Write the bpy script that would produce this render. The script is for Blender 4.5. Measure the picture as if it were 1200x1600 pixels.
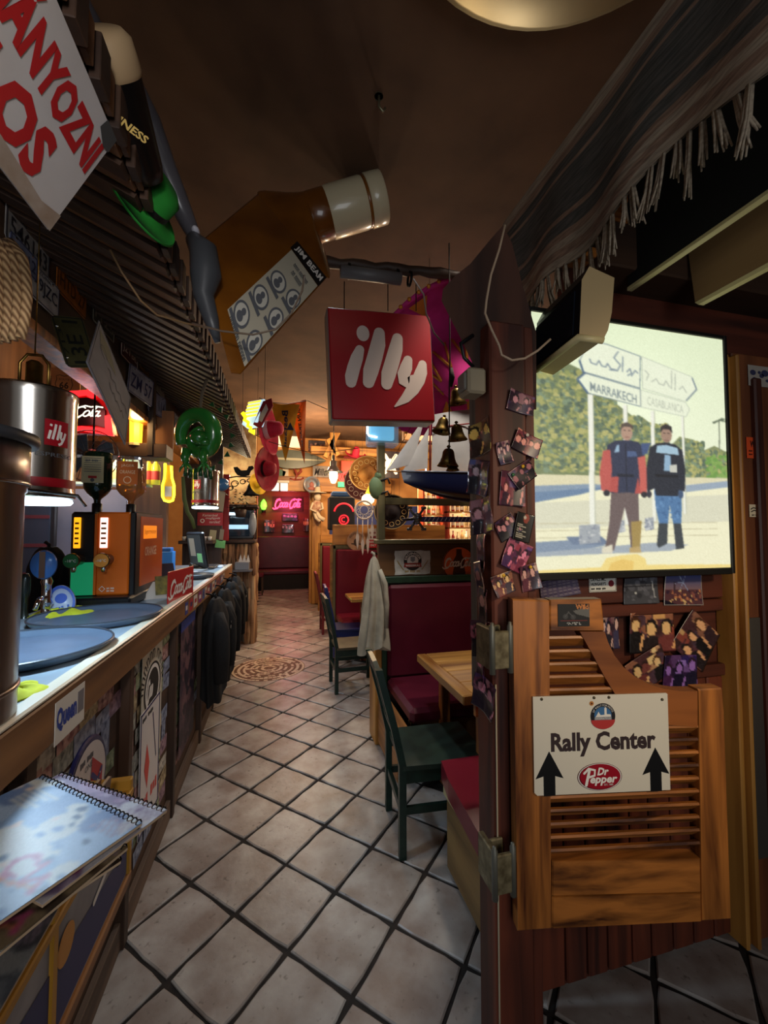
import bpy, math, random
import numpy as np
from mathutils import Matrix, Vector, Euler

for _o in list(bpy.data.objects):
    bpy.data.objects.remove(_o, do_unlink=True)
SC = bpy.context.scene
COL = SC.collection
R = math.radians

# ------------------------------------------------------------------ camera
EYE, FPX, YAW, PIT = 1.55, 640.0, R(14.3), R(2.5)
_cd = bpy.data.cameras.new('camera')
_cd.sensor_fit = 'HORIZONTAL'; _cd.sensor_width = 36.0; _cd.lens = 36.0 * FPX / 1200.0
_cd.clip_start = 0.02; _cd.clip_end = 100
CAM = bpy.data.objects.new('camera', _cd); COL.objects.link(CAM)
CAM.location = (0, 0, EYE); CAM.rotation_euler = (R(90) + PIT, 0, -YAW)
SC.camera = CAM

# ------------------------------------------------------------------ world, exposure, large lights
W = bpy.data.worlds.new('world'); SC.world = W; W.use_nodes = True
W.node_tree.nodes['Background'].inputs[0].default_value = (0.8, 0.72, 0.66, 1)
W.node_tree.nodes['Background'].inputs[1].default_value = 0.12
SC.view_settings.view_transform = 'Standard'
SC.view_settings.look = 'None'
SC.view_settings.exposure = 0.2
SC.view_settings.gamma = 1.0
SC.view_settings.use_curve_mapping = False

def light(name, kind, loc, power, color, size=0.2, target=None, sizey=None, spot=None, blend=0.6):
    d = bpy.data.lights.new(name, kind); d.energy = power; d.color = color
    if kind == 'AREA':
        d.shape = 'RECTANGLE' if sizey else 'DISK'; d.size = size
        if sizey: d.size_y = sizey
    elif kind == 'SPOT':
        d.spot_size = spot; d.spot_blend = blend; d.shadow_soft_size = size
    else:
        d.shadow_soft_size = size
    o = bpy.data.objects.new(name, d); COL.objects.link(o); o.location = loc
    if target is not None:
        o.rotation_euler = (Vector(target) - Vector(loc)).to_track_quat('-Z', 'Y').to_euler()
    return o

# added fill for entrance daylight behind the photographer, aimed up at the plates
light('entrance_fill', 'AREA', (0.1, -1.9, 1.5), 20, (0.90, 0.95, 1.0), 1.5, (-0.5, 2.0, 2.5), 1.4)
# spots and lamps of the bar; the aisle spots are added fill without fixtures
light('aisle_fill_spot', 'SPOT', (0.35, 2.7, 3.38), 50, (0.78, 0.90, 1.0), 0.10, (0.30, 2.6, 0), spot=R(76), blend=0.8)
light('aisle_fill_spot', 'SPOT', (0.15, 4.9, 3.38), 55, (1.0, 0.62, 0.54), 0.12, (0.1, 5.0, 0), spot=R(95), blend=0.9)
light('doorway_downlight', 'SPOT', (1.3, -0.9, 2.3), 75, (1.0, 0.80, 0.52), 0.10, (1.12, 1.2, 1.35), spot=R(46), blend=0.8)
light('aisle_fill_spot', 'SPOT', (0.45, 1.60, 3.38), 13, (0.80, 0.90, 1.0), 0.10, (0.28, 1.75, 0), spot=R(48), blend=0.9)
light('near_bar_fill', 'SPOT', (-0.1, -0.6, 2.2), 52, (1.0, 0.95, 0.92), 0.12, (-.85, 1.5, 1.8), spot=R(75), blend=0.9)  # added fill behind the camera, brightens the plates and near bar
light('booth_lamp', 'SPOT', (1.15, 1.85, 3.3), 80, (1.0, 0.88, 0.74), 0.12, (1.15, 2.5, 1.0), spot=R(78), blend=0.7)
light('far_ceiling_lamp', 'POINT', (1.9, 6.9, 2.75), 130, (1.0, 0.72, 0.42), 0.15)
light('far_ceiling_lamp', 'POINT', (0.5, 7.0, 2.9), 85, (1.0, 0.70, 0.42), 0.15)
light('booth_ceiling_lamp', 'POINT', (2.2, 4.6, 3.0), 60, (1.0, 0.80, 0.60), 0.15)
light('back_room_lamp', 'POINT', (0.3, 10.4, 2.4), 9, (1.0, 0.42, 0.36), 0.2)
light('back_bar_lamp', 'POINT', (-1.45, 3.9, 2.3), 22, (1.0, 0.80, 0.56), 0.12)
light('back_bar_lamp', 'POINT', (-1.6, 3.9, 1.7), 7, (.82, 0.88, 1.0), 0.10)

# ------------------------------------------------------------------ pixel -> place helpers (1200 x 1600)
_fw = np.array([math.sin(YAW) * math.cos(PIT), math.cos(YAW) * math.cos(PIT), math.sin(PIT)])
_rt = np.array([math.cos(YAW), -math.sin(YAW), 0.0])
_up = np.cross(_rt, _fw)
_C = np.array([0.0, 0.0, EYE])
def ray(px, py): return _fw + _rt * ((px - 600) / FPX) - _up * ((py - 800) / FPX)
def AX(px, py, x): d = ray(px, py); return _C + d * (x / d[0])
def AY(px, py, y): d = ray(px, py); return _C + d * (y / d[1])
def AZ(px, py, z): d = ray(px, py); return _C + d * ((z - EYE) / d[2])
def AD(px, py, dep): return _C + ray(px, py) * dep
def nrm(v): v = np.array(v, float); return v / np.linalg.norm(v)

class FR:
    """a frame: origin o, unit axes u (right), v (up), n (out, towards the onlooker)"""
    def __init__(s, o, u=(1, 0, 0), v=(0, 0, 1)):
        s.o = np.array(o, float); s.u = nrm(u); v = np.array(v, float)
        s.v = nrm(v - s.u * (v @ s.u)); s.n = np.cross(s.u, s.v)
        s.A = np.stack([s.u, s.v, s.n])
    def P(s, a, b, c=0.0): return s.o + s.u * a + s.v * b + s.n * c
    def hit(s, px, py):
        d = ray(px, py); t = ((s.o - _C) @ s.n) / (d @ s.n); q = _C + d * t - s.o
        return np.array([q @ s.u, q @ s.v])
    def at(s, a, b, c=0.0, rot=0.0):
        cr, sr = math.cos(rot), math.sin(rot)
        return FR(s.P(a, b, c), s.u * cr + s.v * sr, s.v * cr - s.u * sr)
WORLD = FR((0, 0, 0), (1, 0, 0), (0, 1, 0))

# ------------------------------------------------------------------ colours and materials
def lin(c):
    out = []
    for x in c[:3]:
        x = x / 255.0
        out.append(x / 12.92 if x <= 0.04045 else ((x + 0.055) / 1.055) ** 2.4)
    return out
_M = {}
def _new(name):
    m = bpy.data.materials.new(name); m.use_nodes = True
    nt = m.node_tree; return m, nt, nt.nodes['Principled BSDF']
def mat(name, c, rough=0.6, metal=0.0, c2=None, scale=12.0, amt=0.5, bump=0.0, emit=0.0, spec=0.5, alpha=None, trans=0.0, ior=1.45, stretch=(1, 1, 1), sheen=0.0, coat=0.0):
    """principled material with a two-colour noise and relief"""
    if name in _M: return _M[name]
    m, nt, b = _new(name); L = nt.links
    a = lin(c)
    b.inputs['Base Color'].default_value = (*a, 1); b.inputs['Roughness'].default_value = rough
    b.inputs['Metallic'].default_value = metal; b.inputs['Specular IOR Level'].default_value = spec
    b.inputs['IOR'].default_value = ior
    if trans: b.inputs['Transmission Weight'].default_value = trans
    if coat: b.inputs['Coat Weight'].default_value = coat
    if sheen: b.inputs['Sheen Weight'].default_value = sheen
    if alpha is not None: b.inputs['Alpha'].default_value = alpha
    if emit:
        b.inputs['Emission Color'].default_value = (*a, 1); b.inputs['Emission Strength'].default_value = emit
    if c2 is not None or bump:
        tc = nt.nodes.new('ShaderNodeTexCoord'); mp = nt.nodes.new('ShaderNodeMapping')
        mp.inputs['Scale'].default_value = stretch
        L.new(tc.outputs['Object'], mp.inputs['Vector'])
        nz = nt.nodes.new('ShaderNodeTexNoise'); nz.inputs['Scale'].default_value = scale; nz.inputs['Detail'].default_value = 5
        L.new(mp.outputs['Vector'], nz.inputs['Vector'])
        if c2 is not None:
            rp = nt.nodes.new('ShaderNodeValToRGB')
            rp.color_ramp.elements[0].position = 0.5 - 0.25 * amt - 0.05; rp.color_ramp.elements[1].position = 0.5 + 0.25 * amt + 0.05
            rp.color_ramp.elements[0].color = (*lin(c2), 1); rp.color_ramp.elements[1].color = (*a, 1)
            L.new(nz.outputs['Fac'], rp.inputs['Fac']); L.new(rp.outputs['Color'], b.inputs['Base Color'])
        if bump:
            bp = nt.nodes.new('ShaderNodeBump'); bp.inputs['Strength'].default_value = bump; bp.inputs['Distance'].default_value = 0.01
            L.new(nz.outputs['Fac'], bp.inputs['Height']); L.new(bp.outputs['Normal'], b.inputs['Normal'])
    _M[name] = m; return m
def wood(name, c, c2, axis='Z', scale=9.0, rough=0.5, bump=0.15, rnd=0.0, coat=0.0):
    if name in _M: return _M[name]
    m, nt, b = _new(name); L = nt.links
    st = {'X': (0.12, 1.6, 1.6), 'Y': (1.6, 0.12, 1.6), 'Z': (1.6, 1.6, 0.12)}[axis]
    tc = nt.nodes.new('ShaderNodeTexCoord'); mp = nt.nodes.new('ShaderNodeMapping'); mp.inputs['Scale'].default_value = st
    L.new(tc.outputs['Object'], mp.inputs['Vector'])
    oi = nt.nodes.new('ShaderNodeObjectInfo')
    nz = nt.nodes.new('ShaderNodeTexNoise'); nz.noise_dimensions = '4D'; nz.inputs['Scale'].default_value = scale; nz.inputs['Detail'].default_value = 7; nz.inputs['Distortion'].default_value = 0.6
    L.new(mp.outputs['Vector'], nz.inputs['Vector'])
    mul = nt.nodes.new('ShaderNodeMath'); mul.operation = 'MULTIPLY'; mul.inputs[1].default_value = 30.0
    L.new(oi.outputs['Random'], mul.inputs[0]); L.new(mul.outputs[0], nz.inputs['W'])
    rp = nt.nodes.new('ShaderNodeValToRGB')
    rp.color_ramp.elements[0].position = 0.33; rp.color_ramp.elements[1].position = 0.62
    rp.color_ramp.elements[0].color = (*lin(c2), 1); rp.color_ramp.elements[1].color = (*lin(c), 1)
    L.new(nz.outputs['Fac'], rp.inputs['Fac']); L.new(rp.outputs['Color'], b.inputs['Base Color'])
    b.inputs['Roughness'].default_value = rough
    if coat: b.inputs['Coat Weight'].default_value = coat; b.inputs['Coat Roughness'].default_value = 0.25
    bp = nt.nodes.new('ShaderNodeBump'); bp.inputs['Strength'].default_value = bump; bp.inputs['Distance'].default_value = 0.006
    L.new(nz.outputs['Fac'], bp.inputs['Height']); L.new(bp.outputs['Normal'], b.inputs['Normal'])
    _M[name] = m; return m
def glow(name, c, s):
    if name in _M: return _M[name]
    m, nt, b = _new(name)
    b.inputs['Base Color'].default_value = (*[x * 0.6 for x in lin(c)], 1)
    b.inputs['Emission Color'].default_value = (*lin(c), 1); b.inputs['Emission Strength'].default_value = s
    _M[name] = m; return m
def printed(name, rough=0.45, emit=0.0, coat=0.0, base=1.0):
    """flat print: colour comes from the mesh's own colour layer"""
    if name in _M: return _M[name]
    m, nt, b = _new(name); L = nt.links
    at = nt.nodes.new('ShaderNodeAttribute'); at.attribute_name = 'Col'
    if base: L.new(at.outputs['Color'], b.inputs['Base Color'])
    else: b.inputs['Base Color'].default_value = (0.02, 0.02, 0.02, 1)
    b.inputs['Roughness'].default_value = rough
    if coat: b.inputs['Coat Weight'].default_value = coat
    if emit:
        L.new(at.outputs['Color'], b.inputs['Emission Color']); b.inputs['Emission Strength'].default_value = emit
    _M[name] = m; return m
def weave(name, c, c2, scale=60.0, axis=(1, 0, 0)):
    """woven stripes across an axis"""
    if name in _M: return _M[name]
    m, nt, b = _new(name); L = nt.links
    tc = nt.nodes.new('ShaderNodeTexCoord'); wv = nt.nodes.new('ShaderNodeTexWave')
    wv.inputs['Scale'].default_value = scale; wv.inputs['Distortion'].default_value = 1.5; wv.bands_direction = 'DIAGONAL'
    L.new(tc.outputs['Object'], wv.inputs['Vector'])
    rp = nt.nodes.new('ShaderNodeValToRGB'); rp.color_ramp.elements[0].color = (*lin(c2), 1); rp.color_ramp.elements[1].color = (*lin(c), 1)
    L.new(wv.outputs['Color'], rp.inputs['Fac']); L.new(rp.outputs['Color'], b.inputs['Base Color'])
    bp = nt.nodes.new('ShaderNodeBump'); bp.inputs['Strength'].default_value = 0.6; bp.inputs['Distance'].default_value = 0.004
    L.new(wv.outputs['Fac'], bp.inputs['Height']); L.new(bp.outputs['Normal'], b.inputs['Normal'])
    b.inputs['Roughness'].default_value = 0.8
    _M[name] = m; return m

# ------------------------------------------------------------------ mesh builder
_TC = {}
def text_geo(s, bold=0.0, shear=0.0, spacing=1.0):
    """2D triangles of a line of lettering, scaled to a unit box"""
    k = (s, bold, shear, spacing)
    if k in _TC: return _TC[k]
    cu = bpy.data.curves.new('lettering_curve', 'FONT'); cu.body = s; cu.resolution_u = 2
    cu.offset = bold; cu.shear = shear; cu.space_character = spacing; cu.fill_mode = 'FRONT'
    o = bpy.data.objects.new('lettering_tmp', cu); COL.objects.link(o)
    dg = bpy.context.evaluated_depsgraph_get(); ev = o.evaluated_get(dg); me = ev.to_mesh()
    v = np.array([q.co[:2] for q in me.vertices]).reshape(-1, 2); f = [tuple(p.vertices) for p in me.polygons]
    ev.to_mesh_clear(); bpy.data.objects.remove(o, do_unlink=True); bpy.data.curves.remove(cu)
    if len(v) == 0: v = np.zeros((3, 2)); f = []
    lo = v.min(0); sz = np.maximum(v.max(0) - lo, 1e-6)
    _TC[k] = ((v - lo) / sz, f, sz[0] / sz[1]); return _TC[k]

LOC = {}
class MB:
    def __init__(s, F=None): s.v = []; s.f = []; s.m = []; s.s = []; s.n = 0; s.k = 0; s.F = F or WORLD
    def add(s, vs, fs, mi=0, sm=False, F=None):
        F = F or s.F; vs = np.asarray(vs, float).reshape(-1, 3)
        s.v.append(vs @ F.A + F.o); n = s.n
        s.f += [tuple(i + n for i in f) for f in fs]; s.m += [mi] * len(fs); s.s += [sm] * len(fs); s.n += len(vs)
        return s
    def box(s, x0, x1, y0, y1, z0, z1, mi=0, bev=0.0, F=None):
        if bev <= 0:
            v = [(x, y, z) for z in (z0, z1) for y in (y0, y1) for x in (x0, x1)]
            return s.add(v, [(0, 2, 3, 1), (4, 5, 7, 6), (0, 1, 5, 4), (2, 6, 7, 3), (0, 4, 6, 2), (1, 3, 7, 5)], mi, False, F)
        b = min(bev, (x1 - x0) * .49, (y1 - y0) * .49, (z1 - z0) * .49)
        v = []; idx = {}
        for i, x in enumerate((x0, x1)):
            for j, y in enumerate((y0, y1)):
                for k, z in enumerate((z0, z1)):
                    sx, sy, sz = (b, -b)[i], (b, -b)[j], (b, -b)[k]
                    idx[i, j, k, 0] = len(v); v.append((x, y + sy, z + sz))
                    idx[i, j, k, 1] = len(v); v.append((x + sx, y, z + sz))
                    idx[i, j, k, 2] = len(v); v.append((x + sx, y + sy, z))
        f = []
        for a in range(3):
            o = [q for q in range(3) if q != a]
            for e in (0, 1):
                q = []
                for p, r in ((0, 0), (1, 0), (1, 1), (0, 1)):
                    t = [0, 0, 0]; t[a] = e; t[o[0]] = p; t[o[1]] = r; q.append(idx[(*t, a)])
                if (e == 0) == (a != 1): q = q[::-1]
                f.append(tuple(q))
        for a in range(3):
            o = [q for q in range(3) if q != a]
            for p in (0, 1):
                for r in (0, 1):
                    t0 = [0, 0, 0]; t1 = [0, 0, 0]; t0[o[0]] = t1[o[0]] = p; t0[o[1]] = t1[o[1]] = r; t1[a] = 1
                    q = [idx[(*t0, o[0])], idx[(*t1, o[0])], idx[(*t1, o[1])], idx[(*t0, o[1])]]
                    if ((p + r) % 2 == 0) == (a != 1): q = q[::-1]
                    f.append(tuple(q))
        for i in (0, 1):
            for j in (0, 1):
                for k in (0, 1):
                    q = [idx[i, j, k, 0], idx[i, j, k, 1], idx[i, j, k, 2]]
                    if (i + j + k) % 2 == 0: q = q[::-1]
                    f.append(tuple(q))
        return s.add(v, f, mi, False, F)
    def bx(s, c, d, mi=0, bev=0.0, F=None):
        return s.box(c[0] - d[0] / 2, c[0] + d[0] / 2, c[1] - d[1] / 2, c[1] + d[1] / 2, c[2] - d[2] / 2, c[2] + d[2] / 2, mi, bev, F)
    def prism(s, pts, z0, z1, mi=0, F=None):
        n = len(pts); v = [(p[0], p[1], z0) for p in pts] + [(p[0], p[1], z1) for p in pts]
        ar = sum(pts[i][0] * pts[(i + 1) % n][1] - pts[(i + 1) % n][0] * pts[i][1] for i in range(n))
        f = [tuple(range(n - 1, -1, -1)), tuple(range(n, 2 * n))] + [(i, (i + 1) % n, n + (i + 1) % n, n + i) for i in range(n)]
        if ar < 0: f = [q[::-1] for q in f]
        return s.add(v, f, mi, False, F)
    def flat(s, pts, z=0.0, mi=0, F=None):
        n = len(pts); ar = sum(pts[i][0] * pts[(i + 1) % n][1] - pts[(i + 1) % n][0] * pts[i][1] for i in range(n))
        q = tuple(range(n)) if ar > 0 else tuple(range(n - 1, -1, -1))
        return s.add([(p[0], p[1], z) for p in pts], [q], mi, False, F)
    def lathe(s, prof, n=24, mi=0, sm=True, F=None, a0=0.0, a1=2 * math.pi, sx=1.0, sy=1.0):
        full = abs(a1 - a0 - 2 * math.pi) < 1e-6; k = n if full else n + 1
        v = []; f = []
        for r, z in prof:
            for i in range(k):
                a = a0 + (a1 - a0) * i / n
                v.append((r * math.cos(a) * sx, r * math.sin(a) * sy, z))
        for j in range(len(prof) - 1):
            for i in range(n):
                i2 = (i + 1) % k
                f.append((j * k + i, j * k + i2, (j + 1) * k + i2, (j + 1) * k + i))
        return s.add(v, f, mi, sm, F)
    def disc(s, x, y, r, z, mi=0, n=24, F=None, ry=None):
        return s.flat([(x + r * math.cos(2 * math.pi * i / n), y + (ry or r) * math.sin(2 * math.pi * i / n)) for i in range(n)], z, mi, F)
    def ring(s, x, y, r0, r1, z, mi=0, n=32, F=None, k=1.0):
        v = []; f = []
        for i in range(n):
            a = 2 * math.pi * i / n
            for r in (r0, r1): v.append((x + r * math.cos(a), y + r * k * math.sin(a), z))
        for i in range(n):
            j = (i + 1) % n; f.append((2 * i, 2 * i + 1, 2 * j + 1, 2 * j))
        return s.add(v, f, mi, False, F)
    def tube(s, pts, r, n=8, mi=0, sm=True, F=None, cap=True):
        pts = [np.array(p, float) for p in pts]; m = len(pts)
        rr = r if hasattr(r, '__len__') else [r] * m
        v = []; f = []; prev = None
        for i, p in enumerate(pts):
            t = nrm(pts[min(i + 1, m - 1)] - pts[max(i - 1, 0)] + 1e-9)
            if prev is None:
                a = np.array([0, 0, 1.0]) if abs(t[2]) < 0.9 else np.array([1.0, 0, 0])
            else: a = prev
            a = nrm(a - t * (a @ t)); prev = a; b = np.cross(t, a)
            for k in range(n):
                w = 2 * math.pi * k / n; v.append(p + (a * math.cos(w) + b * math.sin(w)) * rr[i])
        for i in range(m - 1):
            for k in range(n):
                k2 = (k + 1) % n; f.append((i * n + k, i * n + k2, (i + 1) * n + k2, (i + 1) * n + k))
        if cap: f += [tuple(range(n - 1, -1, -1)), tuple(range((m - 1) * n, m * n))]
        return s.add(v, f, mi, sm, F)
    def ball(s, c, r, n=14, mi=0, F=None):
        rx, ry, rz = r if hasattr(r, '__len__') else (r, r, r); m = max(6, n // 2); v = []; f = []
        for j in range(m + 1):
            t = math.pi * j / m
            for i in range(n):
                a = 2 * math.pi * i / n
                v.append((c[0] + rx * math.sin(t) * math.cos(a), c[1] + ry * math.sin(t) * math.sin(a), c[2] - rz * math.cos(t)))
        for j in range(m):
            for i in range(n):
                i2 = (i + 1) % n; f.append((j * n + i, j * n + i2, (j + 1) * n + i2, (j + 1) * n + i))
        return s.add(v, f, mi, True, F)
    def stroke(s, pts, w, z=0.0, mi=0, F=None, cap=True):
        """flat ribbon with round ends through 2D points"""
        pts = [np.array(p[:2], float) for p in pts]; m = len(pts); s.k += 1; z += s.k * 6e-5
        ww = w if hasattr(w, '__len__') else [w] * m
        v = []; f = []
        for i, p in enumerate(pts):
            t = pts[min(i + 1, m - 1)] - pts[max(i - 1, 0)]; t = t / (np.linalg.norm(t) + 1e-12); q = np.array([-t[1], t[0]])
            v += [(*(p - q * ww[i] / 2), z), (*(p + q * ww[i] / 2), z)]
        for i in range(m - 1): f.append((2 * i, 2 * i + 2, 2 * i + 3, 2 * i + 1))
        s.add(v, f, mi, False, F)
        if cap:
            for p, q in ((pts[0], ww[0]), (pts[-1], ww[-1])): s.disc(p[0], p[1], q / 2, z - 3e-5, mi, 14, F)
        return s
    def scrib(s, x, y, w, h, z=.001, mi=0, n=9, F=None):
        for i in range(n):
            if i % 5 != 3: s.box(x + w * i / n, x + w * (i + .72) / n, y + h * .08 * (i % 3), y + h * (1 - .1 * (i % 2)), z - .0004, z, mi, 0, F)
        return s
    def surf(s, fn, nu, nv, mi=0, sm=True, F=None, closeu=False, flip=False):
        ku = nu if closeu else nu + 1; v = [fn(i / nu, j / nv) for j in range(nv + 1) for i in range(ku)]; f = []
        for j in range(nv):
            for i in range(nu):
                i2 = (i + 1) % ku; q = (j * ku + i, j * ku + i2, (j + 1) * ku + i2, (j + 1) * ku + i)
                f.append(q[::-1] if flip else q)
        return s.add(v, f, mi, sm, F)
    def text(s, t, x, y, w=None, h=None, z=0.001, mi=0, F=None, bold=0.0, shear=0.0, spacing=1.0, arc=None):
        g, f, asp = text_geo(t, bold, shear, spacing)
        if w is None: w = h * asp
        if h is None: h = w / asp
        q = g * [w, h]
        if arc:  # bend around a circle: (cx, cy, r, a0, a1)
            cx, cy, r, a0, a1 = arc
            a = a0 + (a1 - a0) * g[:, 0]; rr = r + q[:, 1]
            v = np.stack([cx + rr * np.cos(a), cy + rr * np.sin(a), np.full(len(a), z)], 1)
        else: v = np.concatenate([q + [x, y], np.full((len(q), 1), z)], 1)
        return s.add(v, f, mi, False, F)
    def build(s, name, mats, parent=None, label=None, cat=None, group=None, kind=None, origin=None, colors=None):
        v = np.concatenate(s.v) if s.v else np.zeros((0, 3))
        if parent is not None: org = LOC[parent.name]
        elif origin is not None: org = np.array(origin, float)
        else:
            lo, hi = v.min(0), v.max(0); org = np.array([(lo[0] + hi[0]) / 2, (lo[1] + hi[1]) / 2, lo[2]])
        me = bpy.data.meshes.new(name); me.from_pydata((v - org).tolist(), [], s.f)
        for m in (mats if isinstance(mats, (list, tuple)) else [mats]): me.materials.append(m)
        if len(me.materials) > 1: me.polygons.foreach_set('material_index', s.m)
        if any(s.s): me.polygons.foreach_set('use_smooth', s.s)
        if colors is not None:
            at = me.attributes.new('Col', 'FLOAT_COLOR', 'POINT'); at.data.foreach_set('color', np.asarray(colors, np.float32).ravel())
        me.update()
        o = bpy.data.objects.new(name, me); COL.objects.link(o)
        if parent is not None: o.parent = parent; LOC[o.name] = org
        else: o.location = org; LOC[o.name] = org
        return tag(o, label, cat, group, kind)
def tag(o, label=None, cat=None, group=None, kind=None):
    for k, x in (('label', label), ('category', cat), ('group', group), ('kind', kind)):
        if x: o[k] = x
    return o
def thing(name, label, cat, loc, group=None):
    o = bpy.data.objects.new(name, None); COL.objects.link(o); o.location = loc; o.empty_display_size = 0.05
    LOC[o.name] = np.array(loc, float); return tag(o, label, cat, group)
def dup(root, loc, rotz=0.0, label=None, group=None, scale=None):
    r = root.copy(); COL.objects.link(r); r.location = loc; r.rotation_euler = (0, 0, rotz)
    if scale: r.scale = scale
    if label: r['label'] = label
    if group: r['group'] = group
    for ch in list(root.children):
        c = ch.copy(); COL.objects.link(c); c.parent = r
        for g in ch.children:
            d = g.copy(); COL.objects.link(d); d.parent = c
    return r

# ------------------------------------------------------------------ painted print (posters, photographs)
class CV:
    def __init__(s, w, h, c, seed=0):
        s.q = 1.0; s.w, s.h = w, h; s.a = np.zeros((h, w, 3)); s.a[:] = c; s.Y, s.X = np.mgrid[0:h, 0:w] + 0.5; s.r = np.random.RandomState(seed)
    def poly(s, pts, c):
        ins = np.zeros((s.h, s.w), bool); n = len(pts)
        for i in range(n):
            (x0, y0), (x1, y1) = pts[i], pts[(i + 1) % n]
            if y0 == y1: continue
            ins ^= ((s.Y >= min(y0, y1)) & (s.Y < max(y0, y1)) & (s.X < (x1 - x0) * (s.Y - y0) / (y1 - y0) + x0))
        s.a[ins] = c; return s
    def rect(s, x0, y0, x1, y1, c): s.a[(s.X >= x0) & (s.X < x1) & (s.Y >= y0) & (s.Y < y1)] = c; return s
    def ell(s, x, y, rx, ry, c):
        x0, x1, y0, y1 = max(0, int(x - rx)), max(0, int(x + rx) + 2), max(0, int(y - ry)), max(0, int(y + ry) + 2); w = (slice(y0, y1), slice(x0, x1))
        s.a[w][((s.X[w] - x) / rx) ** 2 + ((s.Y[w] - y) / ry) ** 2 < 1] = c; return s
    def line(s, pts, w, c):
        w = w * s.q
        for (x0, y0), (x1, y1) in zip(pts, pts[1:]):
            dx, dy = x1 - x0, y1 - y0; L = dx * dx + dy * dy + 1e-9
            t = np.clip(((s.X - x0) * dx + (s.Y - y0) * dy) / L, 0, 1)
            s.a[(s.X - x0 - t * dx) ** 2 + (s.Y - y0 - t * dy) ** 2 < w * w / 4] = c
        return s
    def text(s, t, x, y, w, h, c, bold=0.0, rise=0.0):
        g, f, _ = text_geo(t, bold)
        for q in f:
            p = [(x + g[i, 0] * w, y + h - g[i, 1] * h + rise * g[i, 0] * w) for i in q]; s.poly(p, c)
        return s
    def blotch(s, x0, y0, x1, y1, n, r0, r1, cols):
        for _ in range(n):
            x, y = s.r.uniform(x0, x1), s.r.uniform(y0, y1); q = s.r.uniform(r0, r1) * s.q
            s.ell(x, y, q, q * s.r.uniform(0.6, 1.2), cols[s.r.randint(len(cols))])
        return s
    def grain(s, k): s.a = np.clip(s.a + s.r.normal(0, k, (s.h, s.w, 1)), 0, 255); return s
    def linear(s):
        x = s.a / 255.0; return np.where(x <= 0.04045, x / 12.92, ((x + 0.055) / 1.055) ** 2.4)
def print_obj(cv, F, w, h, name, m, parent=None, label=None, cat=None, group=None, t=0.0008, curl=None, pin=None, mask=None):
    """a sheet carrying the painted canvas; F at the sheet's centre"""
    mb = MB(F); L = cv.linear(); gx = np.linspace(-w / 2, w / 2, cv.w); gy = np.linspace(h / 2, -h / 2, cv.h)
    X, Y = np.meshgrid(gx, gy); Z = curl(X / w, Y / h) if curl else np.zeros_like(X)
    v = np.stack([X, Y, Z], 2).reshape(-1, 3); nw = cv.w
    f = [(j * nw + i, (j + 1) * nw + i, (j + 1) * nw + i + 1, j * nw + i + 1) for j in range(cv.h - 1) for i in range(cv.w - 1)
         if mask is None or mask((i + .5) / (cv.w - 1), (j + .5) / (cv.h - 1))]
    mb.add(v, f, 0, bool(curl)); cols = np.concatenate([L.reshape(-1, 3), np.ones((cv.w * cv.h, 1))], 1)
    k = len(v); v2 = v.copy(); v2[:, 2] -= t
    # back face and border
    mb.add(v2, [q[::-1] for q in f], 0, bool(curl)); cols = np.concatenate([cols, cols * [0.5, 0.5, 0.5, 1]])
    if mask is None:
        b = [j for j in range(nw)] + [j * nw + nw - 1 for j in range(1, cv.h)] + [(cv.h - 1) * nw + j for j in range(nw - 2, -1, -1)] + [j * nw for j in range(cv.h - 2, 0, -1)]
        mb.f += [(b[i], b[(i + 1) % len(b)], b[(i + 1) % len(b)] + k, b[i] + k) for i in range(len(b))]; mb.m += [0] * len(b); mb.s += [False] * len(b)
    return mb.build(name, m, parent, label, cat, group, colors=cols)
# ================================================================== materials
WD_RED = wood('dark_red_timber', (112, 52, 32), (56, 24, 16), 'Z', 9, 0.55)
WD_REDX = wood('dark_red_timber_across', (96, 44, 28), (48, 20, 13), 'X', 9, 0.55)
WD_PINE = wood('scorched_pine', (184, 112, 48), (74, 34, 12), 'Z', 15, 0.42, coat=0.25)
WD_PINEX = wood('scorched_pine_across', (184, 112, 48), (62, 28, 10), 'X', 15, 0.42, coat=0.25)
WD_HONEY = wood('honey_pine', (196, 140, 66), (128, 78, 30), 'Z', 7, 0.45)
WD_HONEYX = wood('honey_pine_across', (196, 136, 66), (120, 72, 30), 'X', 7, 0.45)
WD_HONEYY = wood('honey_pine_along', (176, 118, 62), (96, 58, 28), 'Y', 7, 0.5)
WD_DARK = wood('dark_brown_timber', (70, 46, 30), (34, 20, 13), 'Z', 8, 0.6)
WD_DARKX = wood('dark_brown_timber_across', (70, 46, 30), (34, 20, 13), 'X', 8, 0.6)
WD_DARKY = wood('dark_brown_timber_along', (74, 50, 32), (36, 22, 14), 'Y', 8, 0.6)
WD_OLIVE = wood('olive_painted_timber', (120, 108, 68), (84, 76, 46), 'Z', 9, 0.55)
WD_OLIVEX = wood('olive_painted_timber_across', (120, 108, 68), (84, 76, 46), 'X', 9, 0.55)
WD_GREY = wood('grey_weathered_timber', (112, 104, 94), (54, 48, 44), 'Z', 9, 0.7)
PLASTER = mat('brown_plaster', (100, 72, 50), 0.9, c2=(80, 56, 38), scale=3, bump=0.1)
GROUT = mat('dark_grout', (42, 34, 30), 0.9, c2=(26, 22, 20), scale=30)
WHITE = mat('white_enamel', (205, 200, 190), 0.35, c2=(190, 182, 170), scale=14)
BLACK = mat('black_plastic', (16, 16, 18), 0.4)
BLACKM = mat('black_iron', (18, 17, 16), 0.55, 0.6)
STEEL = mat('brushed_steel', (180, 178, 176), 0.22, 1.0, c2=(150, 148, 146), scale=40, stretch=(1, 1, .05), amt=1)
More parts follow.
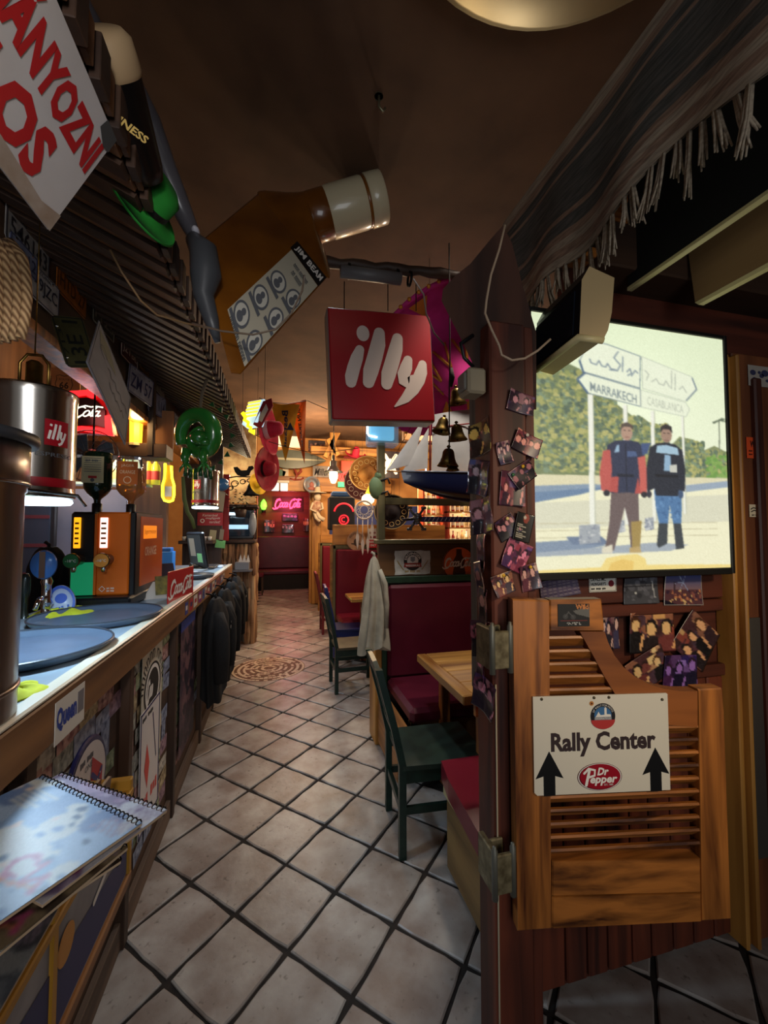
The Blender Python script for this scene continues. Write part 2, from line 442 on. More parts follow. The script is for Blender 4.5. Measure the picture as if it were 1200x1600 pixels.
CHROME = mat('chrome', (220, 220, 220), 0.08, 1.0)
BRASS = mat('aged_brass', (150, 120, 62), 0.38, 1.0, c2=(92, 72, 36), scale=22, bump=0.1)
HINGE = mat('dull_zinc', (138, 126, 96), 0.5, 0.3, c2=(88, 76, 52), scale=40)
RED = mat('red_paint', (176, 20, 26), 0.35)
PAPER = mat('white_paper', (214, 210, 200), 0.7)
PHOTO = printed('photo_print', 0.3, coat=0.35)
CARD = printed('printed_card', 0.6)

def grain_tile():
    m, nt, b = _new('beige_stone_tile'); L = nt.links
    tc = nt.nodes.new('ShaderNodeTexCoord'); oi = nt.nodes.new('ShaderNodeObjectInfo')
    n1 = nt.nodes.new('ShaderNodeTexNoise'); n1.noise_dimensions = '4D'; n1.inputs['Scale'].default_value = 7; n1.inputs['Detail'].default_value = 6
    n2 = nt.nodes.new('ShaderNodeTexNoise'); n2.noise_dimensions = '4D'; n2.inputs['Scale'].default_value = 46; n2.inputs['Detail'].default_value = 3
    mu = nt.nodes.new('ShaderNodeMath'); mu.operation = 'MULTIPLY'; mu.inputs[1].default_value = 40
    L.new(oi.outputs['Random'], mu.inputs[0])
    for n in (n1, n2): L.new(tc.outputs['Object'], n.inputs['Vector']); L.new(mu.outputs[0], n.inputs['W'])
    r1 = nt.nodes.new('ShaderNodeValToRGB'); r1.color_ramp.elements[0].position = .35; r1.color_ramp.elements[1].position = .68
    r1.color_ramp.elements[0].color = (*lin((132, 118, 110)), 1); r1.color_ramp.elements[1].color = (*lin((172, 166, 160)), 1)
    L.new(n1.outputs['Fac'], r1.inputs['Fac'])
    r2 = nt.nodes.new('ShaderNodeValToRGB'); r2.color_ramp.elements[0].position = .27; r2.color_ramp.elements[1].position = .38
    r2.color_ramp.elements[0].color = (.12, .09, .07, 1); r2.color_ramp.elements[1].color = (1, 1, 1, 1)
    L.new(n2.outputs['Fac'], r2.inputs['Fac'])
    mx = nt.nodes.new('ShaderNodeMix'); mx.data_type = 'RGBA'; mx.blend_type = 'MULTIPLY'; mx.inputs['Factor'].default_value = .55
    L.new(r1.outputs['Color'], mx.inputs['A']); L.new(r2.outputs['Color'], mx.inputs['B'])
    hv = nt.nodes.new('ShaderNodeHueSaturation'); mr = nt.nodes.new('ShaderNodeMapRange')
    mr.inputs['To Min'].default_value = .84; mr.inputs['To Max'].default_value = 1.08
    L.new(oi.outputs['Random'], mr.inputs['Value']); L.new(mr.outputs['Result'], hv.inputs['Value'])
    L.new(mx.outputs['Result'], hv.inputs['Color']); L.new(hv.outputs['Color'], b.inputs['Base Color'])
    b.inputs['Roughness'].default_value = .38
    bp = nt.nodes.new('ShaderNodeBump'); bp.inputs['Strength'].default_value = .25; bp.inputs['Distance'].default_value = .004
    L.new(n2.outputs['Fac'], bp.inputs['Height']); L.new(bp.outputs['Normal'], b.inputs['Normal'])
    return m
TILE = grain_tile()

# ================================================================== the room
XL, XR, YB, YF, ZC = -2.25, 4.4, -2.2, 8.86, 3.52
floor = MB().box(XL, XR, YB, 12.4, -0.12, -0.009).build('floor', GROUT, kind='structure', origin=(0, 0, 0))
rnd = random.Random(5)
tile_meshes = []
TP = 0.289
for k in range(7):
    hw = TP / 2 - 0.0065; pts = []
    for (ax, ay), (bx_, by_) in (((-1, -1), (1, -1)), ((1, -1), (1, 1)), ((1, 1), (-1, 1)), ((-1, 1), (-1, -1))):
        for i in range(4):
            t = i / 4; j = rnd.uniform(-.0032, .0022)
            x, y = (ax + (bx_ - ax) * t) * hw, (ay + (by_ - ay) * t) * hw
            if i == 0: x *= .975; y *= .975
            q = 1 + j / hw; pts.append((x * q, y * q))
    n = len(pts); inn = [(p[0] * .965, p[1] * .965) for p in pts]
    v = [(p[0], p[1], -.012) for p in pts] + [(p[0], p[1], -.004) for p in pts] + [(p[0], p[1], 0) for p in inn]
    f = [(i, (i + 1) % n, n + (i + 1) % n, n + i) for i in range(n)] + [(n + i, n + (i + 1) % n, 2 * n + (i + 1) % n, 2 * n + i) for i in range(n)] + [tuple(range(2 * n, 3 * n))]
    me = bpy.data.meshes.new('tile'); me.from_pydata(v, [], f); me.materials.append(TILE); tile_meshes.append(me)
MED = np.array([-0.10, 4.84]); MEDR = 0.40
for i in range(-14, 34):
    for j in range(-14, 40):
        u, w = .886 + (i + .5) * TP, 1.40 + (j + .5) * TP
        x, y = (u - w) / 2 ** .5, (u + w) / 2 ** .5
        ok = (-.66 < x < 1.02 and .95 < y < 3.1) or (.8 < x < 2.0 and .85 < y < 1.42) or (-.62 < x < .92 and 3.1 <= y < 8.7) or (-.5 < x < .75 and 8.7 <= y < 11.4)
        if not ok: continue
        o = bpy.data.objects.new('tile', rnd.choice(tile_meshes)); COL.objects.link(o); o.parent = floor
        o.location = (x, y, rnd.uniform(-.0012, .0008)); o.rotation_euler = (0, 0, R(45) + rnd.randint(0, 3) * R(90))
# mosaic medallion let into the tiles
ms = thing('mosaic_medallion', 'round stone mosaic medallion set in the floor tiles of the aisle', 'mosaic', (MED[0], MED[1], 0))
MB().lathe([(0, .001), (MEDR, .001), (MEDR, -.01)], 48, F=FR((MED[0], MED[1], 0), (1, 0, 0), (0, 1, 0))).build('mortar_bed', mat('mosaic_mortar', (150, 120, 100), .8), ms)
mb = MB(FR((MED[0], MED[1], 0), (1, 0, 0), (0, 1, 0)))
for q, (r0, r1, n, mi) in enumerate([(.012, .05, 8, 1), (.055, .085, 16, 0), (.09, .115, 20, 1), (.12, .15, 26, 0), (.155, .175, 30, 1), (.18, .205, 34, 0), (.21, .245, 32, 1), (.25, .275, 44, 0), (.28, .30, 48, 1), (.305, .335, 44, 0), (.34, .362, 56, 1), (.367, .392, 56, 0)]):
    for i in range(n):
        a0, a1 = 2 * math.pi * (i + .08) / n, 2 * math.pi * (i + .92) / n
        z = .0025 + rnd.uniform(0, .0012)
        pts = [(r0 * math.cos(a0), r0 * math.sin(a0)), (r1 * math.cos(a0), r1 * math.sin(a0)), (r1 * math.cos(a1), r1 * math.sin(a1)), (r0 * math.cos(a1), r0 * math.sin(a1))]
        k = mi if rnd.random() > .12 else 1 - mi
        mb.prism(pts, 0, z, k)
mb.build('mosaic_stones', [mat('mosaic_pale', (206, 182, 158), .5), mat('mosaic_brown', (104, 72, 56), .5)], ms, kind='stuff')

MB().box(XL - .1, XR + .1, YB, 12.5, ZC, ZC + .1).build('ceiling', PLASTER, kind='structure', origin=(0, 0, ZC))
MB().box(XL - .12, XL, YB, 12.5, 0, ZC).build('wall_left', wood('back_bar_boards', (120, 78, 46), (70, 42, 24), 'Z', 6, .6), kind='structure')
MB().box(XR, XR + .12, YB, 12.5, 0, ZC).build('wall_right', PLASTER, kind='structure')
OCHRE = mat('ochre_wall', (206, 150, 88), .85, c2=(184, 126, 70), scale=3)
wf = MB()
wf.box(XL, -.47, YF, YF + .15, 0, ZC); wf.box(.62, XR, YF, YF + .15, 0, ZC); wf.box(-.47, .62, YF, YF + .15, 2.5, ZC)
wall_far = wf.build('wall_far', OCHRE, kind='structure')
# back room behind the far opening
wb = MB().box(-1.6, 2.0, 11.7, 11.8, 0, ZC).build('wall_back_room', wood('reddish_boards', (112, 52, 32), (64, 24, 18), 'X', 4, .5), kind='structure')
MB().box(-1.7, -1.6, YF + .15, 11.8, 0, ZC).build('wall_back_room_side', WD_DARK, kind='structure')
MB().box(2.0, 2.1, YF + .15, 11.8, 0, ZC).build('wall_back_room_flank', WD_DARK, kind='structure')

# ------------------------------------------------------------------ partition with the light-box
WY = 1.27
wr = MB().box(.72, 1.06, WY, WY + .1, 0, 2.34).box(1.06, 2.9, WY, WY + .1, 0, 2.62).build('wall_partition', WD_REDX, kind='structure')
edges = [836, 880, 914, 946, 984, 1014, 1048, 1080, 1112, 1140]
for a, b in zip(edges, edges[1:]):
    x0, x1 = AY(a, 1480, WY)[0] + .004, AY(b, 1480, WY)[0] - .004
    MB().box(x0, x1, WY - .016, WY + .01, .012, .98, bev=.005).build('board', WD_RED, wr)
for z0, z1 in ((1.285, 1.375), (1.235, 1.28), (.985, 1.03)):
    MB().box(.78, 1.80, WY - .03, WY + .01, z0, z1, bev=.004).build('batten', WD_REDX, wr)
for x in (.80, 1.27, 1.72):
    MB().box(x, x + .06, WY - .02, WY + .01, 1.03, 1.235, bev=.004).build('upright', WD_RED, wr)
# header beams above the light-box
for i, (z0, z1, y0) in enumerate(((2.46, 2.62, WY - .14), (2.62, 2.8, WY - .06))):
    MB().box(1.06, 2.9, y0, WY + .01, z0, z1, bev=.006).build('header_beam', WD_DARKX, wr)
# far side of the doorway: moulding and frame boards
tx_ = lambda px: AY(px, 900, WY - .075)[0]
a_, b_, c_, d_ = tx_(1147), tx_(1152), tx_(1160), tx_(1165)
t1 = MB().box(a_, b_, WY - .075, WY, 0, 2.24, bev=.004).box(b_, c_, WY - .06, WY, 0, 2.24, bev=.004).box(c_, d_, WY - .085, WY, 0, 2.24, bev=.005).build('trim_1', WD_HONEY, kind='structure')
t2 = MB().box(d_ + .001, d_ + .45, WY - .055, WY, 0, 2.26, bev=.004).build('trim_2', wood('frame_board', (138, 80, 46), (82, 42, 24), 'Z', 7, .5), kind='structure')
a_ = tx_(1192); MB().box(a_, a_ + .04, WY - .075, WY - .05, 0, 2.16, bev=.006).build('bead', WD_RED, t2)
MB().box(tx_(1171), tx_(1191), WY - .062, WY - .05, .3, AY(1180, 965, WY - .06)[2], bev=.001).build('kick_plate', mat('grey_plate', (112, 104, 96), .4, .6), t2)
def sticker(name, label, F, w, h, c, draw=None, group=None):
    t = thing(name, label, 'sticker', F.o, group)
    MB(F).box(-w / 2, w / 2, -h / 2, h / 2, -.0008, 0, bev=.0003).build('backing', mat('sticker_%d_%d_%d' % c, c, .5), t)
    if draw:
        m = MB(F); cols = draw(m); m.build('lettering', cols, t)
    return t
FT = FR((0, WY - .058, 0))
def on_trim(px, py, c=0.001): q = AY(px, py, WY - .058); return FR((q[0], WY - .058 - c, q[2]))
INK = mat('black_ink', (22, 20, 20), .6)
GREYINK = mat('grey_ink', (84, 88, 94), .6)
BLUEINK = mat('blue_ink', (30, 62, 150), .6)
REDINK = mat('red_ink', (178, 24, 32), .5)
WHITEINK = mat('white_ink', (224, 218, 210), .5)
def d1(m):
    m.text('W', -.022, .002, .024, .026, bold=.03); m.stroke([(.004, .028), (.004, .004)], .006, .001); m.stroke([(.006, .014), (.02, .028)], .005, .001); m.stroke([(.008, .016), (.022, .004)], .005, .001)
    m.scrib(-.03, -.016, .06, .006); m.scrib(-.03, -.03, .06, .006); return INK
sticker('paper_sticker', 'bright orange square paper sticker with a dark monogram on the door frame', on_trim(1178, 700), .08, .085, (238, 88, 40), d1)
def d2(m):
    m.stroke([(-.018, .006), (-.006, .012), (.006, .01), (.018, .002)], .004, .001); m.stroke([(-.016, -.004), (0, .002), (.016, -.004)], .004, .001); m.scrib(-.014, -.02, .028, .005, n=6); return INK
sticker('paper_sticker', 'small cream sticker with a dark rider sketch below the orange one', on_trim(1178, 798), .05, .05, (216, 200, 172), d2)
def d3(m):
    for x, y, r in ((-.035, .012, .016), (-.028, -.014, .011), (.0, .015, .009), (.012, .002, .013), (.03, .014, .02), (.042, -.016, .009)): m.disc(x, y, r, .001, 0, 9, ry=r * .7)
    return mat('map_blue', (52, 56, 88), .6)
sticker('map_sticker', 'grey world map sticker at the top of the door frame', on_trim(1186, 588), .12, .085, (168, 160, 150), d3)

# ------------------------------------------------------------------ light-box photograph
PX0, PX1, PY0, PY1 = 835, 1142, 487, 893
PF = FR((0, WY - .115, 0))
pl, pr = PF.hit(835, 890), PF.hit(1142, 890)
pt, pb = PF.hit(835, 487)[1], PF.hit(990, 891)[1]
PW, PH = pr[0] - pl[0], pt - pb
lb = thing('light_box', 'large backlit photograph of two riders under road signs on the panelled wall', 'light box', ((pl[0] + pr[0]) / 2, WY - .1, pb))
x0, x1 = pl[0], pr[0]
MB().box(x0 - .012, x1 + .012, WY - .108, WY - .001, pb - .02, pt + .012, bev=.004).build('case', mat('black_case', (20, 18, 17), .5), lb)
fr = MB()
for a in ((x0 - .014, x0, pb - .022, pt + .014), (x1, x1 + .014, pb - .022, pt + .014)): fr.box(a[0], a[1], WY - .122, WY - .1, a[2], a[3], bev=.002)
fr.box(x0, x1, WY - .122, WY - .1, pb - .024, pb - .002, bev=.002); fr.box(x0, x1, WY - .122, WY - .1, pt + .001, pt + .014, bev=.002)
fr.build('frame', mat('black_case', (20, 18, 17), .5), lb)
CW, CH = 460, 608
cv = CV(CW, CH, (226, 234, 200), 3); cv.q = 2.0
def q(*p): return [((x - PX0) / (PX1 - PX0) * CW, (y - PY0) / (PY1 - PY0) * CH) for x, y in p]
def qs(x, y): return q((x, y))[0]
KX, KY = CW / (PX1 - PX0), CH / (PY1 - PY0)
t = (cv.Y / CH)[..., None]; cv.a = np.array([214, 226, 186]) * (1 - t) + np.array([240, 242, 214]) * t
g = np.exp(-(((cv.X - CW * .5) / (CW * .35)) ** 2 + ((cv.Y - CH * .25) / (CH * .3)) ** 2))[..., None]; cv.a = cv.a + g * 14
GR = [(104, 116, 72), (132, 140, 78), (86, 104, 80), (150, 150, 84), (72, 90, 72), (168, 164, 96), (110, 130, 100)]
def tree(x0, y0, x1, y1, n, r=3.4):
    n = int(n * 2.4)
    a, b = qs(x0, y0); c, d = qs(x1, y1); cv.blotch(a, b, c, d, n, r * .4, r, GR)
cv.poly(q((835, 580), (850, 568), (880, 560), (905, 570), (930, 600), (960, 622), (985, 640), (1000, 660), (1000, 742), (835, 745)), (104, 116, 76))
tree(835, 575, 905, 735, 420); tree(880, 610, 960, 735, 380); tree(940, 640, 1000, 735, 240)
cv.poly(q((1040, 690), (1060, 668), (1085, 672), (1100, 690), (1120, 680), (1142, 690), (1142, 742), (1000, 745), (1000, 640), (1020, 655)), (120, 128, 84))
tree(1000, 650, 1040, 735, 130); tree(1060, 675, 1100, 735, 160); tree(1100, 690, 1142, 738, 150)
cv.blotch(*qs(1104, 698), *qs(1142, 742), 60, 2, 4, [(96, 140, 60), (120, 156, 72)])
# palm
cv.line(q((1129, 690), (1130, 634)), 1.6, (110, 116, 96))
for a in range(7): cv.line(q((1130, 634), (1130 + 11 * math.cos(a * .55 - .1), 632 - 5 * math.sin(a * .9) + 3)), 1.8, (86, 98, 76))
# ground
cv.poly(q((835, 742), (1142, 738), (1142, 893), (835, 893)), (232, 228, 190))
cv.poly(q((835, 742), (1142, 736), (1142, 746), (835, 760)), (214, 206, 166))
cv.poly(q((835, 760), (920, 754), (960, 757), (835, 784)), (120, 140, 160)); cv.poly(q((835, 770), (945, 758), (900, 772), (835, 786)), (92, 118, 148))
cv.poly(q((1060, 752), (1142, 741), (1142, 752), (1060, 764)), (140, 156, 172))
cv.poly(q((835, 786), (1142, 765), (1142, 812), (835, 826)), (210, 208, 180))
for y in (818, 829, 840): cv.line(q((835, y), (930, y - 2), (1120, y - 4)), .9, (186, 178, 142))
cv.poly(q((835, 846), (900, 842), (940, 852), (900, 858), (835, 862)), (116, 132, 152)); cv.poly(q((880, 838), (930, 836), (945, 850), (890, 850)), (96, 112, 136))
cv.poly(q((835, 862), (1010, 848), (1070, 852), (1040, 862), (835, 868)), (150, 160, 168))
# posts and sign boards
for x0, x1, y0, y1 in ((916, 924, 610, 828), (969, 976, 622, 818), (1013, 1019, 628, 812), (1064, 1068, 632, 800)):
    cv.poly(q((x0, y0), (x1, y0), (x1 - 1, y1), (x0 - 1, y1)), (232, 232, 216)); cv.line(q((x1, y0), (x1 - 1, y1)), 1, (170, 174, 150))
for x0, x1, y0, y1 in ((899, 930, 820, 850), (954, 967, 813, 833), (999, 1013, 808, 829)):
    cv.poly(q((x0, y0), (x1, y0 - 2), (x1, y1 - 3), (x0, y1)), (150, 156, 160)); cv.blotch(*qs(x0, y0), *qs(x1, y1 - 3), 30, .6, 1.6, [(120, 126, 138), (190, 192, 190)])
PANEL, EDGE = (228, 234, 206), (108, 124, 132)
for P, sh in (([(905, 557), (920, 520), (947, 524), (999, 537), (997, 591), (910, 574)], 1), ([(1001, 537), (1085, 562), (1092, 583), (1072, 606), (1001, 591)], 0), ([(901, 587), (912, 576), (997, 593), (997, 622), (916, 608)], 1), ([(998, 594), (1072, 608), (1079, 619), (1072, 633), (998, 623)], 0)):
    cv.poly(q(*P), PANEL); cv.line(q(*P, P[0]), 1.1 if sh else .8, EDGE if sh else (176, 184, 166))
cv.line(q((905, 557), (910, 574)), 2.4, (70, 92, 116)); cv.line(q((912, 576), (901, 587), (916, 608)), 2.4, (70, 92, 116)); cv.line(q((1085, 564), (1092, 583), (1074, 604)), 2, (120, 134, 138))
a, b = qs(920, 589); c, d = qs(991, 604); cv.text('MARRAKECH', a, b, c - a, (d - b) * 1.0, (110, 124, 126), .01, .2)
a, b = qs(1008, 604); c, d = qs(1068, 618); cv.text('CASABLANCA', a, b, c - a, d - b, (178, 184, 164), .0, .16)
AR = (128, 142, 148)
for pts in ([(920, 552), (922, 558), (930, 560), (934, 553), (938, 561), (944, 562), (947, 556), (952, 564), (960, 565)], [(964, 534), (957, 545), (967, 556), (962, 566), (950, 566)], [(971, 542), (970, 566)], [(977, 566), (982, 560), (984, 568), (978, 572)], [(984, 572), (990, 562), (994, 566)]): cv.line(q(*pts), 1.7, AR)
for pts in ([(1006, 560), (1012, 566), (1008, 576)], [(1016, 578), (1024, 572), (1028, 580), (1036, 582), (1040, 574), (1046, 584)], [(1050, 556), (1049, 586)], [(1056, 560), (1055, 588)], [(1062, 586), (1068, 580), (1074, 590)]): cv.line(q(*pts), 1.4, (176, 182, 164))
# two riders
SK = (168, 132, 110)
cv.poly(q((948, 762), (990, 762), (990, 800), (988, 860), (976, 860), (973, 815), (968, 790), (958, 830), (950, 860), (936, 860), (944, 815)), (92, 76, 74))
cv.poly(q((977, 814), (994, 812), (990, 858), (978, 860)), (150, 124, 64)); cv.poly(q((932, 856), (948, 850), (948, 864), (932, 864)), (214, 206, 180)); cv.poly(q((974, 856), (990, 854), (992, 864), (974, 864)), (176, 148, 92))
cv.poly(q((944, 690), (956, 682), (976, 680), (992, 682), (1000, 692), (1004, 730), (1003, 766), (990, 768), (975, 766), (950, 768), (938, 764), (934, 740)), (34, 40, 62))
cv.poly(q((937, 700), (948, 697), (950, 730), (946, 766), (933, 764), (931, 735)), (178, 74, 66)); cv.poly(q((990, 708), (1002, 704), (1005, 740), (1003, 767), (993, 768), (992, 735)), (188, 82, 72))
cv.poly(q((948, 742), (960, 740), (958, 767), (946, 766)), (170, 66, 60)); cv.poly(q((990, 740), (994, 767), (984, 768)), (170, 66, 60)); cv.poly(q((958, 690), (962, 688), (962, 700), (954, 702)), (140, 172, 196)); cv.poly(q((974, 698), (988, 698), (990, 706), (974, 708)), (60, 78, 116))
cv.poly(q((958, 736), (984, 736), (984, 741), (958, 741)), (18, 22, 34)); cv.line(q((972, 686), (972, 764)), 1.2, (14, 18, 30))
cv.ell(*qs(974, 668), 9 * KX, 13 * KY, SK); cv.poly(q((964, 664), (966, 654), (975, 650), (984, 655), (985, 664), (980, 658), (970, 658)), (74, 62, 54)); cv.line(q((970, 664), (972, 664)), 1, (60, 44, 40)); cv.line(q((977, 664), (979, 664)), 1, (60, 44, 40)); cv.line(q((972, 675), (977, 675)), 1, (120, 70, 64))
cv.ell(*qs(941, 768), 5 * KX, 5 * KY, (30, 30, 36)); cv.ell(*qs(999, 769), 5 * KX, 5 * KY, (30, 30, 36))
cv.poly(q((1015, 760), (1060, 760), (1060, 790), (1058, 818), (1045, 818), (1040, 785), (1036, 818), (1022, 818), (1017, 790)), (66, 106, 150)); cv.blotch(*qs(1018, 765), *qs(1056, 812), 30, 1, 2.4, [(86, 128, 172), (52, 88, 132)])
cv.poly(q((1021, 816), (1036, 816), (1034, 850), (1020, 857), (1017, 852)), (44, 50, 54)); cv.poly(q((1045, 816), (1058, 816), (1062, 858), (1048, 860)), (44, 50, 54))
cv.poly(q((1010, 690), (1022, 682), (1036, 680), (1052, 682), (1064, 692), (1068, 725), (1066, 762), (1056, 760), (1054, 770), (1018, 770), (1016, 758), (1004, 764), (1004, 725)), (24, 28, 38))
cv.poly(q((1022, 686), (1038, 684), (1056, 688), (1058, 700), (1020, 698)), (150, 182, 200)); cv.poly(q((1034, 700), (1044, 700), (1044, 728), (1032, 728)), (130, 164, 190)); cv.line(q((1020, 699), (1058, 701)), 1.4, (20, 22, 30)); cv.poly(q((1042, 718), (1054, 716), (1054, 730), (1042, 730)), (190, 190, 176)); cv.poly(q((1018, 734), (1056, 734), (1056, 739), (1018, 739)), (12, 14, 20))
cv.ell(*qs(1038, 667), 9 * KX, 13 * KY, (150, 118, 98)); cv.poly(q((1028, 664), (1029, 653), (1037, 648), (1047, 652), (1048, 664), (1043, 657), (1033, 657)), (36, 32, 32)); cv.line(q((1033, 664), (1036, 664)), 1, (50, 38, 34)); cv.line(q((1040, 664), (1043, 664)), 1, (50, 38, 34)); cv.line(q((1035, 676), (1041, 676)), 1, (104, 66, 60))
cv.ell(*qs(1007, 768), 4 * KX, 6 * KY, (40, 40, 50)); cv.ell(*qs(1059, 767), 4.5 * KX, 7 * KY, (50, 70, 100)); cv.poly(q((996, 684), (1012, 682), (1006, 700), (998, 704)), (52, 70, 110))
# water stains along the foot of the sheet
cv.poly(q((835, 889), (930, 886), (938, 872), (960, 868), (985, 866), (998, 874), (1000, 884), (1142, 887), (1142, 893), (835, 893)), (232, 206, 120)); cv.poly(q((945, 880), (962, 874), (980, 878), (978, 893), (940, 893)), (224, 186, 92))
a_ = cv.a; cv = CV(230, 304, (0, 0, 0), 3); cv.a = (a_[::2, ::2] + a_[1::2, ::2] + a_[::2, 1::2] + a_[1::2, 1::2]) / 4 * .88 + 26; b_ = cv.a; cv.a = (b_ * 2 + np.roll(b_, 1, 0) + np.roll(b_, -1, 0) + np.roll(b_, 1, 1) + np.roll(b_, -1, 1)) / 6; cv.grain(3)
print_obj(cv, FR(((pl[0] + pr[0]) / 2, WY - .1145, (pb + pt) / 2)), PW, PH, 'backlit_print', printed('backlit_print', .35, 0.95, base=0.0), lb, t=.002)

# ------------------------------------------------------------------ photographs and cards
def people_photo(seed, tone=(1, .78, .9), n=None, w=30, h=24, dark=None):
    c = CV(w, h, dark or (58, 34, 46), seed); r = c.r
    c.blotch(0, 0, w, h, 26, 2, 6, [(70, 40, 60), (96, 52, 60), (44, 28, 36), (120, 84, 80), (60, 44, 70), (150, 120, 108)])
    for _ in range(4): x, y = r.uniform(0, w), r.uniform(0, h * .5); c.rect(x, y, x + r.uniform(3, 8), y + r.uniform(2, 5), [(200, 176, 150), (120, 60, 60), (90, 90, 120), (178, 150, 120)][r.randint(4)])
    n = n or r.randint(2, 5)
    for i in range(n):
        x = w * (i + .5) / n + r.uniform(-1.5, 1.5); y = h * r.uniform(.30, .48); s = h * r.uniform(.11, .15)
        c.poly([(x - s * 1.9, h), (x - s * 1.5, y + s * 1.6), (x - s * .4, y + s * 1.1), (x + s * .4, y + s * 1.1), (x + s * 1.5, y + s * 1.6), (x + s * 1.9, h)], [(26, 20, 28), (40, 26, 40), (90, 44, 54), (52, 46, 70), (18, 16, 22)][r.randint(5)])
        c.ell(x, y - s * .25, s * 1.15, s * 1.35, [(30, 22, 24), (60, 38, 30), (22, 18, 24)][r.randint(3)]); c.ell(x, y + s * .1, s * .8, s * 1.05, (214, 172, 150))
        c.line([(x + s, h * .9), (x + s * 1.6, y + s * 2.2)], 1.6, (206, 162, 140))
    c.a = c.a * np.array(tone) * 1.25 + 14; return c.grain(4)
def photo(F, w, h, label, seed, tone=(1, .78, .9), cv=None, bend=.006, name='photograph', group=None, cat='photograph'):
    c = cv or people_photo(seed, tone); rr = random.Random(seed); ph = rr.uniform(0, 6.28)
    cu = lambda X, Y: np.maximum(bend * (np.cos(ph) * X + np.sin(ph) * Y) ** 2 * 4, 0) + .001
    return print_obj(c, F, w, h, name, PHOTO, None, label, cat, group, curl=cu)

# ------------------------------------------------------------------ the corner post
POST = (.583, .735, 1.05, 1.15)
po = MB().box(POST[0], .70, POST[2], POST[3], 0, 2.16, bev=.006).build('trim_3', WD_RED, kind='structure')
MB().box(.702, POST[1], POST[2] + .012, POST[3] + .10, 0, 2.16, bev=.004).build('side_board', WD_RED, po)
MB().tube([(.588, 1.047, z) for z in (0, .3, .6, .9, 1.12)], .0025, 6).build('paint_chip', mat('pale_primer', (176, 160, 132), .7), po)
PFRONT = FR((0, POST[2] - .002, 0))
YEL, GRN = (226, 172, 40), (60, 110, 70)
posts = [  # px, py, width px, height px, turn, description, seed, tone, pin
    (812, 630, 50, 36, -12, 'faded violet snapshot of a pale cap pinned highest on the post', 11, (.8, .66, .8), None),
    (821, 694, 52, 36, -22, 'tilted reddish snapshot of diners, white pin at its upper corner', 12, (1, .72, .74), (220, 210, 190)),
    (786, 708, 26, 38, 14, 'narrow glossy lilac portrait snapshot curling on the post', 13, (.86, .8, .9), None),
    (814, 742, 46, 34, 34, 'dark snapshot turned corner up behind the masked pair picture', 14, (.62, .46, .56), YEL),
    (799, 764, 48, 58, -4, 'upright snapshot of two people in dark masks and caps', 15, (1, .72, .78), GRN),
    (790, 824, 40, 36, 30, 'blurry mauve snapshot tucked left of the dark text card', 16, (.74, .6, .7), (230, 200, 130)),
    (804, 868, 46, 50, -24, 'magenta party snapshot with white balloons low on the post', 18, (1, .62, .86), None),
    (784, 912, 38, 36, 18, 'yellowish street snapshot at the foot of the post pictures', 19, (1, .9, .7), YEL),
    (826, 902, 36, 44, 12, 'street facade snapshot overlapping the post edge beside the saloon door', 20, (.8, .74, .78), YEL),
]
for i, (px, py, pw, ph, a, lab, sd, tone, pc) in enumerate(posts):
    d = np.linalg.norm(AY(px, py, POST[2]) - _C) ; w, h = pw / FPX * 1.10, ph / FPX * 1.10
    c_ = AY(px, py, POST[2]); o = photo(FR((c_[0], POST[2] - .0025 - .0012 * (i % 4), c_[2])).at(0, 0, 0, R(a)), w, h, lab, sd, tone)
    if pc:
        F = FR((c_[0], POST[2] - .008, c_[2] + h * .40)); MB(F).ball((0, 0, .002), (.0055, .0055, .004), 10).build('push_pin', mat('pin_%d' % pc[0], pc, .3), o)
# dark text card
cc = CV(26, 32, (30, 28, 26), 4); cc.ell(15, 6, 4, 5, (150, 60, 44)); cc.ell(13, 5, 2, 2, (206, 190, 170))
for i in range(7): cc.rect(4, 13 + i * 2.4, 12 + (i * 5) % 9, 14 + i * 2.4, (190, 180, 160))
c_ = AY(814, 824, POST[2]); photo(FR((c_[0], POST[2] - .010, c_[2])).at(0, 0, 0, R(-14)), .056, .082, 'black text card with a red crest and white lines on the post', 30, cv=cc, name='text_card', cat='card', bend=.003)
# curled snapshots along the aisle side of the post
PSIDE = FR((POST[0] - .002, 0, 0), (0, -1, 0), (0, 0, 1))
side = [(682, 'yellow and black snapshot curling highest off the aisle side of the post', (.9, .9, .5), 31), (745, 'blue grey snapshot curling off the post beside the model ship', (.7, .74, .9), 32), (805, 'violet snapshot of a face on the aisle side, under the blue grey one', (.8, .7, .84), 33), (862, 'small mauve snapshot beside the round orange sign', (.74, .62, .7), 34), (905, 'dull purple snapshot on the post aisle side above the grey one', (.66, .56, .62), 35), (948, 'pale grey snapshot with a white corner on the aisle side of the post', (.86, .8, .86), 36), (1000, 'magenta and cream snapshot level with the upper door hinge', (1, .62, .86), 37), (1046, 'purple flower snapshot just below the upper hinge', (.86, .6, .86), 38), (1086, 'lowest torn violet snapshot hanging from the aisle side of the post', (.8, .64, .84), 39)]
for i, (py, lab, tone, sd) in enumerate(side):
    z = AX(760, py, POST[0])[2]; y = 1.095 + .012 * math.sin(i * 2.1)
    F = FR((POST[0] - .003 - .001 * (i % 3), y, z), (0, -1, 0), (0, 0, 1)).at(0, 0, 0, R([8, -14, 10, -6, 12, -4, 6, -10, -16][i]))
    rr = random.Random(sd)
    c_ = people_photo(sd, tone, n=2, w=22, h=30); s_ = rr.choice((-1, 1))
    cu = (lambda s_: (lambda X, Y: .030 * np.clip(X * s_ + .1, 0, 1) ** 2 * 2 + .002 * np.sin(Y * 7)))(s_)
    print_obj(c_, F, .085, .105, 'photograph', PHOTO, None, lab, 'photograph', None, curl=cu)
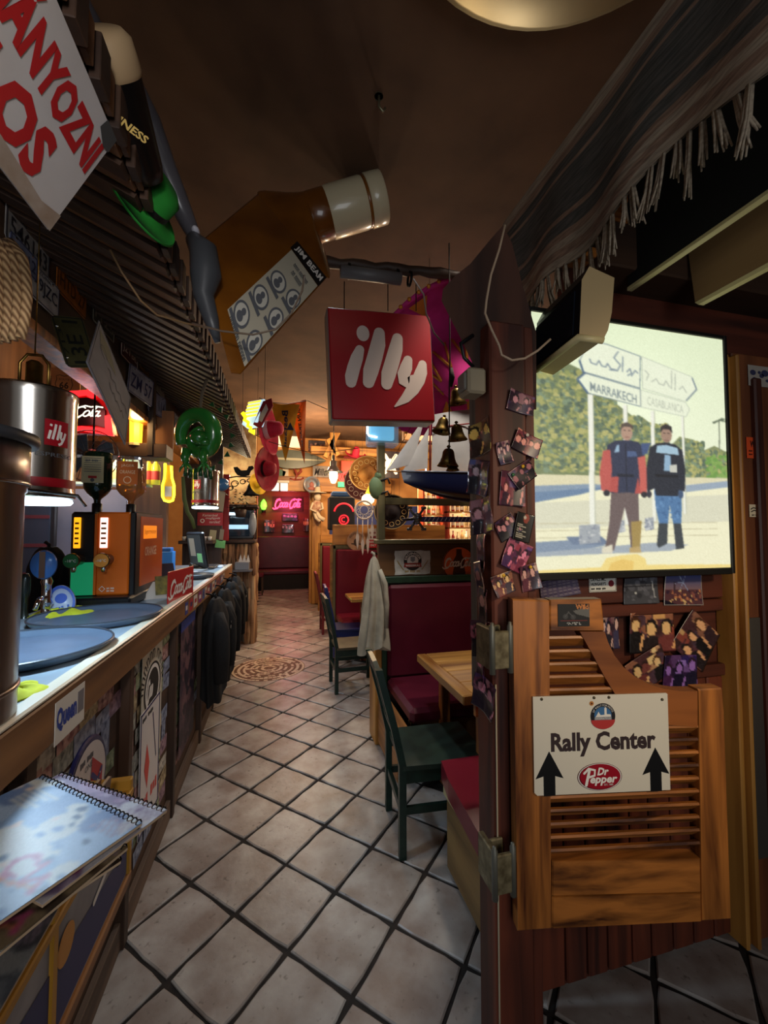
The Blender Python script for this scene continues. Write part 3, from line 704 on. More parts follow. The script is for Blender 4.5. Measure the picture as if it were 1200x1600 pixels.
# ------------------------------------------------------------------ pictures on the partition below the light-box
def wall_photo(px, py, pw, ph, a, lab, sd=0, tone=(1, .9, .7), cv=None, dy=.034, name='photograph', cat='photograph'):
    y = WY - dy; c_ = AY(px, py, y); k = (c_[1] * math.cos(YAW) + c_[0] * math.sin(YAW)) / FPX
    return photo(FR((c_[0], y, c_[2])).at(0, 0, 0, R(a)), pw * k * 1.12, ph * k, lab, sd, tone, cv=cv, name=name, cat=cat, bend=.004)
c1 = CV(36, 22, (120, 108, 124), 5); 
for i in range(6): c1.rect(0, 2 + i * 3.6, 36, 3.2 + i * 3.6, (66, 54, 82))
for i in range(8): c1.rect(2 + i * 4.4, 0, 3.4 + i * 4.4, 22, (88, 76, 104))
wall_photo(874, 918, 62, 30, 8, 'violet town facade postcard just above the saloon door top', cv=c1, name='postcard', cat='postcard')
c2 = CV(34, 26, (78, 78, 84), 6); c2.blotch(0, 0, 34, 26, 30, 1, 3, [(60, 60, 66), (96, 96, 104), (110, 110, 118)]); c2.rect(0, 8, 34, 9, (44, 44, 50)); c2.line([(28, 4), (30, 20)], 1.2, (170, 170, 172)); c2.ell(12, 15, 1.6, 1, (200, 200, 196))
wall_photo(1001, 923, 58, 40, 0, 'grey glossy group postcard with a torn corner', cv=c2, name='postcard', cat='postcard')
c3 = CV(40, 30, (70, 84, 140), 7)
t_ = (c3.Y / 30)[..., None]; c3.a = np.array([62, 78, 140]) * (1 - t_) + np.array([214, 140, 92]) * t_; c3.rect(0, 15, 40, 30, (96, 60, 66)); c3.blotch(0, 16, 40, 29, 60, .6, 1.6, [(200, 130, 90), (60, 40, 60), (150, 90, 80), (230, 190, 130)]); c3.rect(10, 8, 11.6, 17, (80, 60, 70)); c3.poly([(0, 30), (0, 24), (18, 30)], (30, 26, 40))
for a in range(6): c3.line([(20, 8), (20 + 9 * math.cos(a), 8 + 9 * math.sin(a))], .8, (150, 160, 196))
c3.rect(0, 0, 40, 1, (200, 190, 180)); c3.rect(0, 29, 40, 30, (200, 190, 180)); c3.rect(0, 0, 1, 30, (200, 190, 180)); c3.rect(39, 0, 40, 30, (200, 190, 180))
wall_photo(1067, 921, 66, 48, -2, 'dusk skyline postcard with a tower and a pale border', cv=c3, name='postcard', cat='postcard')
wall_photo(1018, 987, 76, 62, 0, 'party snapshot of three women in black tops below the postcards', 41, (1, .88, .66), dy=.023)
wall_photo(1087, 1000, 60, 72, 52, 'snapshot turned on its corner nearest the door frame', 42, (.9, .82, .66), dy=.027)
wall_photo(1012, 1046, 66, 52, 24, 'warm close-up snapshot of embracing guests just over the door curve', 43, (1, .92, .74), dy=.030)
wall_photo(1062, 1050, 58, 52, -4, 'dark blue snapshot of two women in purple light', 44, (.56, .48, 1.0), dy=.033)
wall_photo(952, 985, 30, 56, 0, 'snapshot half hidden behind the top block of the saloon door', 45, (.8, .8, .84), dy=.023)
FS = FR((*AY(942, 912, WY - .033)[:2], AY(942, 912, WY - .033)[2]))
st = thing('printed_sticker', 'small white rectangular club sticker with black print under the light box', 'sticker', FS.o)
MB(FS).box(-.058, .058, -.029, .029, -.001, 0).build('backing', PAPER, st)
m = MB(FS); m.text('DEVILS MC', -.05, .010, .062, .012, bold=.02); m.text('HUNGARY’S', -.05, -.006, .062, .011, bold=.02); m.scrib(-.05, -.021, .062, .007, n=12)
for y in (-.026, .0255): m.box(-.055, .055, y - .0006, y + .0006, 0, .0008)
for x in (-.055, .055): m.box(x - .0006, x + .0006, -.026, .026, 0, .0008)
m.build('lettering', INK, st)
MB(FS).disc(.035, 0, .012, .001, 0, 12).stroke([(.024, 0), (.046, 0)], .003, .0012).build('emblem', mat('maroon_ink', (120, 30, 40), .6), st)

# ------------------------------------------------------------------ saloon door
da = R(-10.5); DU = (math.cos(da), math.sin(da), 0)
d0 = AY(801, 935, 1.0)
DF = FR((d0[0], d0[1], 0), DU, (0, 0, 1))
def dp(px, py): return DF.hit(px, py)
door = thing('saloon_door', 'scorched pine saloon half-door with louvres hung on the corner post', 'door', DF.o)
DT = .036
def dpoly(name, pts, z0=-DT, z1=0.0, m=WD_PINE, cham=.003):
    P = [dp(*p) for p in pts]; mb = MB(DF); c = np.mean(P, 0)
    n = len(P); inn = [p + nrm(c - p) * cham * 1.4 for p in P]
    v = [(p[0], p[1], z0) for p in P] + [(p[0], p[1], z1 - cham) for p in P] + [(p[0], p[1], z1) for p in inn]
    ar = sum(P[i][0] * P[(i + 1) % n][1] - P[(i + 1) % n][0] * P[i][1] for i in range(n))
    f = [tuple(range(n - 1, -1, -1)), tuple(range(2 * n, 3 * n))]
    for i in range(n):
        j = (i + 1) % n; f += [(i, j, n + j, n + i), (n + i, n + j, 2 * n + j, 2 * n + i)]
    if ar < 0: f = [q_[::-1] for q_ in f]
    return mb.add(v, f).build(name, m, door)
dpoly('hinge_stile', [(801, 936), (858, 938), (862, 1452), (809, 1456)])
dpoly('top_block', [(859, 937), (940, 936), (942, 955), (945, 986), (859, 986)], m=WD_PINEX)
curve_o = [(945, 987), (950, 1003), (960, 1024), (975, 1043), (992, 1057), (1012, 1068), (1036, 1076), (1062, 1080), (1090, 1080)]
curve_i = [(1090, 1136), (1045, 1133), (1015, 1126), (985, 1110), (962, 1086), (945, 1058), (930, 1030), (915, 1003), (906, 987)]
P = [dp(*p) for p in curve_o]; Q = [dp(*p) for p in curve_i[::-1]]
mb = MB(DF); n = len(P)
v = []
for z in (-DT, 0.0):
    v += [(p[0], p[1], z) for p in P] + [(p[0], p[1], z) for p in Q]
f = []
for i in range(n - 1):
    a, b, c, d = i, i + 1, n + i + 1, n + i
    f += [(a, b, c, d)[::1], (a + 2 * n, d + 2 * n, c + 2 * n, b + 2 * n), (a, a + 2 * n, b + 2 * n, b), (d, c, c + 2 * n, d + 2 * n)]
f += [(0, n, 3 * n, 2 * n), (n - 1, 3 * n - 1, 4 * n - 1, 2 * n - 1)]
mb.add(v, f).build('curved_rail', wood('scorched_pine_curved', (150, 86, 38), (74, 34, 14), 'X', 5, .42, coat=.25), door)
dpoly('latch_stile', [(1091, 1077), (1128, 1075), (1131, 1110), (1142, 1437), (1097, 1440), (1092, 1136)])
dpoly('bottom_rail', [(863, 1346), (1095, 1342), (1096, 1394), (863, 1400)], m=WD_PINEX)
dpoly('bottom_rail', [(863, 1402), (1096, 1396), (1097, 1440), (863, 1451)], m=WD_PINEX)
def slat(x0p, x1p, y):
    a, b = dp(x0p, y), dp(x1p, y); mb = MB(DF); h, z = .0165, .5 * (a[1] + b[1])
    v = [(x, z + dy, dz) for x in (a[0] - .008, b[0] + .008) for dy, dz in ((-h, -.034), (-h, -.028), (h - .006, -.002), (h, -.004), (h, -.012))]
    f = [(4, 3, 2, 1, 0), (5, 6, 7, 8, 9)] + [((i + 1) % 5, (i + 1) % 5 + 5, i + 5, i) for i in range(5)]
    mb.add(v, f).build('louvre', WD_PINEX, door)
def inner_x(y):
    pts = curve_i[::-1]
    for (xa, ya), (xb, yb) in zip(pts, pts[1:]):
        if ya <= y <= yb: return xa + (xb - xa) * (y - ya) / (yb - ya)
    return 1092
for y in (1004, 1025, 1045, 1065, 1085, 1106, 1126): slat(859, min(inner_x(y) + 6, 1092), y)
for i in range(10): slat(862, 1094, 1147 + i * 20.6)
# rally sign on the door
SG = FR(DF.P(0, 0, .006), DU, (0, 0, 1))
s00, s11 = SG.hit(835, 1239), SG.hit(1043, 1083); s10 = SG.hit(1043, 1239)
SO = FR(SG.P(s00[0], (s00[1] + s10[1]) / 2), DU, (0, 0, 1)); sw, sh = s11[0] - s00[0], s11[1] - (s00[1] + s10[1]) / 2
sg = thing('rally_sign', 'white rectangular arrow sign with black lettering screwed to the saloon door', 'sign', SO.o)
mb = MB(SO); r = .008
mb.prism([(r, 0), (sw, 0), (sw, sh - .003), (sw - .003, sh), (0, sh), (0, r)], -.004, 0).build('sign_plate', mat('cream_board', (214, 206, 190), .4), sg)
def sx(px): return (px - 835) / 208 * sw
def sy(py): return (1239 - py) / 156 * sh
m = MB(SO); m.text('Rally Center', sx(861), sy(1180), sx(1022) - sx(861), sy(1141) - sy(1180), .0008, bold=.035)
m.build('lettering', mat('dark_plum_ink', (52, 38, 40), .5), sg)
for ax in (858, 1021):
    m = MB(SO); k = 1 if ax < 900 else 1
    m.flat([(sx(ax - 9), sy(1240)), (sx(ax + 8.5), sy(1240)), (sx(ax + 8.5), sy(1209)), (sx(ax + 21), sy(1213)), (sx(ax), sy(1170)), (sx(ax - 21), sy(1213)), (sx(ax - 9), sy(1209))], .0008); m.build('arrow', BLACK, sg)
m = MB(SO); c = (sx(934), sy(1213)); a, b = sx(968) - sx(934), sy(1191) - sy(1213)
def oval(k, z, mi, dx=0, dy=0): m.disc(c[0] + dx, c[1] + dy, a * k, z, mi, 40, ry=b * k)
oval(1.0, .0010, 3); oval(.97, .0012, 2); oval(.93, .0014, 3); oval(.90, .0016, 0, .001, .001)
m.text('Dr', c[0] - a * .12, c[1] + b * .12, a * .52, b * .55, .002, 2, bold=.04, shear=.25)
m.stroke([(c[0] - a * .62, c[1] - b * .55), (c[0] - a * .46, c[1] + b * .55)], a * .12, .002, 2)
m.stroke([(c[0] - a * .70, c[1] + b * .30), (c[0] - a * .5, c[1] + b * .62), (c[0] - a * .22, c[1] + b * .5), (c[0] - a * .24, c[1] + b * .12), (c[0] - a * .5, c[1] + b * .0)], a * .10, .002, 2)
m.text('epper', c[0] - a * .44, c[1] - b * .62, a * 1.22, b * .60, .002, 2, bold=.035, shear=.2)
m.text('EST. 1885', c[0] + a * .18, c[1] - b * .62, a * .40, b * .12, .0022, 2)
m.build('drink_logo', [mat('cherry_red', (150, 18, 36), .35), WHITEINK, mat('logo_white', (230, 226, 220), .4), mat('logo_dark_red', (86, 14, 26), .4)], sg)
m = MB(SO); c = (sx(941), sy(1117)); r = sx(960) - sx(941)
m.disc(c[0], c[1], r, .0010, 0, 36); 
half = [(c[0] + r * .97 * math.cos(math.pi + math.pi * i / 16), c[1] - r * .28 + r * .70 * math.sin(math.pi + math.pi * i / 16)) for i in range(17)]
m.flat(half, .0013, 2); m.disc(c[0], c[1] + r * .10, r * .70, .0012, 1, 30, ry=r * .62)
m.flat([(c[0] - r * .62, c[1] - r * .05), (c[0] + r * .66, c[1] - r * .05), (c[0] + r * .62, c[1] + r * .14), (c[0] + r * .3, c[1] + r * .16), (c[0] + r * .3, c[1] + r * .6), (c[0] + r * .2, c[1] + r * .72), (c[0] + r * .12, c[1] + r * .6), (c[0] + r * .12, c[1] + r * .12), (c[0] - r * .2, c[1] + r * .1), (c[0] - r * .36, c[1] + r * .36), (c[0] - r * .5, c[1] + r * .1)], .0014, 3)
m.box(c[0] - r * .7, c[0] + r * .7, c[1] - r * .28, c[1] - r * .06, .0014, .0015, 4); m.text('DESERATICO', c[0] - r * .62, c[1] - r * .23, r * 1.24, r * .13, .0017, 3)
m.text('24° RALLY FOR MOTO', 0, 0, 1, r * .16, .0016, 3, arc=(c[0], c[1], r * .78, math.pi * .88, math.pi * .12))
m.build('round_emblem', [mat('emblem_black', (26, 24, 28), .5), mat('emblem_blue', (58, 104, 150), .5), mat('emblem_red', (176, 50, 48), .5), WHITEINK, mat('emblem_grey', (120, 122, 128), .5)], sg)
m = MB(SO)
for px, py in ((848, 1087), (1034, 1093), (928, 1087), (951, 1087)): m.lathe([(0, .003), (.0035, .002), (.004, 0)], 10, F=SO.at(sx(px), sy(py)))
m.build('screw', mat('screw_head', (90, 80, 60), .4, .8), sg)
m = MB(SO); m.disc(sx(924), sy(1096), .006, .001, 0, 14); m.disc(sx(924), sy(1096), .004, .0014, 1, 3); m.build('round_sticker', [mat('amber_sticker', (186, 120, 50), .5), mat('dark_bird', (70, 30, 20), .5)], sg)
# small dark sticker on the top block
FB = FR(DF.P(*dp(896, 961), .002), DU, (0, 0, 1)); w_ = dp(920, 961)[0] - dp(871, 961)[0]; h_ = dp(896, 944)[1] - dp(896, 979)[1]
cb = CV(50, 36, (20, 18, 18), 9); cb.poly([(24, 11), (50, 6), (50, 22), (28, 16)], (96, 94, 90)); cb.ell(12, 20, 4, 4, (60, 58, 58)); cb.ell(24, 21, 4, 4, (60, 58, 58)); cb.line([(12, 20), (17, 13), (24, 21)], 1.5, (80, 78, 78)); cb.text('Wild', 28, 1, 20, 8, (196, 120, 60), .03); cb.rect(4, 26, 46, 27.5, (120, 40, 36)); cb.text('WWW.FEST.HU', 14, 29, 22, 4, (190, 186, 180))
print_obj(cb, FB, w_, h_, 'printed_sticker', CARD, None, 'dark motorcycle sticker on the top block of the saloon door', 'sticker', t=.001)
# spring hinges
for yp, lab in ((1013, 'upper zinc spring hinge joining saloon door to post'), (1358, 'lower zinc spring hinge joining saloon door to post')):
    z = dp(801, yp)[1]; hx = d0[0]
    h = thing('spring_hinge', lab, 'hinge', (hx - .03, POST[2] - .012, z), 'saloon door hinges')
    MB().box(.553, .598, .990, 1.002, z - .05, z + .05, bev=.003).build('leaf', HINGE, h)
    MB().box(.545, .562, .998, POST[2] + .03, z - .055, z + .055, bev=.003).build('leaf', HINGE, h); MB().box(.562, .60, POST[2] - .012, POST[2] - .001, z - .055, z + .055, bev=.003).build('leaf', HINGE, h)
    for x in (.550, .603):
        F = FR((x, .996, z - .062), (1, 0, 0), (0, 1, 0)); MB(F).lathe([(0, 0), (.008, 0), (.008, .124), (.005, .128), (.005, .134), (0, .136)], 14).build('barrel', mat('greyed_zinc', (110, 108, 98), .45, .4), h)
# ------------------------------------------------------------------ draped blanket over the cross beam
BX = .90
bm = thing('overhead_beam', 'dark overhead beam carrying the draped blanket towards the doorway', 'beam', (BX + .05, 1.0, 2.80))
MB().box(BX + .02, BX + .16, -.3, 1.60, 2.66, 2.80, bev=.01).build('beam', WD_DARKY, bm)
WOV = mat('dark_wool', (88, 84, 78), .95, c2=(58, 58, 54), scale=120, bump=.3, stretch=(1, .1, 1))
WOS = mat('brown_wool_stripe', (150, 122, 102), .95, c2=(108, 86, 70), scale=120, bump=.3, stretch=(1, .1, 1))
WOG = mat('grey_wool_stripe', (170, 154, 132), .95, c2=(126, 112, 96), scale=120, bump=.3, stretch=(1, .1, 1))
bl = thing('fringed_blanket', 'dark striped wool blanket with grey fringe draped over the overhead beam', 'blanket', (BX, 1.0, 2.36))
def bl_pt(u, vv, off=0.0):
    y = 1.47 - 1.55 * u
    drop = .40 + .03 * math.sin(u * 9) + .05 * u + .02 * math.sin(u * 23)
    x = BX - .012 - .010 * math.sin(u * 31 + vv * 2) * (vv ** 1) - .02 * vv
    return (x - off, y, 2.815 - drop * vv)
bands = [(0, .09, WOG), (.09, .16, WOS), (.16, .24, WOV), (.24, .27, WOS), (.27, .60, WOV), (.60, .64, WOS), (.64, .74, WOV), (.74, .80, WOS), (.80, .86, WOG), (.86, .93, WOS), (.93, 1.0, WOG)]
for a, b, m_ in bands:
    mb = MB(); mb.surf(lambda u, w: bl_pt(u, a + (b - a) * w), 60, 4); mb.surf(lambda u, w: bl_pt(u, a + (b - a) * w, .006), 60, 4, flip=True)
    mb.build('woven_band', m_, bl)
MB().surf(lambda u, w: (BX - .012 + .20 * w, 1.47 - 1.55 * u, 2.815 + .012 * math.sin(w * 3.1)), 40, 4, flip=True).build('top_fold', WOG, bl)
rb = random.Random(8)
for i in range(46):
    u = (i + .5) / 46 + rb.uniform(-.006, .006); p = np.array(bl_pt(u, .99)); L_ = rb.uniform(.07, .14) * (1 + .5 * (u > .6)); dy = rb.uniform(-.03, .03); mb = MB()
    for k in range(7):
        o = np.array([rb.uniform(-.006, .004), rb.uniform(-.009, .009), 0])
        mb.tube([p + o * .5, p + o + (0, dy * .4, -L_ * .5), p + o * 1.6 + (rb.uniform(-.01, .01), dy, -L_ * rb.uniform(.9, 1.08))], [.0042, .0036, .0018], 5)
    mb.build('fringe_tassel', WOG, bl)
for u0, u1 in ((.72, .80), (.80, .88), (.86, .95)):
    p, r_ = np.array(bl_pt(u0, 1.0)), np.array(bl_pt(u1, 1.0)); mb = MB()
    for k in range(4): mb.tube([p + (0, .006 * k, 0), (p + r_) / 2 + (-.01, .01 * k, -.10 - .012 * k), r_ + (0, -.006 * k, 0)], .004, 5)
    mb.build('fringe_loop', WOG, bl)
# ------------------------------------------------------------------ beige monitor on the post
tv = thing('monitor', 'beige cased monitor with dark screen mounted high beside the light box', 'monitor', AD(905, 560, 1.12))
pp_ = [AD(px, py, 1.12) for px, py in ((921, 416), (960, 434), (956, 488), (950, 516), (942, 532), (905, 527), (907, 484), (909, 437))]
dv = AD(828, 586, 1.38) - pp_[5]; n = 8; BE = mat('beige_plastic', (176, 150, 106), .5)
vv_ = [tuple(p) for p in pp_] + [tuple(p + dv) for p in pp_]
MB().add(vv_, [tuple(range(n)), tuple(range(2 * n - 1, n - 1, -1))] + [(i, n + i, n + (i + 1) % n, (i + 1) % n) for i in range(5)]).build('case', BE, tv)
MB().add(vv_, [(i, n + i, n + (i + 1) % n, (i + 1) % n) for i in (5, 6, 7)]).build('bezel', BLACK, tv)
ou = nrm(np.cross(pp_[6] - pp_[5], dv)); ou = ou if ou @ (pp_[5] - pp_[1]) > 0 else -ou
sc_ = [pp_[5] + dv * .1 + (pp_[7] - pp_[5]) * .12, pp_[5] + dv * .92 + (pp_[7] - pp_[5]) * .12, pp_[5] + dv * .92 + (pp_[7] - pp_[5]) * .9, pp_[5] + dv * .1 + (pp_[7] - pp_[5]) * .9]
MB().add([tuple(p + ou * .004) for p in sc_] + [tuple(p) for p in sc_], [(0, 1, 2, 3), (0, 4, 5, 1), (1, 5, 6, 2), (2, 6, 7, 3), (3, 7, 4, 0)]).build('screen', mat('dark_glass', (24, 28, 36), .08), tv)
MB().tube([pp_[4], pp_[5], pp_[5] + dv * .98], .010, 8).build('base_lip', mat('pale_lip', (206, 190, 140), .4), tv)
MB().tube([pp_[2] + dv * .5, pp_[2] + dv * .5 + (.08, .25, 0)], .02, 8).build('bracket', BLACKM, tv)
# boards hanging over the doorway
x = 1.20; y1 = AX(980, 455, x)
hb = thing('hanging_board', 'black board with a pale lower edge hanging over the doorway', 'board', (x, .8, y1[2]))
MB().box(x, x + .018, .15, y1[1], y1[2] + .012, y1[2] + .55, bev=.002).build('panel', mat('matt_black', (20, 19, 18), .7), hb)
MB().box(x - .002, x + .020, .15, y1[1], y1[2], y1[2] + .014, bev=.002).build('edge_strip', mat('pale_edge', (208, 192, 140), .5), hb)
x = 1.42; y1 = AX(1086, 478, x)
F = FR((x, y1[1], y1[2]), (0, -1, 0), (0, 0, 1))
hb2 = thing('hanging_board', 'bare plywood board with rounded corner hanging nearest the door frame', 'board', (x, .8, y1[2]))
MB(F).prism([(.012, 0), (.9, 0), (.9, .62), (-.03, .40), (-.02, .22), (0, .012)], -.02, -.001).build('panel', wood('plywood', (150, 116, 76), (118, 88, 56), 'Y', 4, .6), hb2)
MB(F).prism([(.012, -.002), (.9, -.002), (.9, .012), (.0, .012)], -.022, .001).build('edge_strip', mat('pale_edge', (208, 192, 140), .5), hb2)
# roof slats glimpsed behind the fringe
sl = thing('slat_rack', 'rack of brown wooden slats behind the blanket fringe', 'rack', (1.1, 1.2, 2.5))
for i in range(5): MB().box(.96, 1.22, 1.16, 1.24, 2.50 + i * .075, 2.535 + i * .075, bev=.004).build('slat', WD_PINEX, sl)
for x in (.97, 1.19): MB().box(x, x + .02, 1.235, 1.255, 2.49, 2.88).build('stile', WD_DARK, sl)
# ------------------------------------------------------------------ cable, junction box, cross pole, brace
pts = [AD(px, py, 1.13) for px, py in ((789, 352), (780, 390), (767, 430), (760, 470), (758, 490), (768, 515), (780, 540), (784, 555), (800, 563), (820, 560), (840, 548), (860, 530))]
MB().tube(pts, .0035, 6).build('loose_cable', mat('dirty_white_cable', (176, 150, 124), .5), label='pale loose cable looping down from the blanket end to the monitor', cat='cable')
jb = thing('junction_box', 'grey beige junction box fixed high on the aisle side of the post', 'junction box', AD(740, 618, 1.2))
q_ = AD(740, 597, 1.20); MB(FR(q_, (1, 0, 0), (0, 0, 1))).box(-.026, .032, -.038, .038, -.05, .02, bev=.007).build('housing', mat('box_beige', (150, 136, 112), .5), jb)
MB(FR(q_, (1, 0, 0), (0, 0, 1))).box(-.034, -.025, -.026, .026, -.04, .01, bev=.004).build('cover', mat('box_grey', (120, 116, 108), .4), jb)
MB().tube([q_ + (0, 0, .045), q_ + (-.03, 0, .07), q_ + (-.04, 0, .11), q_ + (0, 0, .14)], .006, 6).build('lead', BLACK, jb)
# second, weathered post just behind
wp = AY(742, 800, 1.55)
MB().box(wp[0] - .012, wp[0] + .06, 1.50, 1.58, .9, 2.2, bev=.012).build('trim_4', WD_GREY, kind='structure')
a, b = AY(495, 408, 2.2), AY(735, 432, 2.2)
pl_ = thing('hanging_pole', 'dark round pole carrying the square sign across the aisle', 'pole', (a + b) / 2)
n = 14; MB().tube([a + (b - a) * i / n + (0, .006 * math.sin(i * 1.7), .006 * math.sin(i * 2.3)) for i in range(n + 1)], [.028 + .004 * math.sin(i * 1.9) for i in range(n + 1)], 10).build('pole', WD_DARKX, pl_)
MB().tube([AY(532, 424, 2.17), AY(626, 436, 2.17)], .034, 12).build('sleeve', mat('grey_sleeve', (96, 92, 92), .5), pl_)
for px, py in ((545, 424), (620, 433), (640, 436)):
    c_ = AY(px, py, 2.19); MB(FR(c_, (0, 1, 0), (0, 0, 1))).lathe([(.034, -.006), (.042, -.006), (.042, .006), (.034, .006), (.034, -.006)], 14).build('clamp', BLACKM, pl_)
for px in (538, 606, 650):
    t_ = AY(px, 440, 2.2); MB().tube([t_, (t_[0], t_[1], AY(px, 486, 2.2)[2])], .003, 5).build('hanger', BLACKM, pl_)
br = MB()
bpts = ((786, 352), (768, 372), (735, 412), (712, 430), (692, 452), (690, 470), (705, 500), (718, 525), (735, 560), (748, 592), (770, 640), (838, 640), (838, 520), (815, 440), (800, 380))
f0 = [tuple(AD(*p, 1.24)) for p in bpts]; back = [AD(*p, 1.36) for p in bpts]; nb = len(f0)
br.add(f0 + [tuple(p) for p in back], [tuple(range(nb)), tuple(range(2 * nb - 1, nb - 1, -1))] + [(i, nb + i, nb + (i + 1) % nb, (i + 1) % nb) for i in range(nb)])
br.build('beam_brace', wood('old_brace', (74, 42, 28), (30, 16, 11), 'Z', 6, .85, .4), label='heavy rough-hewn dark brace bracket between post and ceiling beam', cat='brace')
MB().tube([AD(px, py, 1.9) for px, py in ((646, 436), (662, 460), (666, 490), (678, 520), (695, 540))], .004, 6).build('loose_cable', mat('grey_cable', (140, 122, 108), .5), label='thin grey cable running from the pole down to the brace', cat='cable')
# ------------------------------------------------------------------ script lettering used on several signs
def arc(cx, cy, rx, ry, a0, a1, n=12): return [(cx + rx * math.cos(R(a0 + (a1 - a0) * i / n)), cy + ry * math.sin(R(a0 + (a1 - a0) * i / n))) for i in range(n + 1)]
def script_word():
    S = []
    S.append(arc(.10, .50, .10, .40, 50, 330)); S.append([(.155, .80), (.11, .98), (.03, .92), (-.01, .70)]); S.append([(.18, .30), (.12, .06), (.0, .0), (-.06, .12)])
    S.append(arc(.235, .42, .05, .22, 0, 360)); S.append(arc(.345, .42, .05, .22, 50, 320)); S.append([(.375, .26), (.40, .25)])
    S.append(arc(.435, .42, .045, .22, 0, 360)); S.append([(.482, .64), (.48, .30), (.505, .22), (.53, .30)]); S.append([(.53, .42), (.575, .46)])
    S.append(arc(.665, .52, .085, .40, 50, 330)); S.append([(.62, .86), (.70, 1.0), (.80, .92), (.88, .98), (.99, .92)]); S.append([(.735, .30), (.70, .10), (.62, .06)])
    S.append(arc(.79, .42, .045, .22, 0, 360)); S.append([(.845, .30), (.875, .60), (.90, .92), (.885, .96), (.865, .70), (.865, .30), (.885, .22), (.91, .30)])
    S.append(arc(.94, .42, .04, .21, 0, 360)); S.append([(.98, .62), (.98, .30), (1.0, .22), (1.03, .30)])
    return [[(x + .12 * (y - .4), y) for x, y in s] for s in S]
SW = script_word()
def script(m, x, y, w, h, z=.001, mi=0, wd=.07, F=None, which=None, fx=None):
    for s in (SW if which is None else SW[which[0]:which[1]]):
        m.stroke([(x + a * w, y + b * h) for a, b in s], h * wd * 1.6, z, mi, F)
def script_tube(m, x, y, w, h, z, r, F=None):
    for s in SW: m.tube([(x + a * w, y + b * h, z) for a, b in s], r, 6, F=F)

# ------------------------------------------------------------------ square red sign over the aisle
IY = 2.16
tl, tr_, brr, bll = AY(511, 478, IY), AY(676, 492, IY), AY(678, 660, IY), AY(517, 656, IY)
ic = (tl + tr_ + brr + bll) / 4; iu = nrm((tr_ - tl) + (brr - bll)); iw = np.linalg.norm(tr_ - tl) * .5 + np.linalg.norm(brr - bll) * .5; ih = (np.linalg.norm(tl - bll) + np.linalg.norm(tr_ - brr)) / 2
IF = FR(ic, iu, (0, 0, 1))
il = thing('hanging_sign', 'square red light-box sign with white cursive letters hung over the aisle', 'sign', IF.P(0, -ih / 2))
MB(IF).box(-iw / 2, iw / 2, -ih / 2, ih / 2, -.13, -.006, bev=.01).build('case', mat('sign_metal', (150, 146, 142), .35, .6), il)
MB(IF).box(-iw / 2 + .006, iw / 2 - .006, -ih / 2 + .006, ih / 2 - .006, -.012, 0, bev=.012).build('face', mat('illuminated_red', (146, 14, 26), .35, coat=.2), il)
def ic2(X, Y): return ((X - 708) / 404 * iw, (884 - Y) / 432 * ih)
m = MB(IF)
m.disc(*ic2(637, 764), .036, .002, 0, 20, ry=.044)
def taper(pts, ww): m.stroke([ic2(*p) for p in pts], [x / 404 * iw for x in ww], .002)
taper([(622, 828), (610, 860), (596, 900), (586, 935), (584, 955)], [34, 46, 48, 48, 40])
taper([(700, 758), (694, 800), (678, 855), (660, 910), (650, 952)], [42, 56, 58, 58, 44])
taper([(770, 775), (762, 815), (746, 865), (728, 918), (720, 955)], [42, 54, 56, 56, 44])
taper([(808, 858), (800, 885), (788, 915), (790, 940), (806, 950), (826, 935)], [36, 48, 50, 48, 46, 40])
taper([(866, 872), (860, 900), (846, 935), (822, 972), (790, 1010), (748, 1042)], [34, 48, 52, 50, 36, 6])
m.build('lettering', mat('sign_lettering', (208, 190, 180), .35), il)

# ------------------------------------------------------------------ giant inflatable bottle
bt = thing('inflatable_bottle', 'giant amber inflatable whiskey bottle with white label hung under the ceiling', 'inflatable', AD(420, 430, 1.95))
d0_, d1_ = 1.62, 2.10
a0, a1 = AD(366, 604, d0_ + .02), AD(514, 437, d1_)
b0, b1 = AD(336, 488, d0_ + .06), AD(462, 373, d1_ + .06)
c0, c1_ = AD(312, 372, d0_ + .20), AD(400, 300, d1_ + .16)
e0, e1 = a0 + (c0 - b0), a1 + (c1_ - b1)
def bp(s, t):  # rounded-square section point: s along the length, t round
    q0 = [a0, b0, c0, e0]; q1 = [a1, b1, c1_, e1]
    k = t * 4; i = int(k) % 4; fr = k - int(k)
    Q = [q0[j] * (1 - s) + q1[j] * s for j in range(4)]; ce = sum(Q) / 4
    p = Q[i] * (1 - fr) + Q[(i + 1) % 4] * fr
    bul = 1 + .10 * math.sin(math.pi * fr) * 1.0
    end = 1 - .12 * max(0, (.06 - s) / .06) ** 2
    rc = 1 - .05 * (abs(fr - .5) * 2) ** 6
    return tuple(ce + (p - ce) * bul * end * rc)
AMB = mat('amber_vinyl', (132, 78, 18), .28, c2=(100, 54, 14), scale=4, bump=.05, coat=.5)
mb = MB(); mb.surf(lambda u, w: bp(w, u), 48, 16, closeu=True, flip=True)
mb.add([bp(0, i / 48) for i in range(48)], [tuple(range(48))])
ce1 = (a1 + b1 + c1_ + e1) / 4; nk0, nk1 = AD(486, 342, 2.32), AD(596, 309, 2.34)
def shp(u, w):
    a = np.array(bp(1, u)); t = u * 2 * math.pi; ax = nrm(nk1 - nk0); rr = .125
    # neck ring aligned with the section's own start angle
    e_ = nrm((a1 - ce1) - ax * ((a1 - ce1) @ ax)); g_ = np.cross(ax, e_)
    if (np.array(bp(1, .25)) - ce1) @ g_ < 0: g_ = -g_
    r2 = nk0 + (e_ * math.cos(t) + g_ * math.sin(t)) * rr
    k = w * w * (3 - 2 * w); return tuple(a * (1 - k) + r2 * k + (a - ce1) * .18 * math.sin(math.pi * w) )
mb.surf(shp, 48, 10, closeu=True, flip=True)
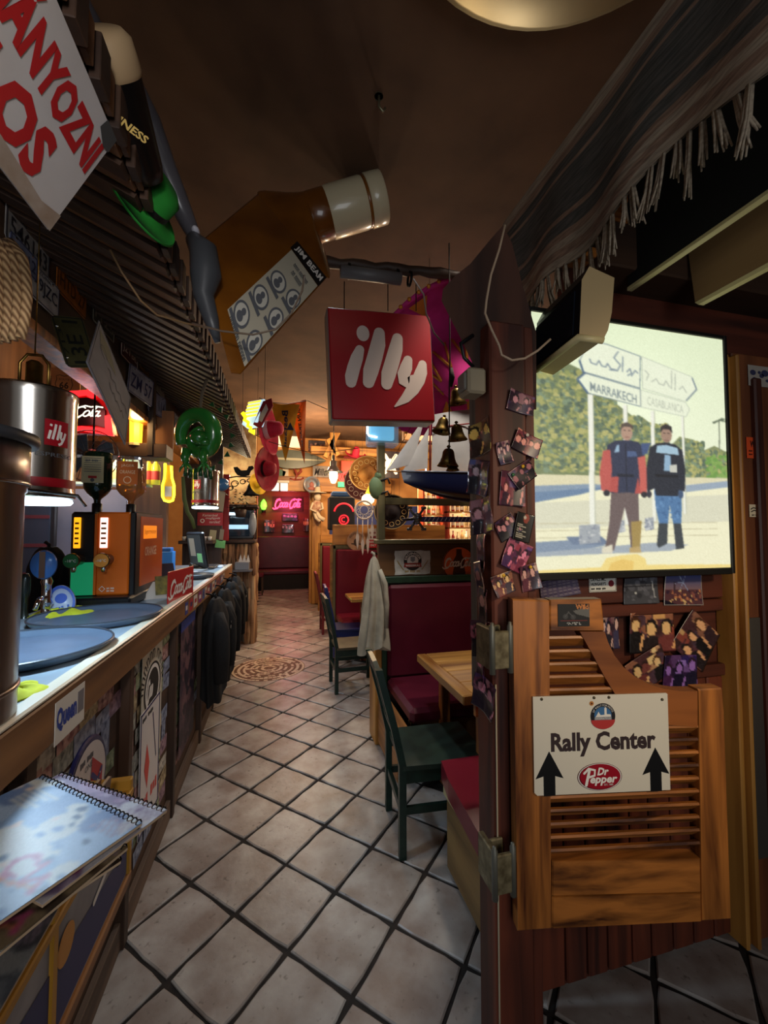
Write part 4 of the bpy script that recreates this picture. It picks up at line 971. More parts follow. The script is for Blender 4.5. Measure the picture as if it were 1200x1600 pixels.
mb.build('bottle_body', AMB, bt)
ax = nrm(nk1 - nk0)
def seg(s0, s1, r, name, m_, cap=False):
    p0, p1 = nk0 + (nk1 - nk0) * s0, nk0 + (nk1 - nk0) * s1
    MB().tube([p0, p0 + (p1 - p0) * .05, p1 - (p1 - p0) * .05, p1], [r * .97, r, r, r * .97], 28, cap=cap).build(name, m_, bt)
seg(-.02, .26, .128, 'neck', AMB); seg(.24, .76, .131, 'neck_band', mat('cream_vinyl', (206, 192, 158), .3, coat=.4)); seg(.76, .80, .129, 'amber_ring', AMB); seg(.80, 1.02, .133, 'cap', mat('cream_vinyl', (206, 192, 158), .3, coat=.4), True)
# label on the lower face: bilinear patch bulged with the face
def face(s, t): p = np.array(bp(s, t * .25)); nn = nrm(np.cross(a1 - a0, b0 - a0)); nn = nn if nn @ (_C - p) > 0 else -nn; return p + nn * .004
class Warp:
    def __init__(s): s.mb = MB()
    def quad(s, x0, x1, y0, y1, mi, n=8, lift=0.0): s.mb.surf(lambda u, w: tuple(face(x0 + (x1 - x0) * u, y0 + (y1 - y0) * w) * (1 - lift) + _C * lift), n, 6, mi)
w_ = Warp(); w_.quad(.10, .88, .10, .90, 0); w_.mb.build('paper_label', mat('label_paper', (188, 180, 160), .5), bt)
w_ = Warp(); w_.quad(.885, .99, .06, .94, 0); w_.mb.build('label_band', mat('label_black', (26, 24, 26), .4), bt)
def warp_text(t, s0, s1, t0, t1, m_, name, lift=.002, bold=.02):
    # lettering runs across the bottle (t), letter height along its length (s)
    g, f, _ = text_geo(t, bold); mb = MB()
    mb.add([tuple(face(s0 + (s1 - s0) * y, t1 + (t0 - t1) * x) * (1 - lift) + _C * lift) for x, y in g], f); mb.build(name, m_, bt)
warp_text('JIM BEAM', .905, .97, .14, .88, WHITEINK, 'lettering', .004, .03)
warp_text('nnnn nnnnnnn', .80, .83, .32, .70, GREYINK, 'lettering'); warp_text('nn nnnnn', .74, .775, .38, .64, GREYINK, 'lettering')
LBG = mat('label_grey', (96, 98, 104), .5); LBL = mat('label_light', (206, 202, 190), .5)
for s_, t_ in ((.60, .68), (.40, .70), (.20, .72), (.64, .30), (.44, .29), (.22, .28)):
    mb = MB(); n = 20
    for r_, mi, lf in ((.085, 0, .002), (.068, 1, .003)):
        mb.add([tuple(face(s_ + r_ * .85 * math.cos(2 * math.pi * i / n), t_ + r_ * 2.0 * math.sin(2 * math.pi * i / n)) * (1 - lf) + _C * lf) for i in range(n)], [tuple(range(n))], mi)
    mb.add([tuple(face(s_ - .02 + .028 * math.cos(2 * math.pi * i / n), t_ + .07 * math.sin(2 * math.pi * i / n)) * .996 + _C * .004) for i in range(n)], [tuple(range(n))], 0)
    mb.add([tuple(face(s_ + .022 + .022 * math.cos(2 * math.pi * i / n), t_ + .045 * math.sin(2 * math.pi * i / n)) * .996 + _C * .004) for i in range(n)], [tuple(range(n))], 0)
    mb.build('medallion_print', [LBG, LBL], bt)
    w_ = Warp(); w_.quad(s_ - .088, s_ - .062, t_ - .17, t_ + .17, 0, 6, .003); w_.mb.build('ribbon_print', LBG, bt)
warp_text('nnnn nn nnnnnn', .10, .125, .2, .8, GREYINK, 'lettering', .003)
MB().tube([AD(px, py, 1.56) for px, py in ((300, 505), (345, 517), (395, 523), (430, 515), (455, 490), (472, 455), (476, 430))], .004, 6).build('loose_cable', mat('grey_brown_cable', (110, 92, 76), .5), label='thin cable slung across the label of the inflatable bottle', cat='cable')

# ------------------------------------------------------------------ booth and table
CUSH = mat('burgundy_vinyl', (94, 26, 42), .33, c2=(80, 20, 36), scale=5, bump=.04)
CUSHR = mat('red_vinyl', (116, 26, 42), .33, c2=(112, 22, 36), scale=5, bump=.04)
GREENP = mat('green_paint', (34, 62, 44), .45, c2=(26, 48, 36), scale=20)
DGREEN = mat('dark_green_paint', (30, 52, 42), .4, c2=(22, 40, 34), scale=24)
BY = 3.04
X0, X1 = .735, 1.86
bo = thing('booth_partition', 'wooden booth partition with burgundy padded back facing the near table', 'booth', ((X0 + X1) / 2, BY, 0))
MB().box(X0, X1, BY + .02, BY + .09, .0, 1.17, bev=.004).build('backing', WD_DARKX, bo)
MB().box(X0 + .06, X1, BY - .05, BY + .02, .44, 1.135, bev=.025).build('back_cushion', CUSH, bo)
MB().box(X0 + .015, X0 + .055, BY - .03, BY + .02, .30, 1.19, bev=.004).build('green_stile', GREENP, bo)
MB().box(X0 + .015, X1, BY - .035, BY + .02, 1.145, 1.195, bev=.004).build('green_rail', GREENP, bo)
MB().box(X0, X1, BY + .0, BY + .07, 1.197, 1.44, bev=.004).build('sign_board', wood('brown_ledge', (112, 78, 44), (66, 44, 24), 'X', 5, .5), bo)
MB().box(X0 - .02, X1, BY - .03, BY + .10, 1.442, 1.475, bev=.004).build('ledge', WD_OLIVEX, bo)
MB().box(X0 - .005, X0 + .05, BY + .0, BY + .06, 1.476, 2.23, bev=.004).build('lattice_post', WD_OLIVE, bo)
MB().box(X0 + .052, X1, BY + .01, BY + .05, 1.745, 1.80, bev=.004).build('lattice_rail', WD_OLIVEX, bo)
MB().box(X0 - .05, X0 - .002, BY - .10, BY + .10, 0, 1.196, bev=.004).build('end_panel', WD_HONEY, bo)
bs = thing('booth_bench', 'burgundy vinyl bench seat beneath the padded partition', 'bench', (1.3, 2.7, 0))
MB().box(X0 + .05, X1, 2.42, 3.0, .36, .455, bev=.025).build('seat_cushion', CUSH, bs)
MB().box(X0 + .06, X1, 2.46, 2.50, .20, .36).build('apron', wood('bench_wood', (128, 84, 44), (84, 52, 26), 'X', 6, .5), bs)
for x, y in ((X0 + .06, 2.46), (X1 - .06, 2.46), (X0 + .06, 2.92), (X1 - .06, 2.92)): MB().box(x, x + .05, y, y + .05, 0, .36, bev=.003).build('leg', WD_DARK, bs)
MB().box(X0 - .03, X0 + .04, 2.44, 3.0, .02, .35, bev=.006).build('side_panel', WD_HONEYY, bs)
# near bench with its back to the partition
nb_ = thing('booth_bench', 'red vinyl bench seat on a rough plank base against the near partition', 'bench', (1.2, 1.6, 0))
MB().prism([(.70, 1.385), (1.9, 1.385), (1.9, 1.84), (.745, 1.84), (.72, 1.70)], .385, .47).build('seat_cushion', CUSHR, nb_)
MB().box(.752, 1.9, 1.40, 1.80, .02, .384, bev=.01).build('plank_base', wood('rough_planks', (150, 118, 70), (96, 72, 42), 'Y', 6, .6), nb_)
MB().box(.738, .752, 1.40, 1.80, .345, .384, bev=.002).build('edge_strip', mat('pale_tape', (190, 178, 130), .5), nb_)
# table
tb = thing('plank_table', 'scorched pine plank table with thick edge beside the near green chair', 'table', (1.3, 2.17, 0))
TX0, TX1, TY0, TY1, TZ = .855, 1.85, 1.83, 2.51, .76
WD_TAB = wood('table_planks', (206, 152, 78), (110, 62, 26), 'X', 5, .32, coat=.5)
for i in range(4):
    y = TY0 + (TY1 - TY0) * i / 4; MB().box(TX0 + .062, TX1, y + .002, y + (TY1 - TY0) / 4 - .002, TZ - .035, TZ, bev=.004).build('plank', WD_TAB, tb)
MB().box(TX0, TX0 + .06, TY0, TY1, TZ - .048, TZ + .001, bev=.006).build('end_board', wood('table_end', (196, 144, 70), (118, 66, 26), 'Y', 5, .35, coat=.4), tb)
for x, y in ((TX0 + .12, TY0 + .06), (TX0 + .12, TY1 - .12), (TX1 - .12, TY0 + .06), (TX1 - .12, TY1 - .12)): MB().box(x, x + .055, y, y + .055, 0, TZ - .036, bev=.003).build('leg', WD_PINE, tb)
MB().box(TX0 + .09, TX1 - .05, TY0 + .05, TY0 + .075, TZ - .13, TZ - .036).build('apron', WD_PINEX, tb)
MB().box(TX0 + .09, TX1 - .05, TY1 - .075, TY1 - .05, TZ - .13, TZ - .036).build('apron', WD_PINEX, tb)

# ------------------------------------------------------------------ chairs
def make_chair(label, m_, seatm, loc, rz, lean=.10, H=.90):
    c = thing('wooden_chair', label, 'chair', (0, 0, 0), 'painted wooden chairs along the booths')
    sw_, sd, sz, lg = .38, .42, .43, .034
    MB().prism([(0, -sw_ / 2), (sd, -sw_ / 2 - .015), (sd + .012, 0), (sd, sw_ / 2 + .015), (0, sw_ / 2)], sz - .022, sz).build('seat', seatm, c)
    for s in (-1, 1):
        y = s * (sw_ / 2 - lg / 2)
        mb = MB(); st_ = [(-.0, 0), (0, .2), (0, sz), (-lean * .35, sz + .18), (-lean, H)]
        v = []; f = []
        for i, (x, z) in enumerate(st_): v += [(x - lg / 2, y - lg / 2, z), (x + lg / 2, y - lg / 2, z), (x + lg / 2, y + lg / 2, z), (x - lg / 2, y + lg / 2, z)]
        for i in range(len(st_) - 1):
            for k in range(4): f.append((4 * i + k, 4 * i + (k + 1) % 4, 4 * i + 4 + (k + 1) % 4, 4 * i + 4 + k))
        f += [(3, 2, 1, 0), tuple(range(4 * len(st_) - 4, 4 * len(st_)))]
        mb.add(v, f).build('rear_post', m_, c)
        MB().box(sd - lg - .01, sd - .01, y - lg / 2, y + lg / 2, 0, sz - .022, bev=.003).build('front_leg', m_, c)
        MB().box(lg / 2, sd - lg - .01, y - .009, y + .009, .20, .235).build('side_stretcher', m_, c)
        MB().box(lg / 2, sd - lg - .01, y - .010, y + .010, sz - .085, sz - .022).build('side_apron', m_, c)
    for z, h in ((.12, .03), (.255, .03)): MB().box(sd - lg * .8 - .01, sd - lg * .3 - .01, -sw_ / 2 + lg, sw_ / 2 - lg, z, z + h).build('front_stretcher', m_, c)
    MB().box(-.010, .010, -sw_ / 2 + lg, sw_ / 2 - lg, .20, .235).build('rear_stretcher', m_, c)
    MB().box(sd - .03, sd - .012, -sw_ / 2 + lg, sw_ / 2 - lg, sz - .085, sz - .022).build('front_apron', m_, c)
    F = FR((-lean * .35, 0, sz + .18), (0, -1, 0), (-lean * .65, 0, H - sz - .18))
    L = math.hypot(lean * .65, H - sz - .18)
    MB(F).prism([(-sw_ / 2 + .012, L - .085), (-.09, L - .075), (.09, L - .075), (sw_ / 2 - .012, L - .085), (sw_ / 2 - .012, L - .01), (.08, L + .012), (-.08, L + .012), (-sw_ / 2 + .012, L - .01)], -.010, .012).build('top_rail', m_, c)
    MB(F).box(-sw_ / 2 + lg, sw_ / 2 - lg, -.09, -.05, -.009, .009).build('lower_rail', m_, c)
    for x in (-.09, 0, .09): MB(F).box(x - .02, x + .02, -.05, L - .08, -.007, .007, bev=.002).build('back_slat', m_, c)
    c.location = loc; c.rotation_euler = (0, 0, rz); return c
make_chair('dark green wooden chair drawn up to the near plank table', DGREEN, mat('worn_green_seat', (40, 56, 46), .4, c2=(30, 42, 36), scale=10), (.592, 2.095, 0), R(-4), .115, .885)
make_chair('dark green wooden chair behind the hanging grey jacket', DGREEN, mat('olive_seat', (88, 78, 54), .5, c2=(66, 58, 42), scale=8), (.532, 4.10, 0), R(2))
make_chair('blue wooden chair beyond the second green chair', mat('blue_paint', (30, 42, 104), .4), mat('blue_seat', (26, 34, 80), .45), (.62, 4.82, 0), R(-2))
make_chair('dark red wooden chair beside the furthest booth', mat('red_chair_paint', (104, 24, 32), .4), mat('red_seat', (96, 22, 30), .45), (.64, 6.35, 0), R(0))
# pale worn end on the second chair's post
# ------------------------------------------------------------------ garments
def garment(name, label, cat, c, wx, wy, z0, z1, m_, seed, folds=9, fold=.10, group=None, top=.32, hang=None, sleeves=True, taper=.0, sh=.22):
    r_ = random.Random(seed); g = thing(name, label, cat, (c[0], c[1], z0), group)
    ph = [r_.uniform(0, 6.28) for _ in range(6)]
    def fn(u, w):
        a = u * 2 * math.pi; k = w
        env = top + (1 - top) * min(1, (1 - k) / sh) ** .6 if k > 1 - sh else 1.0 - taper * (1 - sh - k)
        env *= 1 + .05 * math.sin(k * 7 + ph[0])
        ff = 1 + fold * (1.1 - k * .8) * math.sin(folds * a + ph[1] + 1.3 * math.sin(k * 4 + ph[2])) + .05 * math.sin(3 * a + ph[3] + k * 3)
        hem = .03 * math.sin(2 * a + ph[4]) * (1 - k) + .012 * math.sin(5 * a + ph[5]) * (1 - k)
        return (c[0] + wx * env * ff * math.cos(a), c[1] + wy * env * ff * math.sin(a), z0 + (z1 - z0) * k + hem)
    mb = MB(); mb.surf(fn, 72, 26, closeu=True)
    tp = [fn(i / 72, 1.0) for i in range(72)]; mb.add(tp, [tuple(range(72))]); bt_ = [fn(i / 72, 0) for i in range(72)]; mb.add(bt_, [tuple(range(71, -1, -1))])
    mb.build('body', m_, g)
    if sleeves:
        for s in (-1, 1):
            p0 = np.array([c[0] + wx * .35, c[1] + s * wy * .62, z0 + (z1 - z0) * .86]); L_ = (z1 - z0) * r_.uniform(.62, .72)
            pts = [p0, p0 + (wx * .40, s * wy * .25, -L_ * .25), p0 + (wx * .52, s * wy * .34, -L_ * .6), p0 + (wx * .5, s * wy * .30, -L_)]
            k = wy * .26; MB().tube(pts, [k * .8, k, k * .92, k * .78], 12).build('sleeve', m_, g)
    p = np.array([c[0], c[1], z1]); MB().tube([p + (0, 0, -.03), p + (0, 0, .015), p + (-.02, 0, .03)], .010, 8).build('hanging_loop', m_, g)
    return g
garment('hanging_jacket', 'pale grey jacket hanging from the booth end beside the green chair', 'jacket', (.665, 2.90, 0), .088, .075, .70, 1.36, mat('grey_cotton', (186, 178, 158), .9, c2=(158, 150, 132), scale=9, bump=.9), 3, 7, .24, top=.10, taper=-.1, sh=.62)
MB().tube([(.70, 2.96, 1.37), (.68, 2.93, 1.385), (.665, 2.91, 1.37), (.665, 2.905, 1.39)], .006, 6).build('coat_hook', BLACKM, label='black iron coat hook holding the pale grey jacket', cat='hook')

# ------------------------------------------------------------------ tin signs on the booth partition
BF = FR((0, BY - .003, 0))
def bpx(px, py): return BF.hit(px, py)
p0, p1 = bpx(617, 898), bpx(672, 860); w_, h_ = p1[0] - p0[0], p1[1] - p0[1]; F = FR(BF.P(*((p0 + p1) / 2)))
es = thing('tin_sign', 'white tattered tin beer sign with round crest on the booth ledge', 'sign', F.o)
rr = random.Random(4); pts = []
for (xa, ya), (xb, yb) in (((-.5, -.5), (.5, -.5)), ((.5, -.5), (.5, .5)), ((.5, .5), (-.5, .5)), ((-.5, .5), (-.5, -.5))):
    for i in range(7): t = i / 7; pts.append(((xa + (xb - xa) * t) * w_ + rr.uniform(-.004, .004), (ya + (yb - ya) * t) * h_ + rr.uniform(-.004, .004)))
MB(F).prism(pts, -.003, 0).build('plate', mat('chipped_white_tin', (206, 206, 200), .4, c2=(176, 176, 172), scale=18), es)
m = MB(F); r_ = h_ * .40
m.disc(0, h_ * .06, r_, .001, 0, 30); m.disc(0, h_ * .06, r_ * .62, .0014, 1, 26); m.flat([(-r_ * 1.0, -h_ * .20), (r_ * 1.0, -h_ * .20), (r_ * .9, -h_ * .02), (-r_ * .9, -h_ * .02)], .0016, 2)
m.text('ERDINGER', 0, 0, 1, r_ * .26, .002, 1, arc=(0, h_ * .06, r_ * .68, math.pi * .95, math.pi * .05), bold=.03); m.text('WEISSBRÄU', -r_ * .8, -h_ * .17, r_ * 1.6, h_ * .10, .002, 1, bold=.02)
m.stroke([(0, h_ * .02), (0, h_ * .25)], r_ * .08, .002, 3)
for i in range(4):
    for s in (-1, 1): m.stroke([(0, h_ * (.04 + .05 * i)), (s * r_ * .22, h_ * (.09 + .05 * i))], r_ * .10, .002, 3)
for s in (-1, 1):
    for i in range(4): m.stroke([(s * w_ * (.26 + .04 * i), -h_ * .30 + h_ * .08 * i), (s * w_ * (.31 + .04 * i), -h_ * .20 + h_ * .09 * i)], .006, .001, 4)
m.scrib(-w_ * .22, -h_ * .42, w_ * .44, h_ * .09, .001, 4, 12)
m.build('crest', [mat('crest_black', (38, 34, 34), .5), WHITEINK, mat('crest_red', (150, 50, 44), .5), mat('crest_grey', (120, 124, 130), .5), mat('crest_gold', (160, 132, 70), .5)], es)
p = bpx(717, 881); rr_ = (bpx(742, 881)[0] - bpx(692, 881)[0]) / 2; F = FR(BF.P(*p, .004))
cs = thing('round_sign', 'round orange-red cola sign with bottle on the booth ledge', 'sign', F.o)
MB(F).lathe([(0, 0), (rr_ * .97, 0), (rr_, -.004), (rr_, -.012), (0, -.012)], 40, sm=False).build('disc', mat('orange_red', (226, 108, 60), .4), cs)
MB(F).lathe([(rr_ * .96, .001), (rr_, -.002)], 40, sm=False).build('rim', mat('dark_rim', (70, 44, 34), .5), cs)
m = MB(F); bs_ = [(-.035, -.085), (.035, -.085), (.04, -.05), (.03, -.01), (.036, .02), (.018, .05), (.016, .085), (-.016, .085), (-.018, .05), (-.036, .02), (-.03, -.01), (-.04, -.05)]
m.flat([(x * rr_ / .1, y * rr_ / .1) for x, y in bs_], .0008); m.build('bottle_picture', mat('cola_brown', (72, 40, 30), .4), cs)
m = MB(F); script(m, -rr_ * .86, -rr_ * .26, rr_ * 1.66, rr_ * .62, .0016, wd=.075); m.build('lettering', WHITEINK, cs)

# ------------------------------------------------------------------ brass bells on a cord
bq = AD(703, 562, 2.02)
def bell(F, s, t, name='bell'):
    b = MB(F).lathe([(0, 0), (s * .10, -s * .02), (s * .22, -s * .08), (s * .30, -s * .22), (s * .34, -s * .48), (s * .42, -s * .72), (s * .56, -s * .92), (s * .55, -s * .96), (s * .46, -s * .88), (s * .34, -s * .66), (s * .28, -s * .3), (0, -s * .12)], 24).build(name, BRASS, t)
    MB(F).tube([(0, 0, -s * .1), (0, 0, -s * .85)], s * .03, 6).ball((0, 0, -s * .88), s * .09, 10).build('clapper', BLACKM, b)
    MB(F).lathe([(s * .02, .0), (s * .09, s * .03), (s * .11, s * .08), (s * .06, s * .14), (s * .02, s * .15)], 12).build('crown', BRASS, b)
    return b
for px, py, s, tx, ty, lab in ((712, 606, .088, .16, .1, 'topmost aged brass bell on the hanging cord'), (694, 652, .085, -.22, .0, 'aged brass bell hanging tilted towards the aisle on the cord'), (713, 662, .090, .10, .05, 'brass bell hanging nearest the post on the cord'), (701, 700, .098, -.04, .05, 'largest brass bell near the bottom of the cord'), (707, 718, .06, .0, .0, 'small brass bell at the very bottom behind the largest')):
    c_ = AD(px, py, 2.02 + (.06 if s < .1 else 0)); b_ = thing('brass_bell', lab, 'bell', c_, 'brass bells on the cord'); F = FR(c_, (1, 0, tx), (0, 1, ty)); bell(F, s, b_)
cd = thing('bell_cord', 'dark knotted cord the brass bells hang from', 'cord', bq)
MB().tube([(bq[0], bq[1], 2.98), bq, AD(702, 600, 2.03), AD(702, 730, 2.03)], .0035, 6).build('cord', mat('dark_cord', (52, 44, 34), .9), cd)
MB().tube([AD(705, 575, 2.03), AD(706, 590, 2.03), AD(704, 604, 2.03)], [.008, .016, .009], 8).build('knot', mat('dark_cord', (52, 44, 34), .9), cd)

# ------------------------------------------------------------------ model sailing ship
SY = 2.72
sh_ = thing('model_ship', 'blue-hulled model sailing ship with white sails behind the bells', 'model ship', AY(720, 770, SY))
k_ = np.linalg.norm(AY(700, 750, SY) - AY(701, 750, SY)); bow = AY(627, 738, SY); FH = FR(bow)
def hull(u, w):  # u stem to stern, w round the section
    L_ = 1.02; x = u * L_; wid = .085 * math.sin(math.pi * min(u * 1.15 + .02, 1) ** .7) if u < .87 else .085 * math.sin(math.pi * .98 ** .7) + .02
    wid = .085 * (math.sin(math.pi * (.5 * min(u / .5, 1)))) * (1 - .4 * max(0, u - .7))
    dep = .03 + .17 * math.sin(math.pi * min(1, .08 + u * .75)); a = math.pi * w
    return (x + .02 * math.sin(a) * (1 - u), -.02 * u + .03 * u * u - dep * math.sin(a) ** .8, wid * math.cos(a))
mb = MB(FH); mb.surf(hull, 26, 14, flip=True); mb.build('hull', mat('navy_hull', (22, 30, 64), .2, coat=.5), sh_)
mb = MB(FH); mb.surf(lambda u, w: (u * 1.02, -.02 * u + .03 * u * u + .004, (.087 * math.sin(math.pi * .5 * min(u / .5, 1)) * (1 - .4 * max(0, u - .7))) * (1 - 2 * w)), 26, 3); mb.build('deck', WD_HONEYX, sh_)
mb = MB(FH)
for s in (-1, 1): mb.tube([(u * 1.02 / 20, -.02 * u / 20 + .03 * (u / 20) ** 2 + .008, s * .088 * math.sin(math.pi * .5 * min(u / 10, 1)) * (1 - .4 * max(0, u / 20 - .7))) for u in range(21)], .006, 6)
mb.build('gunwale', mat('hull_stripe', (120, 130, 150), .25), sh_)
for px in (672, 742): q_ = AY(px, 742, SY); t_ = AY(px, 612, SY); MB().tube([q_, t_], [.008, .005], 8).build('mast', mat('mast_wood', (150, 60, 60), .5), sh_)
MB().tube([bow + (.03, 0, .005), AY(604, 736, SY)], .005, 6).build('bowsprit', WD_HONEYX, sh_)
SAIL = mat('sail_cloth', (196, 196, 196), .8, c2=(182, 182, 184), scale=10)
def tri(name, A, B, C_, bul=.03):
    A, B, C_ = [AY(*p, SY) for p in (A, B, C_)]
    def fn(u, w):
        p = A * (1 - w) + (B * (1 - u) + C_ * u) * w; return tuple(p + np.array([0, -bul * math.sin(math.pi * u) * w * (1.2 - w), 0]))
    def fb(u, w): return tuple(np.array(fn(u, w)) + (0, .003, 0))
    MB().surf(fn, 12, 12).surf(fb, 12, 12, flip=True).build(name, SAIL, sh_)
tri('jib_sail', (664, 652), (604, 736), (645, 725)); tri('jib_sail', (670, 668), (628, 738), (668, 732))
def quad_sail(P, bul=.04):
    A, B, C_, D = [AY(*p, SY + .01) for p in P]
    fn = lambda u, w: tuple((A * (1 - u) + B * u) * (1 - w) + (D * (1 - u) + C_ * u) * w + np.array([0, -bul * math.sin(math.pi * u) * math.sin(math.pi * (.2 + .7 * w)), 0]))
    fb = lambda u, w: tuple(np.array(fn(u, w)) + (0, .003, 0))
    MB().surf(fn, 14, 12, flip=True).surf(fb, 14, 12).build('main_sail', SAIL, sh_)
quad_sail([(676, 648), (735, 640), (741, 738), (674, 736)]); quad_sail([(744, 640), (800, 660), (806, 740), (745, 738)])
MB().tube([AY(676, 668, SY - .03), AY(742, 661, SY - .03)], .005, 6).build('gaff', mat('mast_wood', (150, 60, 60), .5), sh_)
for px in (648, 690, 720): q_ = AY(px, 741, SY); MB().box(q_[0] - .012, q_[0] + .012, q_[1] - .012, q_[1] + .012, q_[2], q_[2] + .018, bev=.003).build('deck_house', WD_HONEYX, sh_)
MB().tube([AY(604, 736, SY), AY(672, 612, SY), AY(742, 612, SY)], .0015, 4).build('stay', INK, sh_)
# the line the ship hangs from
for px in (672, 742): MB().tube([AY(px, 612, SY), (AY(px, 612, SY)[0], SY, ZC)], .0016, 4).build('hanging_line', INK, sh_)

# ------------------------------------------------------------------ magenta mariachi hat
hy = 2.85; hc = AY(700, 560, hy)
hat = thing('sombrero', 'huge magenta sombrero with gold ornaments hung behind the square sign', 'hat', hc)
MAG = mat('magenta_felt', (206, 44, 136), .8, c2=(180, 34, 112), scale=8); GOLD = mat('gold_braid', (204, 132, 50), .45, .3)
HF = FR(hc, (1, 0, .12), (0, -.80, .60))
mb = MB(HF); mb.lathe([(.62, .06), (.66, .12), (.64, .13), (.58, .045), (.36, -.02), (.20, .0), (.19, .10), (.15, .30), (.09, .42), (0, .44)], 48); mb.build('felt_body', MAG, hat)
for i in range(14):
    a = 2 * math.pi * i / 14; m = MB(HF); r0, r1, z0, z1 = .40, .56, -.004, .045
    ca, sa = math.cos(a), math.sin(a); tx, ty = -sa, ca
    P_ = [(r0 * ca, r0 * sa, z0), (r1 * ca + .07 * tx, r1 * sa + .07 * ty, z1), (r1 * ca - .07 * tx, r1 * sa - .07 * ty, z1)]
    m.add([(p[0], p[1], p[2] + .006) for p in P_] + [(p[0], p[1], p[2] - .02) for p in P_], [(0, 1, 2), (5, 4, 3)]); m.build('gold_ornament', GOLD, hat)
m = MB(HF)
for i in range(60): a = 2 * math.pi * i / 60; m.ball((.655 * math.cos(a), .655 * math.sin(a), .125), .014, 8)
m.build('rim_beads', GOLD, hat)
m = MB(HF)
for i in range(8):
    a = 2 * math.pi * i / 8; m.tube([(.155 * math.cos(a), .155 * math.sin(a), .29), (.20 * math.cos(a + .25), .20 * math.sin(a + .25), .08)], .010, 6); m.tube([(.155 * math.cos(a), .155 * math.sin(a), .29), (.20 * math.cos(a - .25), .20 * math.sin(a - .25), .08)], .010, 6)
m.build('crown_braid', GOLD, hat)
# storage box with a cold tube lamp on the lattice post
c_ = AY(596, 676, 3.06); F = FR(c_)
bn = thing('plastic_box', 'clear plastic storage box glowing blue on top of the lattice post', 'box', F.P(0, -.12))
MB(F).box(-.115, .125, -.11, .16, -.06, .06, bev=.015).build('tub', mat('frosted_plastic', (150, 200, 225), .25, alpha=.45, trans=0.0), bn)
MB(F).box(-.09, .10, -.06, .12, -.02, .02, bev=.01).build('contents', glow('blue_glow', (110, 190, 230), 1.0), bn)
MB(F).tube([(-.125, .16, .07), (-.125, -.03, .07), (-.115, -.045, .07), (-.05, -.055, .07)], .008, 8).build('tube_lamp', glow('cold_white_tube', (214, 240, 255), 4), bn)
# ================================================================== the bar
BXF, BZ, BY0, BY1 = -.575, 1.15, .25, 5.08
bar = thing('bar_counter', 'long bar counter with timber rail and banknotes pasted on its front', 'bar', (-.86, 2.6, 0))
MB().box(-1.16, -.545, BY0, BY1, 1.105, BZ, bev=.004).build('worktop', mat('pale_blue_laminate', (150, 166, 178), .28, c2=(128, 144, 158), scale=5, bump=.02), bar)
MB().box(-.572, -.528, BY0, BY1, 1.03, 1.142, bev=.004).build('rail', wood('bar_rail', (150, 104, 60), (92, 58, 32), 'Y', 6, .5), bar)
MB().box(-.574, -.530, BY0, BY1, 1.1425, 1.156, bev=.005).build('edge_lip', mat('cream_lip', (206, 200, 180), .35), bar)
MB().box(-.62, BXF, BY0, BY1, .0, 1.105).build('front_panel', wood('bar_front', (86, 58, 36), (50, 32, 20), 'Y', 5, .7), bar)
MB().box(BXF, BXF + .022, BY0, BY1, 0, .10, bev=.003).build('skirting', wood('worn_skirting', (104, 82, 66), (66, 50, 40), 'Y', 6, .7), bar)
MB().box(-1.16, -1.12, BY0, BY1, 0, 1.105).build('inner_panel', WD_DARKY, bar)
studs = [AX(px, py, BXF)[1] for px, py in ((22, 1220), (188, 1200), (262, 1200))] + [3.3, 3.9, 4.5, 5.0]
for y in studs: MB().box(BXF - .004, BXF + .034, y - .022, y + .022, .0, 1.03, bev=.003).build('stud', WD_DARK, bar)
NOTES = []
def note_mat(i, c, c2):
    m, nt, b = _new('banknote_print_%d' % i); L = nt.links
    tc = nt.nodes.new('ShaderNodeTexCoord'); oi = nt.nodes.new('ShaderNodeObjectInfo')
    nz = nt.nodes.new('ShaderNodeTexNoise'); nz.noise_dimensions = '4D'; nz.inputs['Scale'].default_value = 42; nz.inputs['Detail'].default_value = 4
    mu = nt.nodes.new('ShaderNodeMath'); mu.operation = 'MULTIPLY'; mu.inputs[1].default_value = 50; L.new(oi.outputs['Random'], mu.inputs[0]); L.new(mu.outputs[0], nz.inputs['W'])
    L.new(tc.outputs['Object'], nz.inputs['Vector'])
    rp = nt.nodes.new('ShaderNodeValToRGB'); rp.color_ramp.elements[0].position = .36; rp.color_ramp.elements[1].position = .6
    rp.color_ramp.elements[0].color = (*lin(c2), 1); rp.color_ramp.elements[1].color = (*lin(c), 1)
    L.new(nz.outputs['Fac'], rp.inputs['Fac']); L.new(rp.outputs['Color'], b.inputs['Base Color']); b.inputs['Roughness'].default_value = .75
    return m
